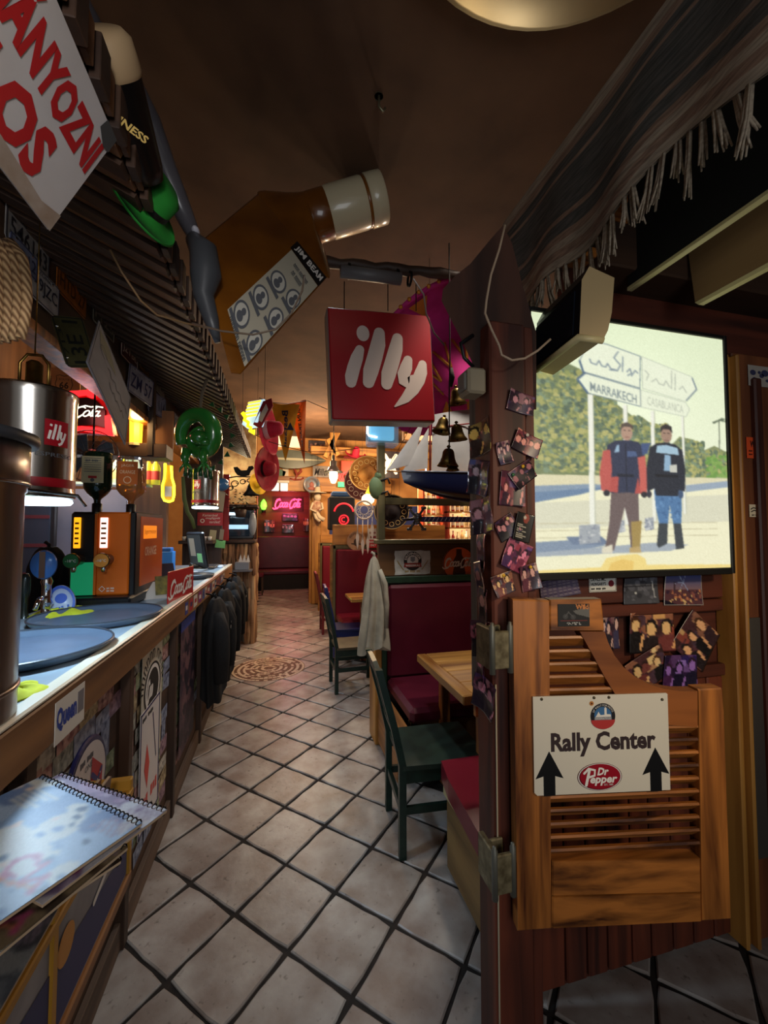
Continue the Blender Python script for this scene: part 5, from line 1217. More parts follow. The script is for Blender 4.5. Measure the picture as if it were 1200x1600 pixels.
for i, (c, c2) in enumerate((((176, 140, 132), (120, 70, 74)), ((150, 150, 140), (92, 94, 92)), ((150, 158, 124), (86, 96, 70)), ((140, 146, 164), (84, 90, 116)), ((178, 160, 124), (120, 98, 66)), ((160, 128, 136), (110, 80, 96)), ((188, 180, 166), (140, 130, 118)))):
    mm = note_mat(i, c, c2)
    me = bpy.data.meshes.new('banknote'); w, h, t = .070, .034, .0006
    v = [(0, -w, -h), (0, w, -h), (0, w, h), (0, -w, h), (t, -w, -h), (t, w, -h), (t, w, h), (t, -w, h), (t + .0003, -w * .6, -h * .55), (t + .0003, w * .05, -h * .55), (t + .0003, w * .05, h * .6), (t + .0003, -w * .6, h * .6), (t + .0003, w * .5, -h * .7), (t + .0003, w * .86, -h * .7), (t + .0003, w * .86, h * .3), (t + .0003, w * .5, h * .3)]
    me.from_pydata(v, [], [(3, 2, 1, 0), (4, 5, 6, 7), (0, 1, 5, 4), (1, 2, 6, 5), (2, 3, 7, 6), (3, 0, 4, 7), (8, 9, 10, 11), (12, 13, 14, 15)])
    me.materials.append(mm); me.materials.append(note_mat(20 + i, tuple(min(255, int(x * 1.12)) for x in c), tuple(int(x * .8) for x in c2)))
    me.polygons[6].material_index = 1; me.polygons[7].material_index = 1; NOTES.append(me)
rn = random.Random(21)
bays = [(.72, studs[0] - .03), (studs[0] + .03, studs[1] - .03), (studs[1] + .03, studs[2] - .03), (studs[2] + .03, 3.25)]
for bi, (ya, yb) in enumerate(bays):
    z = .985
    while z > .14:
        y = ya + .06 + rn.uniform(-.01, .015)
        while y < yb - .03:
            if rn.random() > .04:
                o = bpy.data.objects.new('banknote', rn.choice(NOTES)); COL.objects.link(o); o.parent = bar
                o.location = (BXF + .0012 + rn.uniform(0, .003) + .86, y - 2.6, z + rn.uniform(-.012, .012)); o.rotation_euler = (rn.uniform(-.12, .12) + (1.57 if rn.random() < .08 else 0), 0, rn.uniform(-.02, .02))
                o.scale = (1, rn.uniform(.8, 1.05), rn.uniform(.9, 1.1))
            y += rn.uniform(.115, .14)
        z -= rn.uniform(.072, .084)
# stickers along the rail
cols = [(40, 60, 130), (170, 40, 50), (200, 196, 186), (120, 40, 110), (60, 90, 150), (190, 186, 176), (150, 60, 60), (70, 70, 120), (196, 190, 180), (40, 80, 130), (160, 90, 90), (60, 60, 96), (120, 120, 150), (180, 170, 160)]
FRAIL = FR((-.5275, 0, 0), (0, 1, 0), (0, 0, 1))
y = 2.62
for i, c in enumerate(cols):
    w = rn.uniform(.07, .13); o = MB(FRAIL.at(y + w / 2, 1.088, 0, rn.uniform(-.05, .05))).box(-w / 2, w / 2, -.036, .036, 0, .0008)
    o.box(-w * .3, w * .3, -.012, .014, .0008, .0012, 1).build('rail_sticker', [mat('rs_%d_%d_%d' % c, c, .5), mat('rsx_%d' % (i % 3), [(210, 200, 190), (50, 50, 90), (160, 50, 50)][i % 3], .5)], bar); y += w + rn.uniform(.01, .05)
FB_ = FR((BXF + .006, 0, 0), (0, 1, 0), (0, 0, 1))
def barp(px, py): return FB_.hit(px, py)
# queen sticker on the rail
p0, p1 = FRAIL.hit(86, 1108), FRAIL.hit(132, 1072); F = FRAIL.at((p0[0] + p1[0]) / 2, 1.075, .0012); w = p1[0] - p0[0]
qs_ = thing('letter_sticker', 'white sticker with bold blue letters on the near bar rail', 'sticker', F.o)
MB(F).box(-w / 2, w / 2, -.055, .05, -.001, 0).build('backing', PAPER, qs_)
m = MB(F); m.text('Queen', -w * .46, -.030, w * .66, .062, .0006, bold=.05); m.build('lettering', BLUEINK, qs_)
m = MB(F); m.box(w * .24, w * .46, -.024, .034, 0, .0006); m.build('picture_panel', mat('sticker_grey', (120, 118, 124), .6), qs_)
# round sign low on the bar front
pc = barp(133, 1228); F = FB_.at(pc[0], pc[1], .008); rw = .135
rs = thing('round_sign', 'round white sign with navy rim and red flag panels on the bar front', 'sign', F.o)
MB(F).lathe([(0, 0), (rw, 0), (rw + .006, -.004), (rw + .006, -.010), (0, -.010)], 40, sm=False).build('disc', mat('navy_rim', (34, 34, 84), .4), rs)
MB(F).disc(0, 0, rw * .92, .001, 0, 40).build('white_field', mat('sign_white', (206, 198, 194), .45), rs)
for s in (-1, 1):
    m = MB(F); m.flat([(s * .01, -.06), (s * .095, -.05), (s * .10, .01), (s * .02, .075 if s > 0 else .02), (s * .012, .0)], .002, 0); m.stroke([(s * .015, -.05), (s * .09, .005)], .016, .0025, 1); m.stroke([(s * .09, -.045), (s * .02, .02)], .016, .0026, 1)
    for i in range(4): m.disc(s * (.025 + .018 * i), -.042 + .013 * i, .003, .003, 2, 6)
    m.build('flag_panel', [mat('flag_red', (176, 40, 48), .5), mat('flag_blue', (44, 44, 110), .5), WHITEINK], rs)
m = MB(F); m.scrib(-.06, .075, .10, .018, .002); m.text('ONE', -.03, .050, .05, .018, .002); m.build('lettering', GREYINK, rs)
m = MB(F); m.stroke([(-.11, .05), (.02, -.02), (.03, -.11)], .004, .0022); m.build('divider', GREYINK, rs)
# tall black-and-white poster between studs
p0, p1 = barp(217, 1180), barp(252, 1000); F = FB_.at((p0[0] + p1[0]) / 2, (barp(234, 1005)[1] + barp(234, 1180)[1]) / 2, .006); w = (p1[0] - p0[0]); h = .60
tp = thing('tall_poster', 'tall cream poster with black oval script and padlock emblem on the bar front', 'poster', F.o)
MB(F).box(-w / 2, w / 2, -h / 2, h / 2, -.002, 0).build('sheet', mat('cream_sheet', (190, 182, 164), .6), tp)
m = MB(F); m.disc(0, .05, w * .42, .001, 0, 36, ry=.115); m.ring(0, .05, w * .30, w * .36, .0014, 1, 36, k=.105 / (w * .36))
script(m, -w * .26, 0.0, w * .50, .10, .0016, 1, .08, which=(0, 7)); m.text('nnnnnn nnnn', 0, 0, 1, .045, .001, 0, arc=(0, .04, w * .46, math.pi * .95, math.pi * .05))
m.stroke(arc(0, -.12, .022, .035, 0, 180), .010, .001, 0); m.disc(0, -.17, .030, .001, 0, 20, ry=.045); m.disc(0, -.17, .008, .0014, 1, 10, ry=.02)
m.build('print', [INK, WHITEINK], tp)
# white sign with red diamond
p0, p1 = barp(211, 1360), barp(245, 1180); yc = (p0[0] + p1[0]) / 2; F = FB_.at(yc, .50, .008); w = p1[0] - p0[0]; h = .52
ds = thing('enamel_sign', 'white enamel sign with navy border and red diamond low on the bar front', 'sign', F.o)
MB(F).box(-w / 2, w / 2, -h / 2, h / 2, -.004, 0, bev=.001).build('plate', mat('sign_white', (206, 198, 194), .45), ds)
m = MB(F)
for x in (-w / 2 + .006, w / 2 - .006): m.box(x - .005, x + .005, -h / 2, h / 2, 0, .001)
for y_ in (-h / 2 + .006, h / 2 - .006): m.box(-w / 2, w / 2, y_ - .005, y_ + .005, 0, .001)
m.stroke([(.03, .2), (.09, -.02)], .010, .001); m.build('border', mat('navy_ink', (38, 40, 86), .5), ds)
m = MB(F); m.flat([(-.05, .10), (-.01, .0), (-.04, -.10), (-.085, .0)], .001); m.scrib(-w * .42, -.17, w * .84, .05, .001, 0, 7); m.build('diamond', mat('diamond_red', (196, 60, 50), .5), ds)
m = MB(F); m.scrib(-w * .36, -.225, w * .6, .026); m.scrib(-w * .42, .215, w * .6, .018); m.build('lettering', INK, ds)
# dark posters behind the jackets
cvp = CV(30, 60, (70, 50, 62), 8); cvp.blotch(0, 0, 30, 60, 90, 1.5, 5, [(52, 36, 50), (96, 66, 74), (40, 30, 42), (120, 86, 88)]); cvp.rect(0, 0, 30, 5, (40, 60, 140)); cvp.grain(4)
yc = (studs[2] + 3.2) / 2 + .03; print_obj(cvp, FB_.at(yc, .60, .012), .42, .80, 'wall_poster', CARD, None, 'dark purple poster with a blue header beside the hanging black jackets', 'poster', t=.001)
# jackets on the bar rail
JK = mat('black_fleece', (18, 18, 20), .92, c2=(12, 12, 14), scale=60, bump=.2)
for i, (y, z0, wy, lab) in enumerate(((3.30, .36, .17, 'black jacket hanging nearest on the bar rail hooks'), (3.78, .34, .17, 'black jacket second from the near end of the bar rail'), (4.30, .48, .15, 'short black jacket third along the bar rail'), (4.78, .36, .15, 'black jacket with a pale badge at the far end of the rail'))):
    g = garment('hanging_jacket', lab, 'jacket', (-.455, y, 0), .085, wy * 1.35, z0, 1.04, JK, 30 + i, 8, .10, 'black jackets on the bar rail', .35)
    if i in (0, 3): F = FR((-.352, y + .02, .82), (0, 1, 0), (0, 0, 1)); MB(F).disc(0, 0, .022, .004, 0, 12, ry=.014).disc(.03, .03, .008, .004, 0, 8).build('badge', mat('badge_grey', (150, 150, 150), .5), g)
    MB().tube([(-.528, y, 1.075), (-.49, y, 1.07), (-.468, y, 1.055), (-.455, y, 1.075)], .006, 6).build('coat_hook', BLACKM, label='black coat hook on the bar rail holding the ' + ['nearest', 'second', 'third', 'furthest'][i] + ' black jacket', cat='hook', group='bar rail hooks')

# ------------------------------------------------------------------ things on the bar
def tray(label, x, y, r, z=BZ):
    t = thing('serving_tray', label, 'tray', (x, y, z))
    F = FR((x, y, z), (1, 0, 0), (0, 1, 0))
    MB(F).lathe([(0, .006), (r * .86, .006), (r * .93, .012), (r * .985, .028), (r, .030), (r * 1.005, .026), (r * .95, .008), (r * .88, .0), (0, .0)], 56).build('dish', mat('blue_grey_tray', (84, 100, 120), .38, c2=(74, 88, 106), scale=8), t)
    MB(F).lathe([(r * .975, .0285), (r * .99, .033), (r * 1.005, .0285)], 56).build('rim', mat('tray_rim', (50, 56, 64), .35), t)
tray('large round blue-grey serving tray nearest on the bar', -.805, 1.58, .255)
tray('large round dark serving tray in front of the drinks dispenser', -.775, 2.10, .25)
tray('small dark serving tray by the card papers at the far bar end', -.70, 3.72, .17)
def cloth(label, c, a, b, seed, z=BZ, h=.02):
    r_ = random.Random(seed); ph = [r_.uniform(0, 6) for _ in range(5)]
    def fn(u, w):
        t = u * 2 * math.pi; k = w; rad = 1 + .16 * math.sin(3 * t + ph[0]) + .10 * math.sin(5 * t + ph[1])
        return (c[0] + a * k * rad * math.cos(t), c[1] + b * k * rad * math.sin(t), z + .004 + h * (1 - k ** 3) * (1 + .45 * math.sin(6 * t * 1 + ph[2] + 5 * k)) )
    mb = MB(); mb.surf(fn, 40, 9, closeu=True); mb.surf(lambda u, w: (*fn(u, w)[:2], z + .001), 40, 2, closeu=True, flip=True); mb.surf(lambda u, w: (fn(u, 1)[0], fn(u, 1)[1], z + .001 + (fn(u, 1)[2] - z - .001) * w), 40, 1, closeu=True, flip=False)
    mb.build('cleaning_cloth', mat('yellow_cloth', (206, 212, 46), .85, c2=(190, 196, 40), scale=40, bump=.2), label=label, cat='cloth', group='yellow cleaning cloths')
cloth('yellow cleaning cloth spread behind the dark serving tray', (-1.0, 2.30), .12, .16, 3)
cloth('yellow cleaning cloth folded at the bar edge by the steel churn', (-.62, 1.20), .055, .085, 4, h=.012)
cloth('scrap of yellow cloth between churn and nearest tray', (-1.05, 1.90), .06, .05, 5)
# steel churn standing at the near end
ch = thing('steel_churn', 'tall brushed steel churn with dark rim standing at the near bar end', 'churn', (-.690, 1.02, BZ))
F = FR((-.690, 1.02, BZ), (1, 0, 0), (0, 1, 0))
MB(F).lathe([(0, 0), (.150, 0), (.152, .01), (.152, .48), (.156, .485), (.156, .50), (.160, .505), (.160, .585), (.150, .59)], 48).build('body', mat('churn_steel', (176, 170, 168), .3, 1.0, c2=(120, 112, 110), scale=30, stretch=(1, 1, .05), amt=1), ch)
MB(F).lathe([(.150, .585), (.172, .585), (.176, .595), (.174, .607), (.12, .612), (0, .612)], 48).build('rim', mat('dark_rubber', (42, 44, 48), .5), ch)
MB(F).lathe([(.1525, .06), (.156, .062), (.156, .07), (.1525, .072)], 48).build('foot_band', mat('churn_steel', (176, 170, 168), .3, 1.0), ch)
MB(F).tube([(.160 * math.cos(a), .160 * math.sin(a), .50) for a in [R(-60 + i * 12) for i in range(11)]] + [(.20, .16, .485), (.21, .18, .46)], .004, 6).build('bail_handle', STEEL, ch)
# drinks dispenser
dx0, dx1, dy0, dy1 = -1.075, -.745, 2.47, 2.97
dd = thing('drinks_dispenser', 'twin chilled shot dispenser, half black and green, half orange, on the bar', 'dispenser', ((dx0 + dx1) / 2, 2.7, BZ))
MB().box(dx0 - .01, dx1 + .005, dy0 - .09, dy1, BZ, BZ + .055, bev=.01).build('drip_base', BLACK, dd)
xm = -.935; zt = 1.645
MB().box(dx0 + .02, xm - .002, dy0, dy1, BZ + .055, zt, bev=.012).build('black_unit', BLACK, dd)
MB().box(xm + .002, dx1 - .03, dy0 - .005, dy1, BZ + .055, zt, bev=.008).build('orange_unit', mat('orange_panel', (214, 104, 22), .35), dd)
MB().box(dx1 - .03, dx1, dy0 - .012, dy1, BZ + .05, zt + .002, bev=.006).build('side_column', BLACK, dd)
MB().box(dx1, dx1 + .004, dy0 + .06, dy1 - .01, BZ + .09, zt - .02).build('side_panel', mat('orange_side', (196, 86, 30), .3), dd)
MB(FR((dx0 + .03, dy0 - .004, 0))).box(0, xm - dx0 - .035, BZ + .06, BZ + .23, -.003, 0).build('green_panel', glow('green_lit', (14, 108, 70), .9), dd)
MB().box(xm - .006, xm + .006, dy0 - .008, dy0, BZ + .06, zt - .01).build('divider', mat('orange_panel', (214, 104, 22), .35), dd)
for x0_, x1_, c in ((-1.035, -1.005, (236, 150, 20)), (-.915, -.880, (250, 200, 190))):
    t_ = MB().box(x0_, x1_, dy0 - .012, dy0 - .002, zt - .19, zt - .03, bev=.002).build('display', glow('amber_display_%d' % c[2], c, 1.6), dd)
    for k in range(5): MB().box(x0_ + .006, x1_ - .006, dy0 - .0135, dy0 - .0118, zt - .17 + .026 * k, zt - .160 + .026 * k).build('display_mark', mat('brown_mark', (150, 84, 10), .5), t_)
for xc, c in ((-1.008, (40, 110, 60)), (-.875, (226, 150, 60))):
    F = FR((xc, dy0, 1.395), (1, 0, 0), (0, 0, 1)); t_ = MB(F).lathe([(.028, 0), (.028, .075), (.036, .078), (.038, .082), (.036, .094), (0, .095)], 24).build('tap', mat('tap_metal', (120, 96, 62), .3, .9), dd)
    MB(F).disc(0, 0, .034, .096, 0, 24).build('tap_badge', mat('tap_badge_%d' % c[0], c, .4), t_)
    m = MB(F); m.text('-18°C', -.024, -.007, .048, .014, .0965, bold=.02); m.build('badge_lettering', WHITEINK, t_)
    MB(F).tube([(0, -.02, .06), (0, -.06, .06)], [.014, .010], 10).build('spout', CHROME, t_)
FS_ = FR((dx1 + .0045, 0, 0), (0, 1, 0), (0, 0, 1))
m = MB(FS_); m.text('ORANGE', 2.60, 1.40, .22, .055, .0005, bold=.02); m.build('lettering', mat('pale_peach', (240, 200, 170), .4), dd)
m = MB(FS_); m.box(2.57, 2.82, 1.50, 1.575, 0, .001); m.build('side_badge', glow('amber_badge', (240, 130, 16), .8), dd); m = MB(FS_); m.text('Jägermeister', 2.58, 1.52, .23, .035, .0015); m.build('side_badge_lettering', mat('brown_mark', (150, 84, 10), .5), dd)
m = MB(FR((-.90, dy0 - .006, 1.24))); m.ring(.0, 0, .012, .016, .001, 0, 4); m.scrib(.022, -.002, .04, .009); m.scrib(.022, -.016, .04, .009); m.build('front_print', WHITEINK, dd)
def upside_bottle(label, x, y, z, w, h, m_, liquid, lab_c, sq):
    b = thing('liquor_bottle', label, 'bottle', (x, y, z))
    F = FR((x, y, z), (1, 0, 0), (0, 1, 0)); s = w / 2
    prof = [(.016, 0), (.016, .05), (.022, .06), (s * .7, .085), (s * .98, .115), (s, .15), (s, h - .012), (s * .92, h), (0, h)]
    v = []; f = []; n = 32
    for r_, z_ in prof:
        for i in range(n):
            a = 2 * math.pi * i / n; k = 1.0
            if sq and z_ > .07: k = 1.0 / max(abs(math.cos(a)), abs(math.sin(a))) ; k = min(k, 1.22)
            v.append((r_ * k * math.cos(a), r_ * k * math.sin(a), z_))
    for j in range(len(prof) - 1):
        for i in range(n): f.append((j * n + i, j * n + (i + 1) % n, (j + 1) * n + (i + 1) % n, (j + 1) * n + i))
    MB(F).add(v, f, 0, True).build('glass', m_, b)
    if liquid is not None:
        v2 = [(p[0] * .93, p[1] * .93, min(p[2], h * .78)) for p in v]; MB(F).add(v2, f, 0, True).build('liquid', liquid, b)
    Fl = FR((x, y - s * 1.01, z)); MB(Fl).box(-s * .78, s * .78, .14, h - .03, 0, .002).build('paper_label', mat('lab_%d_%d' % (lab_c[0], lab_c[1]), lab_c, .6), b)
    m = MB(Fl)
    if sq:
        m.text('JÄGER', -s * .5, .235, s, .022, .003, 0); m.text('ORANGE', -s * .6, .20, s * 1.2, .020, .003, 0); m.ring(0, .165, .016, .020, .003, 0, 24)
    else:
        for i in range(7): m.box(-s * .6, s * .6, .20 + i * .012, .203 + i * .012, .002, .0028, 1)
        m.box(-s * .3, s * .3, .165, .178, .002, .0028, 2); m.disc(0, .155, .010, .003, 1, 12); m.scrib(-s * .5, h - .06, s, .012, .003, 1)
    m.build('label_print', [mat('label_cream_ink', (244, 214, 170), .5), GREYINK, REDINK], b)
    MB(F).lathe([(.024, -.02), (.024, .03), (.017, .034)], 16).build('pour_collar', BLACK, b)
    return b
upside_bottle('dark green bottle with cream label upended on the black dispenser half', -.985, 2.60, zt + .02, .135, .315, mat('dark_green_glass', (18, 40, 26), .1, spec=.6), None, (196, 184, 142), False)
upside_bottle('clear bottle of amber liqueur upended on the orange dispenser half', -.83, 2.64, zt + .02, .130, .30, mat('clear_glass', (225, 225, 215), .03, trans=.95, ior=1.3), mat('amber_liqueur', (222, 140, 30), .1, trans=.4), (204, 104, 34), True)
# dark bag behind
garment('hanging_jacket', 'black coat slung behind the drinks dispenser', 'jacket', (-1.30, 2.80, 0), .10, .09, .9, 1.45, mat('black_cloth', (14, 14, 17), .9, bump=.2), 77, 7, .1, top=.4, sleeves=False)
# beer taps
tt = thing('beer_tap', 'chrome beer tap with round blue badge at the inner bar edge', 'tap', (-1.22, 2.25, BZ))
q_ = AY(72, 945, 2.25); tx = q_[0]
F = FR((tx, 2.25, BZ - .02), (1, 0, 0), (0, 1, 0))
MB(F).lathe([(0, 0), (.04, 0), (.04, .02), (.022, .03), (.018, .06), (.026, .08), (.018, .10), (.018, .16), (.024, .18), (.016, .20), (.014, .28), (0, .285)], 20).build('column', CHROME, tt)
Fb = FR((tx, 2.22, BZ + .24), (1, 0, 0), (0, 0, 1)); MB(Fb).lathe([(0, .012), (.050, .010), (.054, 0), (0, 0)], 28, sy=1.25).build('badge', mat('badge_blue', (70, 120, 190), .2), tt)
MB(Fb).box(-.012, .012, -.06, .06, .008, .016).build('badge_band', CHROME, tt)
MB(FR((tx - .07, 2.22, BZ - .02), (1, 0, 0), (0, 1, 0))).lathe([(0, 0), (.03, 0), (.02, .02), (.012, .05), (.012, .11), (.016, .115), (.020, .14), (.020, .20), (.012, .22), (0, .222)], 16).build('tap_handle', mat('dark_handle', (30, 34, 30), .25), tt)
MB().tube([(tx, 2.25, BZ + .09), (tx + .01, 2.17, BZ + .09), (tx + .01, 2.14, BZ + .05)], .010, 8).build('spout', CHROME, tt)
q_ = AY(97, 940, 2.30); F = FR(q_, (.97, .2, 0), (0, .3, 1)).at(0, 0, 0, R(14))
sg_ = thing('oval_badge', 'oval blue and white beer badge leaning by the taps', 'badge', F.P(0, -.06))
MB(F).lathe([(0, .008), (.050, .006), (.054, 0), (0, 0)], 28, sy=1.5).build('plate', mat('pale_badge', (190, 200, 226), .25), sg_)
m = MB(F); m.ring(0, 0, .042, .052, .009, 0, 28, k=1.5); m.disc(0, .015, .024, .009, 0, 16); m.scrib(-.028, -.04, .056, .018, .009, n=5); m.build('print', mat('badge_royal', (40, 84, 190), .3), sg_)
# small menu stands and cards
q_ = AZ(240, 936, BZ); F = FR((q_[0], q_[1], BZ), (.9, .45, 0), (0, .35, 1))
st_ = thing('menu_stand', 'small white table card leaning open beside the dispenser', 'card stand', F.o)
MB(F).prism([(-.05, 0), (.07, 0), (.07, .012), (.03, .10), (.0, .10), (-.05, .012)], -.012, 0).build('card', mat('card_white', (206, 200, 190), .6), st_)
F2 = F.at(.05, .02, .01); MB(F2).box(-.04, .08, .0, .11, -.004, 0).build('photo_card', mat('card_dark', (60, 58, 44), .5, c2=(140, 130, 60), scale=30), st_)
q_ = AZ(262, 915, BZ); F = FR((q_[0] - .03, q_[1] + .1, BZ), (.8, .6, 0), (0, .5, 1))
MB(F).box(-.07, .07, 0, .16, -.006, 0, bev=.002).build('table_card', mat('purple_card', (52, 44, 62), .4), label='dark purple table card leaning near the blue carton', cat='card')
q_ = AZ(262, 895, BZ); bx_ = thing('blue_carton', 'blue carton with a flap standing on the far bar', 'carton', (q_[0], q_[1], BZ))
MB().box(q_[0] - .06, q_[0] + .05, q_[1] - .06, q_[1] + .06, BZ, BZ + .20, bev=.004).build('body', mat('carton_blue', (44, 108, 168), .5), bx_)
MB().box(q_[0] - .075, q_[0] + .035, q_[1] - .055, q_[1] + .055, BZ + .20, BZ + .235, bev=.006).build('flap', mat('carton_blue_dark', (34, 84, 140), .5), bx_)
# red script sign standing on the bar edge
ya, yb = AX(268, 935, -.56)[1], AX(294, 905, -.56)[1]; F = FR((-.553, (ya + yb) / 2, BZ + .002), (.12, 1, 0), (0, 0, 1)); w = yb - ya
rs_ = thing('counter_sign', 'small red cola sign with white script standing on the bar edge', 'sign', F.o)
MB(F).box(-w / 2, w / 2, -.02, .17, -.006, 0, bev=.002).build('plate', mat('sign_red', (176, 40, 40), .35), rs_)
m = MB(F); script(m, -w * .42, .02, w * .8, .10, .001, wd=.08); m.build('lettering', WHITEINK, rs_)
# far bar end: papers, card machine, keyboard, terminal
q_ = AZ(300, 893, BZ)
for i, (dx, dy, a, lab, c) in enumerate(((-.02, -.1, .3, 'loose white receipt paper beside the card machine', (210, 216, 224)), (.03, .1, -.2, 'folded newspaper lying under the card machine', (170, 190, 210)))):
    F = FR((q_[0] + dx, q_[1] + dy, BZ), (math.cos(a), math.sin(a), 0), (-math.sin(a), math.cos(a), 0)); MB(F).box(-.08, .09, -.13, .13, .001, .004 + .012 * i, bev=.001).build('paper_sheet', mat('paper_%d' % i, c, .6), label=lab, cat='paper')
F = FR((q_[0] - .02, q_[1] + .22, BZ + .02), (.95, .3, 0), (-.3, .95, .15)); cm = thing('card_machine', 'dark card payment machine among papers at the far bar end', 'card machine', F.o)
MB(F).box(-.045, .045, -.09, .09, 0, .035, bev=.01).build('body', BLACK, cm); MB(F).box(-.033, .033, .01, .075, .035, .038).build('screen', mat('pale_screen', (120, 150, 180), .2), cm)
for i in range(4):
    for j in range(3): MB(F).box(-.03 + j * .022, -.014 + j * .022, -.075 + i * .02, -.062 + i * .02, .035, .038).build('key', mat('key_grey', (120, 120, 124), .5), cm)
ky = 4.72; kb = thing('keyboard', 'grey keyboard at the far end of the bar', 'keyboard', (-.70, ky, BZ))
MB().box(-.86, -.64, ky - .18, ky + .18, BZ, BZ + .018, bev=.004).build('case', mat('keyboard_grey', (74, 78, 84), .5), kb)
m = MB()
for i in range(5):
    for j in range(11): m.box(-.85 + i * .04, -.818 + i * .04, ky - .17 + j * .031, ky - .145 + j * .031, BZ + .018, BZ + .024)
m.build('keys', mat('key_dark', (50, 52, 58), .5), kb, kind='stuff')
MB(FR((-.60, ky - .06, BZ), (1, 0, 0), (0, 1, 0))).lathe([(.0, .03), (.018, .028), (.03, .018), (.034, 0), (0, 0)], 20, sy=1.6).build('computer_mouse', mat('mouse_white', (190, 200, 212), .35), label='pale computer mouse beside the keyboard', cat='mouse')
tm = thing('till_terminal', 'black till touchscreen tilted over the keyboard', 'till', (-.80, 4.5, BZ))
F = FR((-.86, 4.55, BZ + .02), (.62, -.78, 0), (-.14, -.10, 1))
MB(F).box(-.03, .27, 0, .36, -.04, 0, bev=.012).build('housing', mat('till_black', (28, 32, 38), .4), tm); MB(F).box(-.005, .245, .03, .335, 0, .002).build('screen', mat('till_screen', (60, 70, 74), .12), tm)
MB(F).box(.14, .23, .06, .15, .002, .003).build('green_note', mat('green_note', (130, 206, 140), .6), tm); MB(F).box(.02, .12, .12, .30, .002, .003).build('list_note', mat('list_note', (150, 150, 140), .6), tm)
MB(FR(F.P(.12, 0, -.06), (1, 0, 0), (0, 1, 0))).lathe([(0, -.02), (.10, -.02), (.10, -.005), (.03, .0), (.025, .12), (0, .12)], 20).build('stand', BLACK, tm)
# ================================================================== menus in a holder at the near bar front
mh = thing('menu_rack', 'yellow-edged wooden menu rack fixed low on the near bar front', 'rack', (-.50, 1.15, .55))
F = FR((-.535, 0, 0), (0, 1, 0), (0, 0, 1))
MB().box(-.572, -.40, .62, 1.36, .55, .58, bev=.004).build('floor_board', WD_HONEYY, mh)
MB().box(-.425, -.408, .62, 1.36, .58, .79, bev=.003).build('front_panel', mat('rack_grey', (150, 146, 148), .5, c2=(120, 116, 120), scale=9), mh)
for y in (1.34, .93, .62): MB().box(-.572, -.402, y, y + .022, .55, .84, bev=.003).build('divider', mat('mustard_paint', (176, 126, 40), .5), mh)
MB().box(-.428, -.400, .62, 1.36, .79, .81, bev=.003).build('front_rail', mat('mustard_paint', (176, 126, 40), .5), mh)
Fp = FR((-.4075, 0, 0), (0, 1, 0), (0, 0, 1))
m = MB(Fp); m.flat([(.66, .59), (1.33, .59), (1.33, .66), (.66, .76)], .001, 0); m.disc(.99, .72, .035, .002, 1, 20); m.stroke([(1.12, .69), (1.28, .73)], .014, .002, 2); m.build('front_print', [mat('navy_print', (36, 40, 92), .5), mat('amber_print', (190, 130, 50), .5), WHITEINK], mh)
def menu(label, c, ua, tilt, w, h, sd, pal, roll=0.0, wire=True, t=.006):
    # w along the spiral, h away from it
    u = np.array([math.cos(ua), math.sin(ua), 0]); vv = np.array([-math.sin(ua), math.cos(ua), tilt])
    F = FR(c, u, vv)
    cm_ = CV(60, 46, pal[0], sd); cm_.blotch(0, 0, 60, 46, 40, 4, 10, pal[1:4]); cm_.blotch(0, 0, 60, 46, 60, .6, 2.0, pal[2:])

    for i in range(5): cm_.rect(6, 6 + i * 2, 22 - (i * 3) % 7, 6.8 + i * 2, pal[2])
    cm_.line(arc(45, 30, 4, 4, 60, 320), 1.6, (170, 70, 110)); cm_.line([(50, 26), (51, 34), (55, 29), (57, 34)], 1.6, (170, 70, 110)); cm_.line([(4, 40), (20, 35), (38, 38), (56, 33)], 1.4, (190, 110, 80)); cm_.line([(4, 43), (24, 39), (50, 42)], 1.0, (206, 196, 120))
    for k in range(3): cm_.line(arc(10, 34, 7 - 2 * k, 6 - 1.8 * k, 0, 360), .8, pal[3])
    for i in range(7): cm_.line([(49 + i * 1.7, 2), (46 + i * 1.7, 10)], .7, (150, 130, 150))
    b_ = np.repeat(np.repeat(cm_.a, 2, 0), 2, 1); cm_ = CV(120, 92, (0, 0, 0), sd); cm_.a = b_
    for _ in range(3): b_ = cm_.a; cm_.a = (b_ + np.roll(b_, 1, 0) + np.roll(b_, -1, 0) + np.roll(b_, 1, 1) + np.roll(b_, -1, 1)) / 5
    cm_.grain(3)
    g = thing('spiral_menu', label, 'menu', c, 'spiral-bound menus in the rack')
    print_obj(cm_, F.at(0, 0, 0), w, h, 'cover', printed('menu_cover', .42), g, t=.001)
    MB(F).box(-w / 2, w / 2, -h / 2, h / 2, -t, -.0012, bev=.0008).build('pages', mat('page_edges', (178, 150, 120), .7), g)
    if wire:
        m = MB(F); n = int(w / .012)
        for i in range(n):
            x = -w / 2 + (i + .5) * w / n; m.tube([(x, h / 2 + .006 * math.cos(a) - .003, -t / 2 + .008 * math.sin(a)) for a in [k * 2 * math.pi / 8 for k in range(9)]], .0013, 4)
        m.build('wire_binding', BLACKM, g, kind='stuff')
    return g
PB = [(120, 150, 186), (150, 176, 204), (196, 200, 196), (96, 124, 166), (60, 80, 110), (210, 190, 180)]
PD = [(52, 40, 30), (70, 52, 36), (96, 80, 62), (126, 108, 80), (36, 28, 22), (150, 130, 96)]
PG = [(74, 82, 92), (96, 104, 112), (60, 66, 76), (130, 136, 140), (150, 120, 80), (48, 54, 60)]
menu('glossy pale blue spiral menu lying uppermost on the menu pile', (-.43, .87, 1.02), R(-39.7), .02, .33, .215, 1, PB)
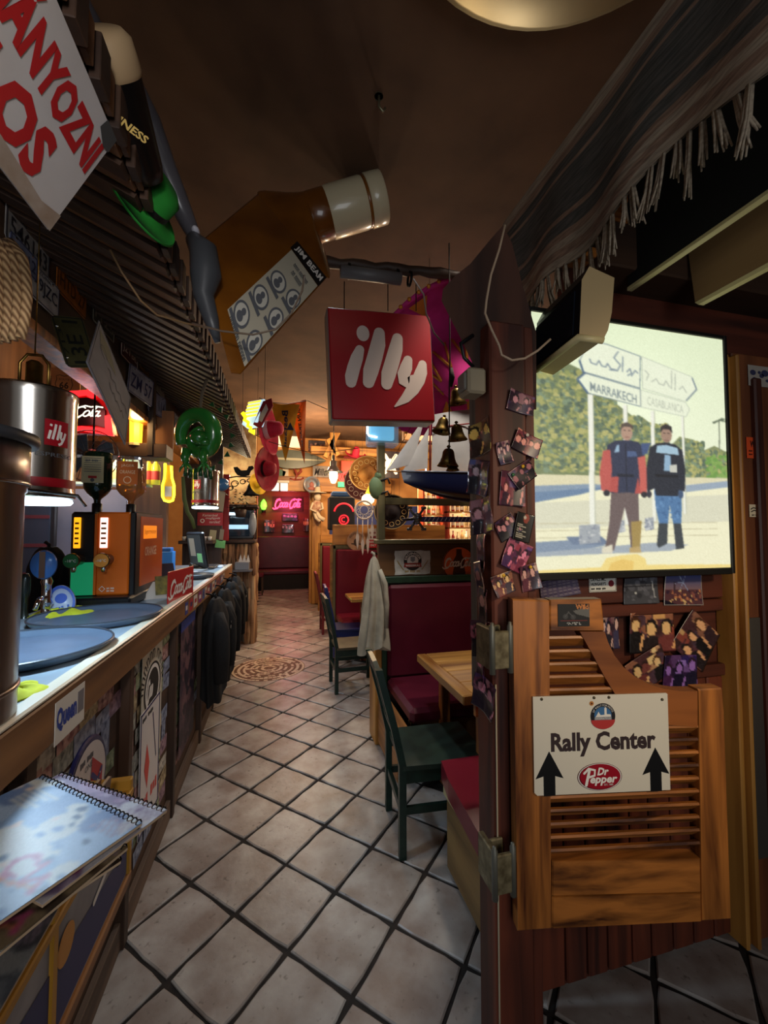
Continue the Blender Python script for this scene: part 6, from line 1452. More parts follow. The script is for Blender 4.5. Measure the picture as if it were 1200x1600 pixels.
menu('white cornered spiral menu peeping from under the uppermost one', (-.395, .90, 1.010), R(-36), .02, .32, .21, 2, [(196, 192, 196), (180, 176, 184), (150, 120, 150), (120, 100, 130), (206, 200, 190), (170, 150, 170)])
menu('dark brown patterned spiral menu directly under the pale ones', (-.445, .82, 1.000), R(-33), .02, .33, .215, 3, PD)
menu('dark ornate spiral menu lowest in the lying pile', (-.44, .84, .990), R(-46), .02, .31, .22, 4, PD)
menu('grey spiral menu nearest the camera in the lower corner', (-.495, .755, .865), R(0), .02, .23, .27, 5, PG)
for i in range(6):
    F = FR((-.545 + i * .020, 1.06 + .008 * i, .775), (.04, 1, 0), (.10, 0, 1))
    g = thing('spiral_menu', ['thin brown menu standing innermost in the rack', 'menu standing second from the bar in the rack', 'menu standing third from the bar in the rack', 'menu standing fourth from the bar in the rack', 'menu standing fifth from the bar in the rack', 'outermost menu standing in the rack behind its front panel'][i], 'menu', F.P(0, -.15), 'menus standing in the rack')
    MB(F).box(-.15, .15, -.19, .13, -.004, .004, bev=.0015).build('pages', mat('page_edges', (178, 150, 120), .7), g)
    MB(F).box(-.15, .15, -.19, .13, .0042, .0056).build('cover', mat('menu_brown_%d' % (i % 2), ((122, 66, 44), (90, 58, 48))[i % 2], .4), g)

# ================================================================== canopy over the bar
CI, CO = (-1.02, 2.80), (-.40, 2.52)   # inner and outer edge (x, z) of its underside
cn = thing('bar_canopy', 'dark lath canopy with stepped ends running above the bar', 'canopy', (-.7, 3.2, 2.5))
LATH = [wood('lath_brown', (136, 94, 60), (84, 54, 34), 'X', 8, .6), wood('lath_dark', (66, 44, 30), (38, 24, 17), 'X', 8, .6)]
rl = random.Random(3)
MB().add([(CI[0], .2, CI[1] + .05), (CO[0], .2, CO[1] + .05), (CO[0], 5.6, CO[1] + .05), (CI[0], 5.6, CI[1] + .05), (CI[0], .2, CI[1] + .03), (CO[0], .2, CO[1] + .03), (CO[0], 5.6, CO[1] + .03), (CI[0], 5.6, CI[1] + .03)], [(0, 1, 2, 3), (7, 6, 5, 4), (0, 4, 5, 1), (1, 5, 6, 2), (2, 6, 7, 3), (3, 7, 4, 0)]).build('deck', mat('dark_deck', (30, 21, 15), .9), cn)
su = nrm((CO[0] - CI[0], 0, CO[1] - CI[1]))
y = .25; k = 0
Ls = math.hypot(CO[0] - CI[0], CO[1] - CI[1])
while y < 5.6:
    w = .052 if k % 2 else .036
    hgt = .085
    F = FR((CI[0], y, CI[1]), su, (0, 1, 0))   # n = u x v (down/up)
    dn = -1 if F.n[2] > 0 else 1
    mb = MB(F); z = (k % 2) * .012
    mb.box(0, Ls, 0, w, min(dn * z, dn * (z + .016)), max(dn * z, dn * (z + .016)))
    mb.build('lath', LATH[k % 2], cn)
    MB().box(CO[0] + .001, CO[0] + .016 + .008 * (k % 2), y, y + w, CO[1] - .01 - (k % 2) * .012, CO[1] + hgt, bev=.002).build('lath_end', LATH[k % 2], cn)
    y += w + .010; k += 1
MB().box(CI[0] - .06, CI[0], .2, 5.6, 2.43, 2.86, bev=.004).build('plate_board', WD_DARKY, cn)
MB().box(CI[0] - .10, CI[0] + .02, .2, 5.6, 2.385, 2.43, bev=.006).build('lower_beam', WD_PINE, cn)
MB().tube([AD(px, py, 1.35 + .002 * (px - 170)) for px, py in ((172, 390), (190, 425), (220, 470), (245, 492), (290, 505), (345, 517))], .004, 6).build('loose_cable', mat('tan_cable', (120, 92, 60), .6), label='tan cable sagging under the bar canopy', cat='cable')

# no-smoking board
FAY = AX(183, 222, -.375)[1]
pA, pB = AX(183, 222, -.375), AX(75, 358, -.50)
v_ = nrm(np.array([pA[0] - pB[0], 0, pA[2] - pB[2]])); F = FR((pB[0], pA[1] * .5 + pB[1] * .5, pB[2]), (0, 1, 0), v_); Hs = math.hypot(pA[0] - pB[0], pA[2] - pB[2]); Ws = .66
ns = thing('enamel_sign', 'large white enamel board with red capitals hung from the canopy edge', 'sign', F.P(-Ws / 2, 0))
MB(F).box(-Ws, 0, 0, Hs, -.006, 0, bev=.002).build('plate', mat('chipped_enamel', (206, 202, 200), .4, c2=(192, 186, 182), scale=5), ns)
for t_, x_, y_, w_ in (('DOHÁNYOZNI', -.45, .55, .435), ('TILOS', -.40, .12, .30)): MB(F).text(t_, x_, Hs * y_, w_, Hs * .37, .001, bold=.045).build('lettering', mat('sign_red_paint', (186, 28, 34), .45), ns)
m = MB(F); m.flat([(-Ws, 0), (0, 0), (0, Hs * .16), (-.06, Hs * .10), (-.2, Hs * .14), (-.4, Hs * .07), (-Ws, Hs * .05)], .0012); m.build('rust_edge', mat('dirty_enamel', (150, 128, 108), .6, c2=(176, 160, 146), scale=16), ns)
m = MB(F); m.flat([(0, Hs), (-.05, Hs), (-.055, Hs * .90), (-.02, Hs * .84), (0, Hs * .86)], .0014); m.build('chipped_corner', mat('chip_grey', (70, 72, 72), .6), ns)

# licence plates
def plate(label, px, py, t, main, bg, fg, top=None, roll=0.0, yawz=0.0, x=CI[0] + .012, w=.30, h=.15, edge=True, tilt=0.0):
    q_ = AX(px, py, x); F0 = FR((q_[0], q_[1], q_[2]), (math.sin(yawz), math.cos(yawz), 0), (tilt, 0, 1)).at(0, 0, 0, roll)
    p = thing('licence_plate', label, 'licence plate', F0.o, 'licence plates over the bar'); r = .015
    pts = [(-w / 2 + r, -h / 2), (w / 2 - r, -h / 2), (w / 2, -h / 2 + r), (w / 2, h / 2 - r), (w / 2 - r, h / 2), (-w / 2 + r, h / 2), (-w / 2, h / 2 - r), (-w / 2, -h / 2 + r)]
    MB(F0).prism(pts, -.003, 0).build('plate', mat('plate_%d_%d_%d' % bg, bg, .4, .2, c2=tuple(int(c * .8) for c in bg), scale=20), p)
    m = MB(F0); m.text(main, -w * .42, -h * .28, w * .84, h * .50, .0025, bold=.01)
    if top: m.text(top, -w * .25, h * .30, w * .5, h * .12, .0025)
    m.build('lettering', mat('plate_ink_%d_%d' % fg[:2], fg, .4), p)
    if edge:
        m = MB(F0); a, b = w / 2 - .006, h / 2 - .006
        for y_ in (-b, b): m.box(-a, a, y_ - .0018, y_ + .0018, 0, .002)
        for x_ in (-a, a): m.box(x_ - .0018, x_ + .0018, -b, b, 0, .002)
        m.build('border', mat('plate_ink_%d_%d' % fg[:2], fg, .4), p)
    for s in (-1, 1): MB(F0.at(s * w * .3, h * .40)).lathe([(0, .004), (.005, .002), (.006, 0)], 8).build('bolt', STEEL, p)
    return p
plate('pale plate with dark digits at the top of the near stack', 46, 382, 0, '546143', (150, 146, 142), (36, 34, 40), 'EXPLORE')
plate('white state plate with dark letters beside the rope coil', 64, 448, 0, 'G 49JZC', (186, 184, 184), (40, 40, 58), 'ARIZONA', x=CI[0] + .022)
plate('small battered plate between the two near plates', 38, 402, 0, 'AB12', (120, 126, 150), (40, 44, 70), x=CI[0] + .03, w=.18, h=.10)
plate('orange plate in shadow beyond the white state plate', 114, 455, 0, 'HTD 27', (170, 96, 26), (60, 32, 12))
plate('plate with green lit edge hanging tilted below the row', 117, 535, 0, '13E 1', (96, 92, 56), (30, 34, 30), '713', roll=R(108), yawz=R(48), x=CI[0] + .16, w=.21, h=.12)
plate('dim dark plate high beyond the tilted one', 163, 500, 0, '1123', (66, 62, 54), (120, 112, 96), x=CI[0] + .012)
plate('maroon plate with pale letters further along the row', 203, 552, 0, 'J2YBE', (86, 34, 36), (196, 176, 160), x=CI[0] + .012, w=.32)
plate('mustard plate next to the maroon one', 229, 570, 0, '4KD 93', (150, 108, 30), (70, 48, 16), x=CI[0] + .012)
plate('white round-cornered plate hanging below the maroon one', 221, 603, 0, 'ZM 57', (176, 176, 190), (44, 50, 90), roll=R(-6), yawz=R(14), x=CI[0] + .05, h=.2)
plate('pale plate past the mustard one', 250, 602, 0, 'TX 805', (150, 142, 134), (60, 50, 50), x=CI[0] + .012)
plate('blue and white plate hanging lower past the round-cornered one', 246, 632, 0, 'SM 114', (150, 156, 186), (40, 44, 90), yawz=R(10), x=CI[0] + .04, h=.18)
plate('grey plate deep in the row near the green inflatable', 270, 615, 0, 'KLU 22', (120, 116, 112), (44, 40, 40), x=CI[0] + .012)
plate('furthest white plate partly behind the green inflatable', 278, 662, 0, 'OH 451', (176, 172, 170), (50, 50, 90), x=CI[0] + .03)
# hanging pale diamond board
A_ = AD(155, 500, 1.7); F = FR(A_, AD(205, 622, 1.95) - A_, A_ - AD(134, 583, 1.40)); F = F.at(.178, -.20, 0); F = F if F.n @ (_C - F.o) > 0 else FR(F.o, -F.u, F.v)
hd = thing('hanging_board', 'grey printed board hanging corner down over the bar', 'board', F.P(0, -.2))
MB(F).box(-.178, .178, -.20, .20, -.005, 0, bev=.002).build('panel', mat('grey_board', (116, 118, 128), .5, c2=(98, 100, 108), scale=8), hd)
m = MB(F); 
for y_ in (-.19, .19): m.box(-.17, .17, y_ - .001, y_ + .001, 0, .001)
for x_ in (-.168, .168): m.box(x_ - .001, x_ + .001, -.19, .19, 0, .001)
m.stroke(arc(-.10, .06, .03, .03, 0, 300), .006, .001); m.stroke([(-.05 + .018 * i, .02 + .018 * math.sin(i * 2.1)) for i in range(12)], .010, .001); m.stroke([(-.02 + .016 * i, -.06 + .016 * math.sin(i * 2.4 + 1)) for i in range(10)], .010, .001); m.build('print', mat('faded_ink', (58, 60, 70), .6), hd)
m = MB(F); m.flat([(-.16, .15), (-.06, .17), (.02, .09), (-.13, .05)], .0008); m.build('olive_patch', mat('olive_patch', (98, 98, 80), .6), hd)
# rope coil
rc = thing('rope_coil', 'thick braided straw rope coil hanging at the frame edge over the bar', 'rope', AD(6, 545, 1.2))
for i in range(6):
    x_ = [-26, -14, -4, 8, 19, 30][i]; m = MB()
    pts = [AD(x_ * .55, 378, 1.22)] + [AD(x_ + (9 * math.sin(math.pi * t_)) * (x_ / 30 + .4), 380 + 165 * t_ - abs(x_) * .3 * t_, 1.22 - .012 * abs(i - 2)) for t_ in (.15, .35, .55, .75, .95)]
    m.tube(pts, .0125, 10); m.build('strand', weave('straw_braid', (206, 168, 120), (120, 84, 52), 26), rc)
# ------------------------------------------------------------------ lamps made of coffee tins
TIN = mat('tin_steel', (200, 196, 190), .2, 1.0, c2=(180, 176, 170), scale=30, stretch=(1, 1, .04), amt=1)
LOGO = mat('logo_red', (150, 16, 30), .4)
def tin_lamp(label, x, y, z0, dia, h, power, rota):
    L = thing('tin_lamp', label, 'lamp', (x, y, z0)); r = dia / 2; F = FR((x, y, z0), (1, 0, 0), (0, 1, 0))
    MB(F).lathe([(r * .97, .0), (r, .004), (r, .018), (r * .985, .024), (r * .985, h - .03), (r, h - .024), (r * 1.01, h - .006), (r, h), (r * .94, h - .004), (r * .94, h - .012), (0, h - .012)], 48).build('tin', TIN, L)
    def wrap(a0, a1, z0_, z1_, n=14, e=.001): 
        m = MB(F); v = []; f = []
        for i in range(n + 1):
            a = a0 + (a1 - a0) * i / n
            for zz in (z0_, z1_): v.append(((r * .985 + e) * math.cos(a), (r * .985 + e) * math.sin(a), zz))
        for i in range(n): f.append((2 * i, 2 * i + 2, 2 * i + 3, 2 * i + 1))
        return m.add(v, f, 0, True)
    wrap(0, 2 * math.pi, h * .09, h * .17, 40).build('red_band', LOGO, L)
    wd = .30 * dia; hw = wd / r / 2
    wrap(rota - hw, rota + hw, h * .46, h * .46 + wd * 1.15).build('logo_square', LOGO, L)
    def on(pts, ww, e=.0022):
        m = MB(F); v = []; f = []; pts = [np.array(p) for p in pts]; n = len(pts)
        for i, p in enumerate(pts):
            t_ = pts[min(i + 1, n - 1)] - pts[max(i - 1, 0)]; t_ = t_ / (np.linalg.norm(t_) + 1e-9); q2 = np.array([-t_[1], t_[0]])
            for s in (-1, 1):
                pp = p + q2 * s * ww / 2; a = rota + (pp[0] - .5) * 2 * hw; v.append(((r * .985 + e) * math.cos(a), (r * .985 + e) * math.sin(a), h * .46 + pp[1] * wd * 1.15))
        for i in range(n - 1): f.append((2 * i, 2 * i + 2, 2 * i + 3, 2 * i + 1))
        return m, v, f
    m = MB(F)
    for pts in ([(.22, .74), (.24, .82)], [(.22, .58), (.14, .24)], [(.42, .84), (.38, .6), (.30, .24)], [(.60, .84), (.56, .6), (.48, .24)], [(.66, .58), (.62, .34), (.68, .25), (.76, .34)], [(.84, .56), (.78, .34), (.66, .12), (.54, .06)]):
        _, v, f = on(pts, .10); m.add(v, f)
    m.build('logo_lettering', WHITEINK, L)
    g, f, _ = text_geo('ESPRESSO', 0.0); a0 = rota - hw * 1.6; m = MB(F)
    m.add([((r * .985 + .0015) * math.cos(a0 + gx * hw * 3.2), (r * .985 + .0015) * math.sin(a0 + gx * hw * 3.2), h * .36 + gy * h * .035) for gx, gy in g], f); m.build('tin_lettering', GREYINK, L)
    MB(F).lathe([(r * .50, -.004), (r * .93, -.004), (r * .95, -.012), (r * .90, -.020), (r * .50, -.016), (r * .50, -.004)], 40).build('ring_tube', glow('cold_ring', (206, 236, 255), 7), L)
    MB(F).lathe([(0, .03), (r * .96, .03)], 32).build('reflector', mat('reflector_white', (220, 220, 220), .4), L)
    MB(F).lathe([(0, h), (.035, h), (.035, h + .02), (.022, h + .022), (.022, h + .09), (.012, h + .10), (0, h + .10)], 18).build('lamp_holder', BRASS, L)
    MB(F).tube([(-.04, 0, h + .01), (-.04, 0, h + .09), (-.02, 0, h + .12), (.02, 0, h + .12), (.04, 0, h + .09), (.04, 0, h + .01)], .005, 6).build('yoke', BRASS, L)
    MB(F).tube([(0, 0, h + .12), (0, 0, min(h + .9, ZC - z0))], .0022, 6).build('suspension', BRASS, L)
    light('tin_lamp_light', 'SPOT', (x, y, z0 - .03), power, (.58, .80, 1.0), .06, (x, y, 0), spot=R(150), blend=.5)
    return L
tin_lamp('shiny coffee tin pendant lamp hanging over the near bar end', -.775, 1.545, 1.652, .235, .345, 24, R(-32))
tin_lamp('coffee tin pendant lamp hanging over the far bar end', -.715, 4.36, 1.78, .255, .36, 20, R(-118))
# green inflatable hanging from the canopy
gi = thing('inflatable_lizard', 'shiny green inflatable lizard curled and hanging from the canopy', 'inflatable', AD(315, 745, 2.55))
GV = mat('green_vinyl', (44, 118, 44), .22, c2=(30, 92, 34), scale=4, coat=.6); GV2 = mat('dark_green_vinyl', (22, 66, 34), .3)
gc = AD(314, 690, 2.55); F = FR(gc, _rt, (0, 0, 1))
pts = []; rad = []
for i in range(40):
    t_ = i / 39; a = R(200) - t_ * R(470); rr = .125 * (1 - .55 * t_); pts.append((rr * math.cos(a) * 1.0, rr * math.sin(a) * 1.15 + .03, .05 * math.sin(t_ * 5))); rad.append(.018 + .034 * math.sin(math.pi * min(1, t_ * .9 + .12)))
MB(F).tube(pts, rad, 18).build('curled_body', GV, gi)
MB(F).ball((.02, .01, .07), (.055, .045, .05), 16).ball((.06, -.02, .08), (.035, .025, .03), 14).build('head', GV, gi)
for i in range(9):
    a = R(70) - i * R(17); r0 = .185; m = MB(F); c2_ = (r0 * math.cos(a), r0 * math.sin(a) * 1.1 + .03)
    m.prism([(c2_[0] - .02 * math.sin(a) * -1, c2_[1] - .02 * math.cos(a)), (c2_[0] + .03 * math.cos(a), c2_[1] + .03 * math.sin(a)), (c2_[0] + .02 * math.sin(a) * -1, c2_[1] + .02 * math.cos(a))], -.006, .006); m.build('back_spine', GV2, gi)
for sx_, n_ in ((-.06, 0), (.05, 1)):
    b_ = MB(F).tube([(sx_, -.06, .05), (sx_ - .01, -.11, .06), (sx_, -.14, .06)], [.03, .025, .02], 12).build('leg', GV, gi)
    for j in range(3): MB(F).tube([(sx_, -.14, .06), (sx_ - .03 + .03 * j, -.175, .065), (sx_ - .04 + .04 * j, -.20, .06)], [.010, .008, .003], 8).build('claw', GV, b_)
MB(F).tube([(-.02, .12, 0), (-.01, .2, 0), (.0, .30, 0), (.02, .40, -.02)], .010, 8).build('hanging_string', mat('old_string', (84, 74, 60), .9), gi)
for i in range(6): MB(F).tube([(-.08 + .03 * i, -.17, .02), (-.085 + .032 * i, -.22 - .01 * (i % 3), .02)], .012, 6).build('leaf_tuft', GV2, gi)
MB().tube([AD(px, py, 2.4) for px, py in ((286, 745), (288, 780), (293, 800), (300, 812), (304, 826))], [.010, .012, .011, .012, .008], 8).build('hanging_vine', mat('olive_vine', (84, 92, 40), .7), label='thin olive vine trailing down beside the far tin lamp', cat='vine')
# felt hat under the canopy
q_ = AD(222, 315, 1.28); F = FR(q_, nrm((.55, .83, 0)), nrm((-.35, .2, .9)))
gh = thing('felt_hat', 'green felt hat hooked to the canopy edge above the plates', 'hat', q_)
MB(F).lathe([(.115, .0), (.118, -.006), (.075, .012), (.07, .02), (.066, .08), (.05, .095), (0, .10)], 32, sy=1.25).build('hat_body', mat('green_felt', (24, 122, 34), .85), gh); MB(F).lathe([(.0705, .018), (.0690, .04)], 32, sy=1.25).build('hat_band', BLACK, gh)
# stout glass inflatable and long grey float above the canopy edge
q0, q1 = AD(165, 112, 1.0), AD(222, 262, 1.16)
sg2 = thing('inflatable_glass', 'black inflatable stout glass with a cream top above the canopy', 'inflatable', q1)
ax_ = nrm(q0 - q1); F = FR(q1, nrm(np.cross(ax_, (0, 0, 1))), np.cross(ax_, nrm(np.cross(ax_, (0, 0, 1)))))
L_ = np.linalg.norm(q0 - q1); F = FR(q1, F.u, F.v)
zz = 1 if F.n @ ax_ > 0 else -1
MB(F).lathe([(0, -.04 * zz), (.045, -.03 * zz), (.055, 0), (.078, L_ * .95 * zz)], 32).build('dark_body', mat('stout_black', (14, 12, 12), .3), sg2)
MB(F).lathe([(.079, L_ * .95 * zz), (.084, L_ * 1.0 * zz), (.084, L_ * 1.28 * zz), (.07, L_ * 1.36 * zz), (0, L_ * 1.38 * zz)], 32).build('cream_head', mat('cream_head', (176, 148, 112), .5), sg2)
m = MB(FR(AD(203, 200, .985), nrm(AD(221, 212, 1.0) - AD(188, 186, .98)), (0, 0, 1))); m.text('GUINNESS', -.085, -.010, .125, .022, .0, bold=.03); m.build('lettering', mat('gold_letter', (190, 160, 90), .4), sg2)
gf = thing('grey_float', 'long grey inflatable tube with a flipper lying along the canopy edge', 'inflatable', AD(250, 300, 1.5))
P_ = [(88, -60), (112, 0), (150, 70), (200, 130), (232, 190), (256, 260), (280, 320), (300, 362), (312, 380)]
MB().tube([AD(px, py, 1.32 + .05 * i) for i, (px, py) in enumerate(P_)], [.05, .055, .055, .05, .045, .045, .042, .03, .012], 18).build('tube_body', mat('grey_vinyl', (96, 94, 100), .3, c2=(74, 72, 78), scale=5, coat=.4), gf)
P_ = [(300, 372), (318, 392), (322, 430), (318, 462), (330, 500), (340, 535)]
MB().tube([AD(px, py, 1.66) for px, py in P_], [.03, .055, .06, .04, .03, .012], 16).build('flipper', mat('slate_vinyl', (66, 68, 72), .4), gf)
for px, py, c in ((292, 330, (150, 60, 20)), (300, 350, (60, 90, 200)), (306, 362, (200, 200, 210))):
    MB(FR(AD(px, py, 1.66))).ball((0, 0, 0), (.016, .016, .03), 10).build('bright_fin', mat('fin_%d' % c[0], c, .3), gf)
# ceiling dome lamp
dl = thing('ceiling_dome', 'pale metal dome lamp on the ceiling over the doorway', 'lamp', (.72, .66, ZC - .16)); F = FR((.74, .655, ZC - .1), (1, 0, 0), (0, 1, 0)); AL = mat('dull_aluminium', (150, 144, 116), .42, .8)
MB(F).lathe([(0, -.10), (.25, -.085), (.47, -.05), (.62, -.01), (.65, .012), (.645, .025), (0, .05)], 56).build('dish', AL, dl); MB(F).lathe([(0, .03), (.06, .03), (.06, .10), (0, .10)], 20).build('ceiling_rose', AL, dl)
MB(FR(AZ(592, 150, ZC), (1, 0, 0), (0, 1, 0))).tube([(0, 0, 0), (0, 0, -.05), (.02, 0, -.07), (.03, 0, -.05)], .006, 6).lathe([(.02, -.004), (.02, 0), (0, 0)], 12).build('ceiling_hook', AL, label='small metal hook screwed into the bare ceiling', cat='hook')
def cord(t, p): MB().tube([p, (p[0], p[1], ZC)], .0016, 4).build('hanging_cord', INK, t)
# ================================================================== back bar (seen over the counter)
RY = 4.85
WB = wood('back_bar_panel', (120, 80, 52), (74, 46, 30), 'Z', 5, .6)
bk = MB().box(-2.24, -1.18, RY, RY + .08, 0, ZC).build('wall_back_bar', WB, kind='structure')
def BQ(px, py, d=0.0): return AY(px, py, RY - d)
# pale panel and dark fridge
a, b = BQ(84, 900), BQ(158, 765); MB().box(a[0], b[0] + .25, RY - .03, RY - .002, .9, b[2], bev=.004).build('splash_panel', mat('pale_lilac_panel', (150, 152, 176), .4, c2=(136, 138, 164), scale=3), label='pale lilac splash panel behind the drinks dispenser', cat='panel')
fx = AY(46, 800, 4.3); fx2 = AY(82, 800, 4.3)
fg = thing('bottle_fridge', 'dark glass-doored fridge behind the steel churn', 'fridge', ((fx[0] + fx2[0]) / 2, 4.4, 0))
x0_, x1_ = fx[0] - .15, fx2[0] + .05; x0_ = max(x0_, -2.22)
MB().box(x0_, x1_, 4.25, 4.29, .9, 2.0, bev=.01).build('cabinet', mat('fridge_black', (24, 24, 30), .35), fg)
MB().box(x0_ + .04, x1_ - .04, 4.235, 4.25, 1.0, 1.94).build('glass_door', mat('fridge_glass', (40, 48, 64), .08), fg)
for z_ in (1.15, 1.4, 1.65, 1.88): MB().box(x0_ + .04, x1_ - .04, 4.228, 4.236, z_, z_ + .03).build('shelf_edge', mat('shelf_maroon', (80, 34, 44), .4), fg)
MB().box(x0_ + .05, x1_ - .05, 4.226, 4.234, 1.02, 1.07).build('label_strip', mat('strip_grey', (130, 134, 146), .5), fg)
# hanging shelf of dark timber with route sign and cola sign
sy_ = 3.55
def SQ(px, py): return AY(px, py, sy_)
sh0 = SQ(108, 690); sh1 = SQ(260, 690)
ss = thing('hanging_shelf', 'dark timber shelf hung across behind the bar above the bottles', 'shelf', ((sh0[0] + sh1[0]) / 2, sy_, SQ(180, 705)[2]))
MB().box(-2.0, sh1[0], sy_, sy_ + .22, SQ(180, 712)[2], SQ(180, 690)[2], bev=.004).build('board', WD_DARKX, ss)
MB().box(SQ(232, 600)[0], SQ(242, 600)[0], sy_ - .01, sy_ + .05, SQ(236, 712)[2], 3.0, bev=.004).build('upright', WD_DARK, ss)
MB().box(-2.0, sh1[0], sy_ + .20, sy_ + .23, SQ(180, 690)[2], 2.55).build('back_board', wood('shelf_back', (150, 98, 56), (104, 62, 34), 'Z', 5, .6), ss)
c_ = SQ(80, 585); F = FR((c_[0], sy_ + .19, c_[2]))
rt_ = thing('route_sign', 'tan wooden road sign with a numbered shield above the near tin lamp', 'sign', F.o)
MB(F).box(-.11, .11, -.16, .12, -.012, 0, bev=.002).build('board', mat('tan_board', (190, 130, 80), .6, c2=(168, 108, 62), scale=6), rt_)
m = MB(F); sp = [(0, -.075), (.045, -.055), (.06, -.01), (.05, .03), (.055, .055), (.03, .065), (0, .055), (-.03, .065), (-.055, .055), (-.05, .03), (-.06, -.01), (-.045, -.055)]
m.stroke(sp + [sp[0]], .005, .001); m.text('66', -.032, -.045, .064, .055, .001, bold=.03); m.text('ROUTE', -.035, .022, .07, .016, .001); m.stroke([(-.09, -.09), (-.09, .05)], .006, .001); m.build('print', mat('brown_ink', (60, 36, 24), .6), rt_)
# illuminated cola sign
c_ = AY(148, 650, 3.30); F = FR(c_, nrm((.97, -.10, 0)), (0, 0, 1)); s = np.linalg.norm(AY(180, 650, 3.3) - AY(110, 650, 3.3)) / 70
cl = thing('neon_cola_sign', 'lit red and black cola sign glowing behind the near tin lamp', 'sign', F.P(0, -45 * s))
def f2(px, py): return ((px - 148) * s, (650 - py) * s)
REDG = glow('red_lit', (250, 40, 44), 1.5)
MB(F).prism([f2(*p) for p in ((100, 612), (134, 604), (140, 598), (148, 600), (152, 612), (168, 630), (180, 682), (104, 682))], -.06, -.004).build('case', RED, cl)
m = MB(F); m.prism([f2(*p) for p in ((102, 609), (136, 605), (136, 613), (102, 620))], 0, .02); m.disc(*f2(143, 610), 8 * s, .024, 0, 20); m.lathe([(8.5 * s, 0), (8.5 * s, .022), (0, .022)], 20, F=F.at(*f2(143, 610))); m.build('top_tube', REDG, cl)
MB(F).prism([f2(*p) for p in ((104, 674), (130, 670), (155, 672), (168, 674), (167, 650), (176, 648), (182, 686), (155, 682), (130, 678), (104, 682))], 0, .02).build('lower_tube', REDG, cl)
MB(F).prism([f2(*p) for p in ((104, 622), (136, 618), (150, 622), (166, 640), (167, 671), (150, 667), (104, 670))], 0, .012).build('black_face', mat('sign_black', (18, 18, 18), .3), cl)
m = MB(F); x_, y_ = f2(106, 656); script(m, x_ - .02, y_, 52 * s, 24 * s, .014, wd=.10, which=(7, 13)) if False else None
P0 = f2(113, 657)
for st_ in SW[9:]: m.stroke([(P0[0] + (a - .56) * 100 * s, P0[1] + b * 24 * s) for a, b in st_], 2.5 * s, .014)
m.build('lettering', glow('white_lit', (226, 250, 226), 1.2), cl)
cord(cl, F.P(0, 40 * s, -.03)); light('cola_sign_light', 'POINT', tuple(F.P(0, 0, .15)), 2.0, (1, .2, .18), .08)
# round metal fan
c_ = AY(140, 712, 3.0); fn_ = thing('desk_fan', 'dark wire fan under the lit cola sign', 'fan', (c_[0], 3.0, c_[2] - .15)); F = FR((c_[0], 3.0, c_[2]))
m = MB(F)
for k in range(6): m.lathe([(.035 + .025 * k, .03 - .003 * k * k * .3), (.037 + .025 * k, .032 - .003 * k * k * .3), (.037 + .025 * k, .028 - .003 * k * k * .3)], 30)
for k in range(16): a = k * math.pi / 8; m.tube([(0, 0, .032), (.09 * math.cos(a), .09 * math.sin(a), .03), (.165 * math.cos(a), .165 * math.sin(a), .0)], .0015, 4)
m.build('guard', mat('grey_wire', (84, 84, 88), .4, .7), fn_)
for k in range(4):
    a = k * math.pi / 2 + .5; MB(F).prism([(.02 * math.cos(a), .02 * math.sin(a)), (.14 * math.cos(a - .35), .14 * math.sin(a - .35)), (.15 * math.cos(a + .1), .15 * math.sin(a + .1)), (.13 * math.cos(a + .5), .13 * math.sin(a + .5))], -.012, -.006).build('blade', mat('fan_blade', (70, 78, 90), .3), fn_)
MB(F).lathe([(0, .03), (.03, .028), (.035, 0), (.05, -.03), (.05, -.12), (0, -.13)], 20).build('motor', mat('fan_motor', (60, 50, 46), .4), fn_)
MB(F).lathe([(.165, .004), (.17, 0), (.165, -.004)], 36).build('guard_rim', mat('grey_wire', (84, 84, 88), .4, .7), fn_)
MB().tube([(c_[0], 3.05, c_[2] - .05), (c_[0], 3.05, c_[2] + .5)], .006, 8).build('bracket', BLACKM, fn_)
# neon bottle outline and lanterns behind the bar
def neon(name, label, pts, c, r, s, depth, cat='neon sign', extra=None, back=None):
    P_ = [AD(px, py, depth) for px, py in pts]; t = thing(name, label, cat, P_[0])
    MB().tube(P_, r, 8).build('neon_tube', glow('neon_%d_%d_%d_%g' % (*c, s), c, s), t); cord(t, P_[0])
    return t
nb2 = neon('neon_bottle', 'yellow neon outline of a bottle glowing behind the bar', [(258, 724), (258, 735), (257, 748), (254, 758), (254, 776), (257, 782), (264, 784), (270, 782), (272, 774), (272, 758), (269, 748), (268, 735), (268, 728)], (236, 236, 40), .012, 4.0, 4.0)
MB(FR(AD(263, 758, 4.02))).prism([(-.045, -.15), (.045, -.15), (.045, .0), (.02, .07), (.018, .20), (-.018, .20), (-.02, .07), (-.045, .0)], -.02, 0).build('bottle_board', mat('amber_board', (190, 140, 60), .5), nb2)
MB(FR(AD(263, 768, 3.98))).box(-.03, .03, -.05, .05, 0, .004).build('bottle_label', mat('lab_pale', (180, 180, 170), .5), nb2)
lg = AY(214, 670, 3.6); ll = thing('wall_lantern', 'amber glowing lantern on the timber upright behind the bar', 'lantern', (lg[0], 3.6, lg[2] - .12)); F = FR((lg[0], 3.58, lg[2] - .12), (1, 0, 0), (0, 1, 0))
MB(F).lathe([(.045, 0), (.05, .24), (.045, .25)], 8, sm=False).build('glass', glow('amber_lantern', (255, 180, 40), 2.2), ll); MB(F).lathe([(0, .24), (.06, .24), (.03, .29), (0, .30)], 8, sm=False).build('cap', BLACKM, ll); MB(F).lathe([(0, -.02), (.05, -.02), (.05, .0), (0, 0)], 8, sm=False).build('foot', mat('pale_foot', (220, 200, 150), .4), ll)
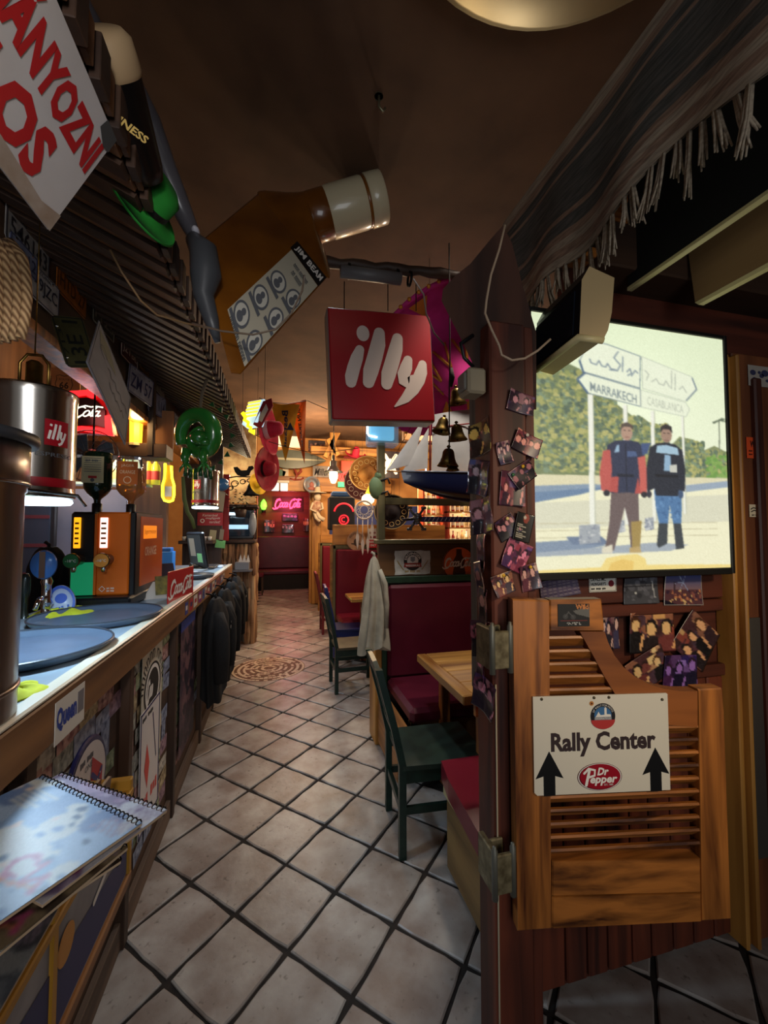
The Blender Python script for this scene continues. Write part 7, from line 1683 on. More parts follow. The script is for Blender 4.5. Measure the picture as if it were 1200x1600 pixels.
light('lantern_light', 'POINT', (lg[0] + .05, 3.45, lg[2]), 3, (1, .7, .3), .05)
# glasses and bottles on the inner shelf
isx = thing('glass_shelf', 'glass shelf of lit bottles behind the dispenser', 'shelf', (-1.5, 4.3, 1.98)); MB().box(-2.1, -1.2, 4.2, 4.4, 1.96, 1.98).build('pane', mat('shelf_glass', (170, 190, 180), .1), isx)
def small_bottle(label, x, y, z, h, r, c, group, glassy=.3, emit=0.0):
    b = thing('bottle', label, 'bottle', (x, y, z), group); F = FR((x, y, z), (1, 0, 0), (0, 1, 0))
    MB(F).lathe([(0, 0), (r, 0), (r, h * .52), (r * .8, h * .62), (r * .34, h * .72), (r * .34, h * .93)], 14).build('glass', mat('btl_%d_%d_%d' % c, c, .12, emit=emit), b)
    MB(F).lathe([(r * .4, h * .90), (r * .4, h), (0, h)], 10).build('cap', mat('btl_cap_%d' % (c[0] % 3), [(30, 28, 26), (170, 140, 60), (140, 30, 30)][c[0] % 3], .4), b)
    MB(F).lathe([(r * 1.02, h * .14), (r * 1.02, h * .42)], 14).build('label', mat('btl_lab_%d' % (c[1] % 3), [(214, 206, 186), (196, 170, 110), (180, 60, 50)][c[1] % 3], .5), b)
    return b
for i, (px, c, lab) in enumerate(((182, (196, 214, 190), 'pale clear bottle lit on the shelf behind the green dispenser bottle'), (192, (206, 206, 120), 'yellowish bottle second on the lit shelf'), (204, (190, 214, 200), 'pale clear bottle third on the lit shelf'), (216, (120, 90, 50), 'brown bottle fourth on the lit shelf'), (232, (200, 170, 50), 'golden bottle on the shelf by the timber upright'), (243, (206, 200, 60), 'yellow bottle near the neon bottle outline'))):
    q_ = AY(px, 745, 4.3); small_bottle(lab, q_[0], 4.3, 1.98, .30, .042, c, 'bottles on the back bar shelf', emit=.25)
light('shelf_light', 'POINT', (-1.4, 4.05, 2.45), 8, (1, .9, .65), .06)
# lower back shelf clutter: coffee cups
cs_ = thing('cup_shelf', 'low dark shelf of white cups behind the far bar', 'shelf', (-1.45, 5.0, 1.3)); MB().box(-1.17, -.78, 5.35, 5.6, 1.38, 1.42, bev=.004).build('board', WD_DARKX, cs_)
for i in range(6):
    F = FR((-1.12 + .058 * i, 5.42, 1.42), (1, 0, 0), (0, 1, 0)); MB(F).lathe([(0, 0), (.018, 0), (.027, .05), (.025, .05), (.016, .006), (0, .006)], 14).build('coffee_cup', mat('cup_white', (214, 208, 196), .3), label='white cup ' + ['nearest the wall', 'second in', 'third in', 'fourth in', 'fifth in', 'at the open end'][i] + ' on the low cup shelf', cat='cup', group='cups on the low shelf')
# end wall of the bar, red notice, till-side notes
ew = MB().box(-1.18, -.72, 5.62, 5.70, 0, ZC).build('wall_bar_end', WD_DARK, kind='structure')
c_ = AY(328, 811, 5.6); F = FR((c_[0], 5.612, c_[2])); k_ = np.linalg.norm(AY(340, 811, 5.6) - AY(300, 811, 5.6)) / 40
rn_ = thing('red_notice', 'red notice board with white italic writing below the far tin lamp', 'notice', F.o); MB(F).box(-20 * k_, 20 * k_, -11 * k_, 11 * k_, -.006, 0, bev=.002).build('board', mat('notice_red', (170, 30, 44), .4), rn_)
m = MB(F); m.text('Kamerával', -12 * k_, 4.5 * k_, 24 * k_, 4 * k_, .001, shear=.2); m.text('megfigyelt', -7 * k_, -1 * k_, 23 * k_, 4.4 * k_, .001, shear=.2); m.text('terület!', -1 * k_, -7 * k_, 17 * k_, 4.4 * k_, .001, shear=.2); m.ring(-12 * k_, -3 * k_, 2 * k_, 3.5 * k_, .001, 0, 20); m.build('lettering', WHITEINK, rn_)
for px, py, w, h, c, lab in ((332, 838, .08, .16, (176, 168, 130), 'cream note pinned beside the till'), (346, 836, .05, .15, (150, 140, 120), 'narrow tag hanging beside the cream note'), (344, 850, .12, .10, (130, 214, 130), 'light green paper heart note below the tag'), (342, 783, .13, .26, (150, 150, 130), 'grey-green picture card above the red notice edge')):
    q_ = AY(px, py, 5.6); MB(FR((q_[0], 5.61, q_[2])).at(0, 0, 0, R(-6))).box(-w / 2, w / 2, -h / 2, h / 2, 0, .002).build('paper_note', mat('note_%d' % c[0], c, .6), label=lab, cat='note')
q_ = AY(347, 757, 5.5); MB(FR(q_)).ball((0, 0, 0), .085, 20).build('glass_ball', mat('blue_glass', (50, 96, 150), .1, coat=.6), label='shiny blue glass ball hanging beside the far tin lamp', cat='ball')
# ------------------------------------------------------------------ timber column with oven at the end of the bar
CX0, CX1, CY = -.78, -.34, 5.95
cl2 = thing('log_column', 'column of split logs and bark standing past the end of the bar', 'column', ((CX0 + CX1) / 2, CY + .25, 0))
MB().box(CX0 + .04, CX1 - .03, CY + .03, CY + .5, 0, 1.55).build('core', WD_DARK, cl2)
rg = random.Random(9)
BARK = [wood('split_log_a', (168, 128, 88), (90, 60, 40), 'Z', 9, .8, .6), wood('split_log_b', (132, 92, 60), (64, 42, 28), 'Z', 9, .8, .6), wood('split_log_c', (190, 156, 112), (110, 78, 52), 'Z', 9, .8, .6)]
for i in range(9):
    x = CX0 + .02 + i * (CX1 - CX0 - .02) / 8
    z = 0
    while z < 1.30:
        h = rg.uniform(.3, .6); z2 = min(z + h, 1.36); m = MB(); r_ = rg.uniform(.026, .036)
        m.tube([(x + rg.uniform(-.012, .012), CY + rg.uniform(-.01, .02), z), (x + rg.uniform(-.012, .012), CY - rg.uniform(0, .02), (z + z2) / 2), (x + rg.uniform(-.01, .01), CY, z2 - .004)], [r_, r_ * 1.15, r_ * .9], 7, sm=False); m.build('split_log', rg.choice(BARK), cl2); z = z2
for i in range(6):
    y = CY + .05 + i * .08; z = 0
    while z < 1.30:
        h = rg.uniform(.3, .6); z2 = min(z + h, 1.36); r_ = rg.uniform(.026, .038); m = MB(); m.tube([(CX1 + rg.uniform(-.01, .015), y, z), (CX1 + rg.uniform(-.01, .02), y, (z + z2) / 2), (CX1, y, z2 - .004)], [r_, r_ * 1.15, r_ * .9], 7, sm=False); m.build('split_log', rg.choice(BARK), cl2); z = z2
MB().box(CX0 - .02, CX1 + .02, CY - .05, CY + .5, 1.37, 1.41, bev=.006).build('lower_shelf', WD_DARKX, cl2)
MB().box(CX0 - .02, CX1 + .04, CY - .05, CY + .5, 1.86, 1.90, bev=.006).build('upper_shelf', WD_DARKX, cl2)
for x in (CX0 + .0, CX1 - .02): MB().box(x, x + .035, CY + .40, CY + .44, 1.41, 1.86).build('shelf_upright', WD_DARK, cl2)
q_ = AY(352, 800, CY - .06); MB().box(q_[0] - .05, q_[0] + .05, CY - .10, CY - .04, 1.40, 2.3, bev=.006).build('red_strut', mat('strut_red', (170, 36, 34), .4), label='red painted upright beside the small oven', cat='post')
ov = thing('oven', 'small glass-fronted warming oven on the log column shelf', 'oven', ((CX0 + CX1) / 2 + .03, CY + .15, 1.41))
MB().box(CX0 + .06, CX1 + .0, CY + .02, CY + .40, 1.42, 1.84, bev=.02).build('housing', mat('oven_black', (22, 24, 28), .3), ov)
MB().box(CX0 + .08, CX1 - .06, CY + .0, CY + .02, 1.46, 1.81, bev=.006).build('door_glass', mat('oven_glass', (44, 60, 76), .05), ov)
MB().box(CX0 + .09, CX1 - .08, CY + .0 - .004, CY + .001, 1.56, 1.62).build('lit_shelf', glow('oven_blue', (170, 214, 236), 1.0), ov); MB().box(CX0 + .10, CX1 - .16, CY - .004, CY + .001, 1.75, 1.79).build('lit_tube', glow('oven_white', (214, 240, 250), 1.6), ov)
MB(FR((CX1 - .02, CY + .0, 1.63), (1, 0, 0), (0, 0, 1))).lathe([(0, .03), (.09, .028), (.10, 0)], 24, sy=1.6, sx=.5).build('round_side', mat('oven_grey', (150, 156, 160), .3), ov)
# napkin box on a low ledge
q_ = AY(380, 880, 5.85); nx = thing('napkin_box', 'grey box of napkins on the ledge below the oven', 'box', (q_[0], 5.82, 1.0)); MB().box(q_[0] - .16, q_[0] + .12, 5.7, 5.93, 1.0, 1.02).build('ledge', mat('ledge_grey', (96, 92, 92), .4), nx); MB().box(q_[0] - .10, q_[0] + .08, 5.75, 5.9, 1.02, 1.12, bev=.006).build('box', mat('napkin_grey', (120, 122, 126), .4), nx)
for i in range(3): MB().prism([(q_[0] - .06 + .05 * i, 1.12), (q_[0] - .01 + .05 * i, 1.12), (q_[0] - .035 + .05 * i, 1.22)], -5.86 + .02 * i, -5.855 + .02 * i, F=FR((0, 0, 0))).build('napkin', PAPER, nx)
# rooster bell bracket
q_ = AY(382, 745, 5.7); rb_ = thing('iron_bell', 'black iron bell hanging under a rooster bracket above the oven', 'bell', q_)
F = FR((q_[0], 5.7, q_[2])); IR = BLACKM
MB(F).prism([(-.12, .06), (-.09, .02), (-.02, .0), (.06, .02), (.08, .08), (.12, .12), (.10, .15), (.05, .14), (.03, .09), (-.04, .08), (-.09, .13), (-.14, .12)], -.006, .006).build('rooster', IR, rb_)
m = MB(F)
for cx_, cy_, r_ in ((-.12, -.10, .05), (-.02, -.07, .04), (.06, -.05, .03), (-.17, -.16, .035)): m.tube([(cx_ + r_ * (1 - .02 * k) * math.cos(k * .5), cy_ + r_ * (1 - .04 * k) * math.sin(k * .5), 0) for k in range(16)], .007, 6)
m.tube([(-.20, -.02, 0), (-.1, .0, 0), (.08, .0, 0), (.09, -.06, 0)], .009, 6); m.build('scroll_bracket', IR, rb_)
MB(FR((q_[0] + .09, 5.7, q_[2] - .07), (1, 0, 0), (0, 1, 0))).lathe([(0, 0), (.03, -.005), (.05, -.05), (.065, -.11), (.11, -.17), (.105, -.175), (.05, -.1), (0, -.05)], 20).build('bell', IR, rb_)
# plant under the bell
pp = thing('trailing_plant', 'dark bushy trailing plant on top of the oven shelf', 'plant', AY(378, 795, 5.85)); rg = random.Random(12); m = MB()
for i in range(120):
    c2_ = AY(376, 785, 5.85) + np.array([rg.gauss(0, .10), rg.gauss(0, .06), rg.gauss(0, .07)]); a = rg.uniform(0, 6.28); d = np.array([math.cos(a), math.sin(a) * .5, rg.uniform(-.6, .4)]) * .05; n_ = np.array([-d[1], d[0], .01]) * .5
    m.add([tuple(c2_), tuple(c2_ + d * .5 + n_), tuple(c2_ + d), tuple(c2_ + d * .5 - n_)], [(0, 1, 2, 3)], 0)
m.build('foliage', mat('dark_leaf', (34, 50, 28), .6), pp, kind='stuff')
MB(FR(AY(376, 800, 5.85), (1, 0, 0), (0, 1, 0))).lathe([(0, -.07), (.06, -.07), (.08, .03), (.07, .03), (0, .02)], 16).build('pot', mat('dark_pot', (60, 40, 30), .6), pp)
bw = AY(378, 770, 6.5); MB().box(-.95, -.36, 6.5, 6.56, 1.95, 3.2).build('wall_column_back', mat('cream_backdrop', (206, 176, 128), .8, c2=(150, 110, 74), scale=9), kind='structure')
light('column_lamp', 'POINT', (-.62, 6.2, 2.35), 7, (1, .82, .52), .06)
# ------------------------------------------------------------------ hats and lit carton at the end of the canopy
def sombrero(name, label, c, n, R_, crown, m_, band=None, braid=None):
    h = thing(name, label, 'hat', c); F = FR(c, nrm(np.cross((0, 0, 1.0), n) + 1e-6), np.cross(nrm(n), nrm(np.cross((0, 0, 1.0), n) + 1e-6)))
    MB(F).lathe([(R_ * .97, R_ * .16), (R_, R_ * .22), (R_ * .99, R_ * .23), (R_ * .86, R_ * .06), (R_ * .5, 0), (R_ * .36, .01), (R_ * .33, crown * .5), (R_ * .24, crown * .9), (R_ * .12, crown), (0, crown)], 36).build('straw_body', m_, h)
    cord(h, c)
    if band: MB(F).lathe([(R_ * .365, .012), (R_ * .345, crown * .3)], 28).build('hat_band', band, h)
    if braid:
        m = MB(F)
        for i in range(12):
            a = i * math.pi / 6; cx_, cy_ = R_ * .70 * math.cos(a), R_ * .70 * math.sin(a); m.tube([(cx_ + R_ * .13 * math.cos(k * .785), cy_ + R_ * .13 * math.sin(k * .785), R_ * .045) for k in range(9)], R_ * .018, 5)
        m.tube([(R_ * .97 * math.cos(k * .1963), R_ * .97 * math.sin(k * .1963), R_ * .205) for k in range(33)], R_ * .02, 5); m.build('braid', braid, h)
    return h
PINK = mat('red_straw', (196, 30, 60), .75, c2=(170, 22, 48), scale=20, bump=.2); CRIM = mat('crimson_straw', (176, 24, 44), .75, c2=(150, 18, 36), scale=20, bump=.2)
sombrero('straw_hat', 'bright pink-red straw hat hung at the far canopy end', AD(413, 672, 4.3), (.93, -.30, .1), .27, .20, PINK, mat('band_white', (214, 200, 196), .6))
sombrero('straw_hat', 'crimson straw hat hanging below the pink-red one', AD(412, 732, 4.5), (.86, -.45, -.05), .25, .14, CRIM, BLACK)
sombrero('straw_hat', 'yellow hat half hidden behind the crimson hat', AD(401, 757, 4.9), (.7, -.7, .2), .13, .10, mat('yellow_straw', (226, 190, 30), .7))
c_ = AD(396, 640, 3.6); F = FR(c_, nrm((.75, -.62, 0)), nrm((.38, .1, .9))); fx_ = thing('lit_carton', 'glowing striped snack carton sign at the canopy end', 'sign', c_)
MB(F).box(-.09, .09, -.14, .10, -.08, 0, bev=.004).build('carton', glow('carton_pale', (190, 222, 240), .8), fx_)
for i in range(5): MB(F).box(-.085, .06, .02 - .036 * i + .05, .038 - .036 * i + .05, 0, .006).build('stripe', glow('stripe_yellow', (250, 214, 60), 1.3), fx_)
q_ = AD(408, 643, 3.55); F2 = FR(q_, nrm((.85, -.5, -.2)), nrm((.35, .1, .9))); MB(F2).prism([(-.03, -.13), (.05, -.16), (.09, .07), (.05, .14), (-.02, .10)], -.01, 0).build('side_flap', mat('flap_red', (158, 40, 52), .5), fx_); m = MB(F2); m.prism([(-.005, -.08), (.045, -.10), (.06, .03), (.02, .08)], .0, .002); m.build('side_print', PAPER, fx_)
neon('neon_letters', 'yellow neon squiggle on the canopy edge below the lit carton', [(379, 645), (384, 652), (382, 656), (388, 660), (387, 666), (392, 668), (391, 673), (397, 677), (396, 672)], (250, 240, 20), .016, 2.5, 3.55)
# pennants
def pennant(label, P4, tip, c, text, tc, depth, group):
    A, B = AD(*P4[0], depth), AD(*P4[1], depth); T_ = AD(*tip, depth); t = thing('pennant', label, 'pennant', T_, group)
    fn = lambda u, w: tuple((A * (1 - u) + B * u) * (1 - w) + T_ * w + np.array([0, .04 * math.sin(u * 5 + w * 6) * (1 - w), 0])); fb = lambda u, w: tuple(np.array(fn(u, w)) + (0, .004, 0))
    MB().surf(fn, 12, 18, flip=True).surf(fb, 12, 18).build('cloth', mat('pen_%d_%d' % c[:2], c, .7, c2=tuple(int(x * .85) for x in c), scale=8), t)
    g, f, _ = text_geo(text, .03); m = MB()
    m.add([tuple(np.array(fn(.62 - .26 * gy, .12 + .62 * gx)) + (0, -.012, 0)) for gx, gy in g], f); m.build('lettering', mat('pen_ink_%d' % tc[0], tc, .6), t)
    return t
pn = pennant('yellow pennant with dark sailing print hanging by the hats', [(423, 628), (468, 634)], (446, 722), (226, 168, 24), 'Bestsail', (28, 32, 60), 4.6, 'pennants on the wire')
F = FR(AD(452, 672, 4.55)); MB(F).prism([(-.03, 0), (.05, 0), (.01, .09)], 0, .003).build('sail_emblem', mat('pen_ink_28', (28, 32, 60), .6), pn)
pennant('orange pennant with dark capitals next to the yellow one', [(450, 630), (478, 626)], (476, 725), (224, 108, 34), 'SUN TRAILER', (40, 30, 30), 4.7, 'pennants on the wire')
MB().tube([AD(px, py, 4.65) for px, py in ((405, 622), (425, 629), (450, 631), (480, 626), (512, 640))], .004, 5).build('flag_wire', BLACKM, label='thin wire the two pennants hang from', cat='wire')
MB().tube([AD(px, py, 4.4) for px, py in ((400, 680), (420, 690), (450, 699), (480, 706), (520, 706), (560, 700))], .004, 5).build('lamp_wire', BLACKM, label='dark wire sagging across the aisle to the bulkhead lamp', cat='wire')
# ================================================================== the far end
def FQ(px, py, d=.0): return AY(px, py, YF - d)
# timber framing of the far opening
po2 = MB()
q0, q1 = FQ(486, 900), FQ(500, 900)
op = MB().box(q0[0], q1[0], YF - .14, YF + .02, 0, 2.5, bev=.01).build('trim_5', WD_HONEY, kind='structure')
MB().box(-.62, -.44, YF - .10, YF + .02, 0, 2.5, bev=.01).build('trim_6', WD_HONEY, kind='structure')
MB().box(-1.0, 2.4, YF - .12, YF + .02, FQ(450, 768)[2], FQ(450, 745)[2], bev=.01).build('trim_7', WD_HONEYX, kind='structure')
def fthing(name, label, cat, px, py, d=.05):
    c_ = FQ(px, py, d); t = thing(name, label, cat, c_)
    if d > .18: cord(t, c_)
    return t, FR(c_)
KF = np.linalg.norm(FQ(500, 760) - FQ(501, 760))   # metres per pixel on the far wall
# surfboard
sb, F = fthing('surfboard', 'long grey-green surfboard mounted over the far opening', 'surfboard', 462, 718, .14)
n = 24; pr = [(-46 + 92 * i / n, 15 * math.sin(math.pi * (i / n) ** .8) ** .8) for i in range(n + 1)]
MB(F).prism([(x * KF, y * KF * .95) for x, y in pr] + [(x * KF, -y * KF * .95) for x, y in pr[::-1]][1:-1], -.03, .03).build('board', mat('surf_grey', (104, 108, 92), .35, c2=(70, 76, 70), scale=2), sb)
MB(F).prism([((x) * KF, (y * .12) * KF) for x, y in pr] + [(x * KF, -y * KF * .12) for x, y in pr[::-1]][1:-1], .031, .034).build('stringer', mat('surf_pale', (176, 170, 140), .4), sb)
# white lamp box over it
wl, F = fthing('wall_light', 'long white lamp box above the surfboard', 'lamp', 443, 689, .08); MB(F).box(-30 * KF, 28 * KF, -9 * KF, 8 * KF, -.06, .04, bev=.02).build('diffuser', glow('warm_diffuser', (255, 228, 180), .9), wl); MB(F).box(-31 * KF, 29 * KF, 8 * KF, 10 * KF, -.06, .05).build('lid', mat('lid_cream', (200, 180, 140), .5), wl)
el, F = fthing('emergency_lamp', 'twin white emergency lamp on the lintel', 'lamp', 437, 758, .16); MB(F).box(-14 * KF, 14 * KF, 3 * KF, 7 * KF, -.04, .06, bev=.01).build('bracket', mat('lamp_white', (210, 204, 190), .4), el)
for s in (-1, 1): MB(F).box((s * 6.5 - 5.5) * KF, (s * 6.5 + 5.5) * KF, -9 * KF, 3 * KF, -.02, .05, bev=.01).build('lens', glow('lens_white', (226, 230, 235), .7), el)
pl2, F = fthing('wall_plate', 'round painted portrait plate hung on the far post', 'plate', 487, 757, .20); rr = 12.5 * KF
MB(F).lathe([(0, .012), (rr * .7, .01), (rr * .92, .025), (rr, .03), (rr, .02), (0, 0)], 36).build('plate', mat('plate_blue', (96, 120, 140), .3, c2=(130, 110, 100), scale=12), pl2); MB(F).ball((0, -.01, .012), (rr * .28, rr * .38, .01), 14).ball((0, -rr * .5, .012), (rr * .45, rr * .25, .01), 14).build('portrait', mat('portrait_tan', (150, 80, 64), .5), pl2)
# skeleton musician figurine
mf, F = fthing('figurine', 'cream mariachi skeleton figure hanging on the far post', 'figurine', 496, 792, .24); CR = mat('cream_figure', (214, 194, 164), .6)
MB(F).lathe([(13 * KF, 21 * KF), (14 * KF, 22 * KF), (5 * KF, 22 * KF), (4 * KF, 30 * KF), (0, 31 * KF)], 20, F=FR(F.o, (1, 0, 0), (0, 1, 0))).build('hat', CR, mf); MB(F).ball((0, 15 * KF, 0), (5.5 * KF, 6.5 * KF, 5 * KF), 14).build('skull', CR, mf)
MB(F).ball((-1 * KF, 0, 0), (9 * KF, 11 * KF, .05), 14).build('poncho', mat('poncho_cream', (206, 180, 150), .7, c2=(150, 90, 70), scale=16), mf)
MB(F).tube([(-7 * KF, 6 * KF, .03), (-11 * KF, -4 * KF, .05), (-2 * KF, -8 * KF, .08)], [.025, .022, .02], 8).build('arm', CR, mf); MB(F).tube([(6 * KF, 6 * KF, .03), (8 * KF, -3 * KF, .06), (2 * KF, -5 * KF, .08)], [.025, .022, .02], 8).build('arm', CR, mf)
MB(F).tube([(-2 * KF, -8 * KF, 0), (3 * KF, -16 * KF, .04), (10 * KF, -20 * KF, .04)], [.05, .045, .05], 8).tube([(-4 * KF, -8 * KF, 0), (-2 * KF, -17 * KF, .02), (4 * KF, -22 * KF, .03)], [.045, .04, .045], 8).build('legs', CR, mf)
# back room: neon, bench, pictures
BR = 11.66
def RQ(px, py, d=0.0): return AY(px, py, BR - d)
KR = np.linalg.norm(RQ(440, 790) - RQ(441, 790))
c_ = RQ(450, 788, .0); F = FR(c_); ns2 = thing('neon_sign', 'glowing pink-red neon script in the far back room', 'neon sign', c_); m = MB(F); script_tube(m, -20 * KR, -8 * KR, 39 * KR, 17 * KR, .0, .022); m.build('neon_tube', glow('neon_pink', (255, 60, 100), 3.2), ns2); MB(F).box(-24 * KR, 24 * KR, -11 * KR, 12 * KR, -.03, -.02).build('backing', mat('neon_backing', (60, 10, 22), .5), ns2)
light('neon_light', 'POINT', tuple(F.P(0, 0, .4)), 26, (1, .12, .2), .2)
c_ = RQ(412, 789, .05); F = FR(c_); nc = thing('neon_cactus', 'green neon lamp glowing in the back room corner', 'neon sign', c_); MB(F).lathe([(0, -8 * KR), (3 * KR, -7 * KR), (5 * KR, -2 * KR), (4 * KR, 4 * KR), (1 * KR, 9 * KR), (0, 9 * KR)], 16, F=FR(c_, (1, 0, 0), (0, 1, 0))).build('bulb', glow('neon_green', (120, 255, 60), 2.6), nc); MB(FR(c_, (1, 0, 0), (0, 1, 0))).lathe([(0, -.2), (.05, -.2), (.05, -.13), (0, -.13)], 12).build('socket', BLACK, nc)
light('green_neon_light', 'POINT', tuple(c_ + (0, -.3, 0)), 5, (.4, 1, .15), .1)
rb2 = thing('wall_bench', 'dark red upholstered wall bench across the back room', 'bench', (.1, BR - .3, 0)); MB().box(-.9, 1.6, BR - .12, BR, .5, 1.38, bev=.03).build('backrest', CUSH, rb2); MB().box(-.9, 1.6, BR - .62, BR - .12, .38, .5, bev=.03).build('seat', CUSH, rb2); MB().box(-.9, 1.6, BR - .58, BR - .12, 0, .38).build('base', mat('bench_black', (22, 16, 16), .6), rb2)
for px, py, w, h, c, lab, sd in ((421, 822, 16, 20, (.9, .6, .7), 'framed pinkish picture low on the back room wall', 61), (453, 808, 24, 12, (.6, .5, 1), 'violet lit picture under the neon script', 62), (450, 826, 18, 14, (.6, .7, .9), 'dark group picture just above the red bench', 63), (478, 820, 9, 22, (1.2, .9, .7), 'tan paper picture by the far post', 64)):
    photo(FR(RQ(px, py, .003)), w * KR, h * KR, lab, sd, c, name='framed_picture', cat='picture')
ctop = thing('red_chair', 'dark red armchair edge inside the back room doorway', 'chair', (-.5, 10.4, 0)); MB().box(-.62, -.36, 10.2, 10.7, .42, .50, bev=.02).build('seat', CUSH, ctop); MB().box(-.62, -.54, 10.2, 10.7, .5, .95, bev=.02).build('backrest', CUSH, ctop)
for x, y in ((-.6, 10.22), (-.4, 10.22), (-.6, 10.65), (-.4, 10.65)): MB().box(x, x + .035, y, y + .035, 0, .42).build('leg', WD_DARK, ctop)
# upper wall pictures and small signs on the far wall
def tin(label, px, py, w, h, c, text=None, tc=WHITEINK, d=.03, extra=None, round_=False, name='tin_sign', rot=0.0, cat='sign', shear=0.0, em=0.0):
    t, F = fthing(name, label, cat, px, py, d); F = F.at(0, 0, 0, rot); w *= KF; h *= KF; m_ = (glow('tin_g_%d_%d_%d' % c, c, em) if em else mat('tin_%d_%d_%d' % c, c, .4, c2=tuple(int(x * .85) for x in c), scale=8))
    if round_: MB(F).lathe([(0, 0), (w / 2, 0), (w / 2, -.02), (0, -.02)], 30, sm=False).build('plate', m_, t)
    else: MB(F).box(-w / 2, w / 2, -h / 2, h / 2, -.02, 0, bev=.004).build('plate', m_, t)
    if text:
        m = MB(F); L = text if isinstance(text, list) else [text]; k = h / len(L)
        for i, s_ in enumerate(L): m.text(s_, -w * .42, h / 2 - k * (i + .85), w * .84, k * .62, .002, bold=.02, shear=shear)
        m.build('lettering', tc, t)
    if extra: extra(F, w, h, t)
    return t
cp = CV(40, 26, (60, 48, 50), 3); cp.blotch(0, 8, 40, 26, 40, 2, 4, [(150, 100, 90), (200, 150, 130), (90, 50, 50), (40, 36, 44)])
photo(FR(FQ(495, 697, .04)), 26 * KF, 17 * KF, 'framed group photograph above the round lamp', 71, name='framed_picture', cat='picture', cv=cp)
tin('silver beer sign with slanted dark letters beside the bulkhead lamp', 503, 737, 28, 18, (150, 140, 132), 'Miller', INK, shear=.3, d=.08)
tin('green and white tilted flag card left of the horned ornament', 436, 740, 18, 14, (60, 104, 76), None, rot=R(-20))
tin('white card with a sketch beside the flag card', 446, 738, 9, 13, (206, 190, 160), None)
ho, F = fthing('horned_ornament', 'red-brown branching ornament lying on the lintel', 'ornament', 461, 744, .10); m = MB(F)
for pts in ([(0, -6), (3, 2), (-2, 12)], [(3, 2), (9, 8), (8, 14)], [(0, -6), (-8, -4)], [(0, -6), (9, -5), (13, -2)]): m.tube([(x * KF, y * KF, 0) for x, y in pts], .03, 6)
m.build('branches', mat('redbrown', (140, 56, 40), .7), ho)
tin('orange red crate lid on the far shelf', 548, 730, 30, 20, (226, 84, 48), None, d=.25, name='crate_lid', cat='box')
tin('dark red bench top box above the orange crate', 556, 712, 38, 10, (150, 40, 44), None, d=.3, name='red_box', cat='box')
sombrero('straw_hat', 'red straw hat lying on the boxes behind the pendant lamp', FQ(555, 712, .55), (.1, -.5, .8), .22, .2, PINK)
tin('green lit grass strip of the cactus neon', 541, 757, 26, 8, (70, 226, 140), None, d=.2, em=1.2, name='neon_grass', cat='neon sign')
nq, F = fthing('neon_flower', 'red neon flower loops over the green strip', 'neon sign', 538, 745, .22); m = MB(F)
for i in range(3): m.tube([(i * 3 * KF - 3 * KF + 6 * KF * math.cos(k * .5), 7 * KF * math.sin(k * .5) , .02 * i) for k in range(14)], .016, 6)
m.build('neon_tube', glow('neon_red', (255, 70, 60), 2.4), nq)
# rafters and brackets
ra = thing('roof_truss', 'pale wooden cross bracket under the far ceiling', 'truss', FQ(520, 700, .6))
for a, b in (((508, 715), (530, 672)), ((512, 686), (528, 712)), ((518, 660), (522, 735))): A_, B_ = FQ(*a, .6), FQ(*b, .6); d_ = B_ - A_; FRm = FR(A_, d_, (0, 1, 0)); MB(FRm).box(0, np.linalg.norm(d_), -.04, .04, -.05, .05, bev=.006).build('strut', WD_HONEY, ra)
MB().box(.6, 4.3, YF - .5, YF - .36, 3.1, 3.26, bev=.01).build('trim_8', WD_HONEYX, kind='structure')
MB().box(FQ(535, 760)[0], 4.3, YF - .42, YF - .02, FQ(560, 706)[2] - .04, FQ(560, 706)[2] - .0, bev=.006).build('high_shelf', WD_HONEYX, label='long honey timber shelf high on the far wall', cat='shelf')
# bulkhead pendant lamp
pq = AD(521, 742, 5.6); pd = thing('pendant_lamp', 'grey metal pendant lamp with glowing bulb hanging over the booths', 'lamp', pq); F = FR(pq, (1, 0, 0), (0, 1, 0)); GM = mat('galvanised', (150, 148, 140), .35, .8)
MB(F).lathe([(0, -.12), (.03, -.11), (.055, -.05), (.06, .0), (.055, .04)], 20).build('bulb', glow('bulb_warm', (255, 226, 150), 7), pd)
MB(F).lathe([(.06, .04), (.13, .03), (.135, .04), (.08, .07), (.06, .11), (.045, .12), (.045, .19), (.02, .20), (.02, .27), (0, .27)], 24).build('hood', GM, pd); MB(F).tube([(0, 0, .27), (0, 0, ZC - pq[2])], .006, 6).build('flex', BLACK, pd)
light('pendant_light', 'POINT', tuple(pq + (0, 0, -.18)), 10, (1, .82, .5), .05)
# olive post of the second booth
q_ = AY(524, 800, 5.6)
# sombreros cluster on the far side of the lattice
sombrero('sombrero', 'tan embroidered sombrero facing the aisle above the booths', AD(573, 740, 5.9), (-.20, -1, .0), .25, .14, mat('tan_felt', (176, 122, 60), .8, c2=(150, 98, 44), scale=12), None, mat('cream_braid', (226, 196, 130), .6))
sombrero('sombrero', 'dark maroon sombrero behind the tan embroidered one', AD(566, 754, 6.15), (-.25, -1, -.1), .27, .14, mat('maroon_felt', (70, 24, 30), .8), None, mat('grey_braid', (170, 150, 140), .6))
sombrero('sombrero', 'black embroidered sombrero half hidden by the lattice post', AD(612, 800, 5.6), (-.30, -1, .0), .24, .13, mat('black_felt', (36, 30, 34), .85), None, mat('cream_braid', (226, 196, 130), .6))
gm, F = thing('green_mask', 'pale green iguana shape clinging to the lattice post', 'ornament', AD(588, 762, 3.16)), FR(AD(588, 762, 3.16)); MB(F).ball((0, 0, 0), (.06, .09, .04), 16).ball((.02, .09, 0), (.035, .04, .03), 12).build('body', mat('pale_green', (116, 136, 92), .6), gm)
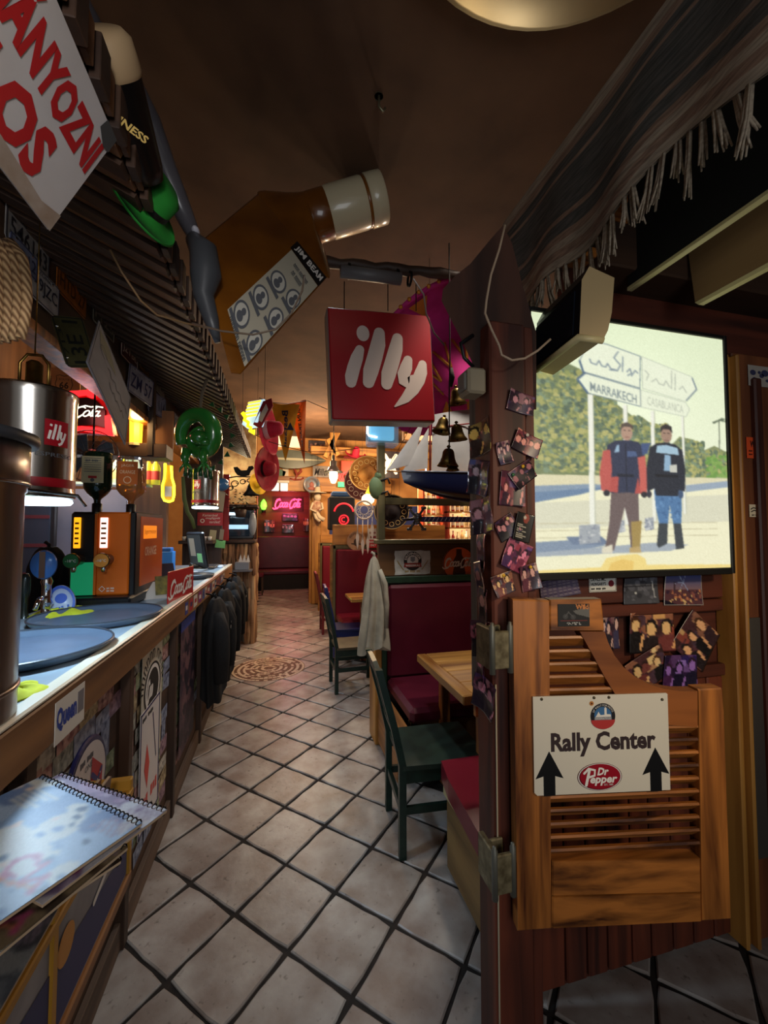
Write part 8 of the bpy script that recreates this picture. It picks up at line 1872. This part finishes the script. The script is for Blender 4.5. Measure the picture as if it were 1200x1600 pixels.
for y_ in (.05, -.05): MB(F).tube([(.03, y_, .02), (.08, y_ + .02, .04), (.10, y_ - .02, .03)], .009, 6).build('claw', mat('dark_claw', (40, 40, 44), .5), gm)
# speaker with red emblem
sp_ = AY(541, 800, 6.9); ks = np.linalg.norm(AY(541, 800, 6.9) - AY(542, 800, 6.9)); F = FR(sp_); spk = thing('loudspeaker', 'black loudspeaker with a red ring emblem behind the booths', 'loudspeaker', F.P(0, -27 * ks)); MB(F).box(-26 * ks, 14 * ks, -28 * ks, 24 * ks, -.3, 0, bev=.02).build('cabinet', mat('speaker_black', (26, 26, 28), .7, c2=(20, 20, 22), scale=80), spk)
REDN = glow('emblem_red_glow', (236, 40, 50), 1.2); m = MB(F); m.tube([p + (.02,) for p in arc(-4 * ks, -2 * ks, 15 * ks, 15 * ks, 10, 170)], .016, 6); m.tube([p + (.02,) for p in arc(-4 * ks, -12 * ks, 7 * ks, 7 * ks, 0, 360, 20)], .014, 6); m.tube([p + (.02,) for p in arc(-4 * ks, -12 * ks, 3.5 * ks, 3.5 * ks, 60, 300, 14)], .012, 6); m.build('emblem', REDN, spk)
MB().box(sp_[0] - .2, sp_[0] + .1, 6.92, 7.15, 0, F.P(0, -28 * ks)[2]).build('stand', WD_DARK, spk); MB(F).box(-22 * ks, 8 * ks, 24 * ks, 32 * ks, -.25, -.02, bev=.02).build('blue_case', mat('case_blue', (48, 84, 130), .5), spk)
# second and third booths
def booth(label, px0, px1, y, ztop, zled, m_, lab2, ext):
    a, b = AY(px0, 880, y)[0], AY(px1, 880, y)[0] + ext; t = thing('booth_partition', label, 'booth', ((a + b) / 2, y, 0)); MB().box(a - .03, b, y + .02, y + .08, 0, ztop, bev=.004).build('backing', WD_HONEYX, t); MB().box(a + .04, b, y - .05, y + .02, .42, ztop - .06, bev=.02).build('back_cushion', CUSHR, t)
    MB().box(a, b, y - .02, y + .06, ztop, zled, bev=.004).build('ledge_board', WD_HONEYX, t); MB().box(a, a + .035, y - .03, y + .02, 0, ztop, bev=.004).build('stile', WD_OLIVE, t); MB().box(a, b, y - .03, y + .02, ztop - .05, ztop - .005).build('top_rail', WD_OLIVEX, t)
    MB().box(a + .04, b, y - .55, y - .05, .36, .45, bev=.02).build('seat_cushion', CUSHR, t); MB().box(a + .06, b, y - .5, y - .06, 0, .36).build('base', WD_DARKX, t); return t
booth('second booth back in red vinyl beyond the hanging jacket', 520, 600, 5.5, 1.35, 1.62, None, None, .9)
booth('furthest booth back in red vinyl by the far post', 500, 520, 7.95, 1.30, 1.46, None, None, 1.2)
t2_ = thing('plank_table', 'pine table edge beside the second booth', 'table', (1.3, 4.95, 0)); MB().box(.80, 1.9, 4.65, 5.1, .72, .76, bev=.006).build('table_top', WD_TAB, t2_); 
for x in (.95, 1.75): MB().box(x, x + .06, 4.84, 4.9, 0, .72).build('leg', WD_PINE, t2_)
def bsign(label, px, py, y, r, c, draw, name='round_sign'):
    c_ = AY(px, py, y); F = FR(c_); t = thing(name, label, 'sign', c_); MB(F).lathe([(0, 0), (r, 0), (r, -.015), (0, -.015)], 32, sm=False).build('disc', mat('disc_%d' % c[0], c, .6, c2=tuple(int(x * .8) for x in c), scale=12), t); m = MB(F); mm = draw(m, r); m.build('print', mm, t); return t
def dr1(m, r): m.text('nnnnnnn', 0, 0, 1, r * .2, .002, arc=(0, 0, r * .65, math.pi * .85, math.pi * .15)); m.disc(0, -.02, r * .3, .002, 0, 12, ry=r * .4); m.stroke([(-r * .5, -r * .3), (r * .5, -r * .35)], r * .12, .002); return mat('sepia_ink', (74, 54, 40), .6)
bsign('round tan wooden sign with a sepia figure on the second booth', 557, 845, 5.46, .13, (196, 150, 110), dr1)
c_ = AY(583, 841, 5.44); F = FR(c_); pk = thing('parking_sign', 'white and red parking sign beside the dream catcher', 'sign', c_); MB(F).box(-.075, .075, -.13, .13, -.008, 0, bev=.002).build('plate', WHITE, pk); MB(F).box(-.075, .075, -.13, -.02, 0, .001).build('red_field', REDINK, pk); m = MB(F); m.text('PARKING', -.06, -.065, .12, .03, .002, bold=.02); m.text('ONLY', -.04, -.11, .08, .03, .002, bold=.02); m.build('lettering', WHITEINK, pk); m = MB(F); m.scrib(-.05, .06, .10, .03); m.box(-.04, .04, .0, .03, 0, .001); m.build('dark_print', mat('parking_ink', (120, 40, 44), .5), pk)
# dream catcher
c_ = AY(569, 797, 5.35); F = FR(c_); dc_ = thing('dream_catcher', 'white dream catcher with long feathers hanging by the second booth', 'dream catcher', F.P(0, -.45)); WH = mat('feather_white', (222, 216, 206), .8); m = MB(F); m.tube([(.12 * math.cos(k * .2618), .12 * math.sin(k * .2618), 0) for k in range(25)], .012, 8); m.build('hoop', WH, dc_); m = MB(F)
for k in range(12): a = k * .5236; m.tube([(.12 * math.cos(a), .12 * math.sin(a), 0), (.12 * math.cos(a + 2.2), .12 * math.sin(a + 2.2), 0)], .002, 4)
m.build('web', WH, dc_)
for i, (x, L_) in enumerate(((-.09, .42), (-.02, .5), (.05, .48), (.11, .3))):
    MB(F).tube([(x, -.09, 0), (x, -L_ + .1, 0)], .006, 5).build('string', WH, dc_); MB(F).prism([(x, -L_ + .16), (x + .022, -L_ + .06), (x + .012, -L_ - .06), (x, -L_ - .10), (x - .012, -L_ - .04), (x - .022, -L_ + .06)], -.003, .003).build('feather', WH, dc_)
c_ = AY(575, 780, 5.45); ml = thing('mosaic_lamp', 'small glowing mosaic lamp above the dream catcher', 'lamp', c_); MB(FR(c_)).ball((0, 0, 0), (.09, .08, .08), 14).build('shade', glow('mosaic_glow', (255, 214, 170), 2.0), ml); MB(FR(c_)).tube([(0, .07, 0), (.02, .13, 0), (.03, .2, 0)], [.04, .03, .012], 8).build('flame_tip', glow('amber_lantern', (255, 180, 40), 2.2), ml)
# blue panelling on the far wall
MB().box(FQ(515, 800)[0], 4.3, YF - .03, YF - .001, FQ(560, 848)[2], FQ(560, 790)[2]).build('trim_10', mat('blue_panel', (46, 60, 124), .6, c2=(38, 50, 104), scale=5), kind='structure')
MB().box(FQ(515, 860)[0], 4.3, YF - .05, YF - .001, .9, FQ(560, 849)[2] - .005).build('trim_11', WD_HONEYX, kind='structure')
# neon beer bottle, bones, second cola tin sign
nbq = neon('neon_bottle', 'white and blue neon bottle outline behind the lattice', [(624, 782), (622, 790), (618, 800), (617, 814), (624, 818), (628, 812), (628, 800), (629, 790), (631, 783), (628, 780)], (200, 230, 255), .020, 3.0, 6.4); MB(FR(AD(621, 815, 6.4))).box(-.05, .05, -.04, .03, 0, .04, bev=.01).build('blue_foot', glow('blue_foot', (40, 120, 255), 2.0), nbq)
light('blue_neon_light', 'POINT', tuple(AD(624, 800, 6.2)), 4, (.6, .8, 1), .1)
tin('framed brown cola sign at the foot of the lattice view', 616, 840, 30, 16, (110, 70, 44), None, d=1.2, extra=lambda F, w, h, t: (lambda m: (script(m, -w * .42, -h * .35, w * .84, h * .6, .003, wd=.09), m.build('lettering', mat('cream_lettering', (226, 190, 140), .5), t)))(MB(F)))
tin('black flag with white crossed bones behind the lattice', 610, 726, 28, 40, (40, 30, 36), None, d=.9, name='skull_flag', cat='flag', extra=lambda F, w, h, t: (lambda m: (m.stroke([(-w * .3, -h * .3), (w * .3, h * .35)], .07, .003), m.stroke([(w * .3, -h * .3), (-w * .3, h * .35)], .07, .003), m.disc(0, 0, .12, .004), m.build('bones', WHITEINK, t)))(MB(F)))
sk = AY(651, 811, 2.98); bnk = thing('bone_ornament', 'pewter skull and crossed bones sword ornament on the lattice', 'ornament', sk); F = FR(sk); PW_ = mat('pewter', (110, 112, 116), .3, .9)
MB(F).ball((0, .01, .02), (.035, .038, .035), 16).ball((0, -.025, .025), (.02, .018, .02), 12).build('skull', PW_, bnk)
for a in (55, 125, -55, -125):
    d_ = np.array([math.cos(R(a)), math.sin(R(a)), 0]); MB(F).tube([d_ * .02, d_ * .095], .010, 8).ball(tuple(d_ * .10 + (.010, .004, 0)), .013, 8).ball(tuple(d_ * .10 + (-.010, .004, 0)), .013, 8).build('bone', PW_, bnk)
MB(F).tube([(-.03, 0, .0), (-.10, -.005, 0), (-.12, 0, 0)], [.012, .010, .004], 8).build('hilt', mat('hilt_dark', (44, 40, 50), .4), bnk)
MB(F).box(.03, .50, -.022, .020, -.004, .008, bev=.003).build('sword_blade', mat('blade_blue', (96, 112, 190), .25, .7), bnk)
m = MB(F)
for i in range(12): m.stroke([(.06 + .034 * i, -.012), (.075 + .034 * i, .012)], .007, .0085)
m.build('blade_engraving', mat('engraving', (196, 196, 210), .4), bnk)
# lit bottle cabinets beyond the lattice
CBY = 6.6
def cabinet(label, px0, px1, pyt, pyb, nsh, seed, wordy):
    a, b = AY(px0, 800, CBY)[0], AY(px1, 800, CBY)[0]; zt_, zb = AY(px0, pyt, CBY)[2], AY(px0, pyb, CBY)[2]; t = thing('bottle_cabinet', label, 'cabinet', ((a + b) / 2, CBY, zb)); CR_ = mat('cabinet_red', (206, 84, 48), .5)
    MB().box(a, b, CBY + .26, CBY + .28, zb, zt_).build('back', mat('cabinet_back', (240, 214, 160), .6, emit=.35), t)
    for x in (a, b - .03): MB().box(x, x + .03, CBY, CBY + .26, zb, zt_, bev=.003).build('side', CR_, t)
    hh = (zt_ - zb) / nsh; MB().box(a, b, CBY, CBY + .28, 0, zb - .013).build('base_cupboard', WD_DARKX, t)
    for i in range(nsh + 1): MB().box(a, b, CBY, CBY + .26, zb + i * hh - .012, zb + i * hh + .012).build('shelf', mat('cabinet_wood', (206, 150, 84), .5), t)
    r_ = random.Random(seed); pal = [(206, 150, 60), (190, 90, 40), (226, 206, 160), (120, 60, 36), (200, 60, 50), (236, 220, 190), (90, 110, 60), (170, 130, 80)]
    for i in range(nsh):
        n_ = max(4, int((b - a) / .085)); LV = ['lowest', 'second', 'third', 'top'][i] if nsh == 4 else ['lowest', 'middle', 'top'][i]
        for k in range(n_):
            x = a + .06 + (b - a - .12) * k / max(1, n_ - 1); small_bottle('bottle %s in the %s row of the %s' % (['at the near end', 'second from the near end', 'third from the near end', 'fourth from the near end', 'fifth from the near end', 'sixth from the near end', 'seventh from the near end', 'eighth from the near end', 'ninth from the near end', 'tenth from the near end', 'eleventh from the near end', 'twelfth from the near end', 'thirteenth from the near end', 'fourteenth from the near end'][min(k, 13)], LV, wordy), x, CBY + .12, zb + i * hh + .013, min(hh * .86, .30) * r_.uniform(.8, 1), .03, r_.choice(pal), 'bottles in the lit cabinets')
    for i in range(nsh): light('cabinet_light', 'POINT', ((a + b) / 2, CBY + .05, zb + (i + .92) * hh), 1.6, (1, .86, .6), .03)
    return t
cabinet('red-sided lit bottle cabinet seen through the lattice', 661, 694, 760, 850, 4, 5, 'near cabinet')
cabinet('lit bottle cabinet partly behind the corner post', 700, 752, 775, 850, 3, 6, 'cabinet by the post')
# pink neon strip and blue flags high right
neon('neon_strip', 'pink neon strip glowing behind the ship sails', [(706, 700), (712, 712), (710, 724), (714, 738), (735, 740), (742, 738)], (255, 90, 120), .016, 3.0, 5.2)
neon('neon_strip', 'cold white neon strip behind the ship mast', [(663, 712), (664, 722), (666, 738), (690, 741)], (226, 226, 255), .012, 3.0, 5.4)
tin('blue poster of a sail high behind the bells', 737, 642, 28, 30, (90, 120, 176), None, d=3.5, name='wall_poster', cat='poster')
MB().box(1.6, 4.2, 5.2, 5.3, 2.75, 2.95, bev=.01).build('trim_9', WD_HONEYX, kind='structure')
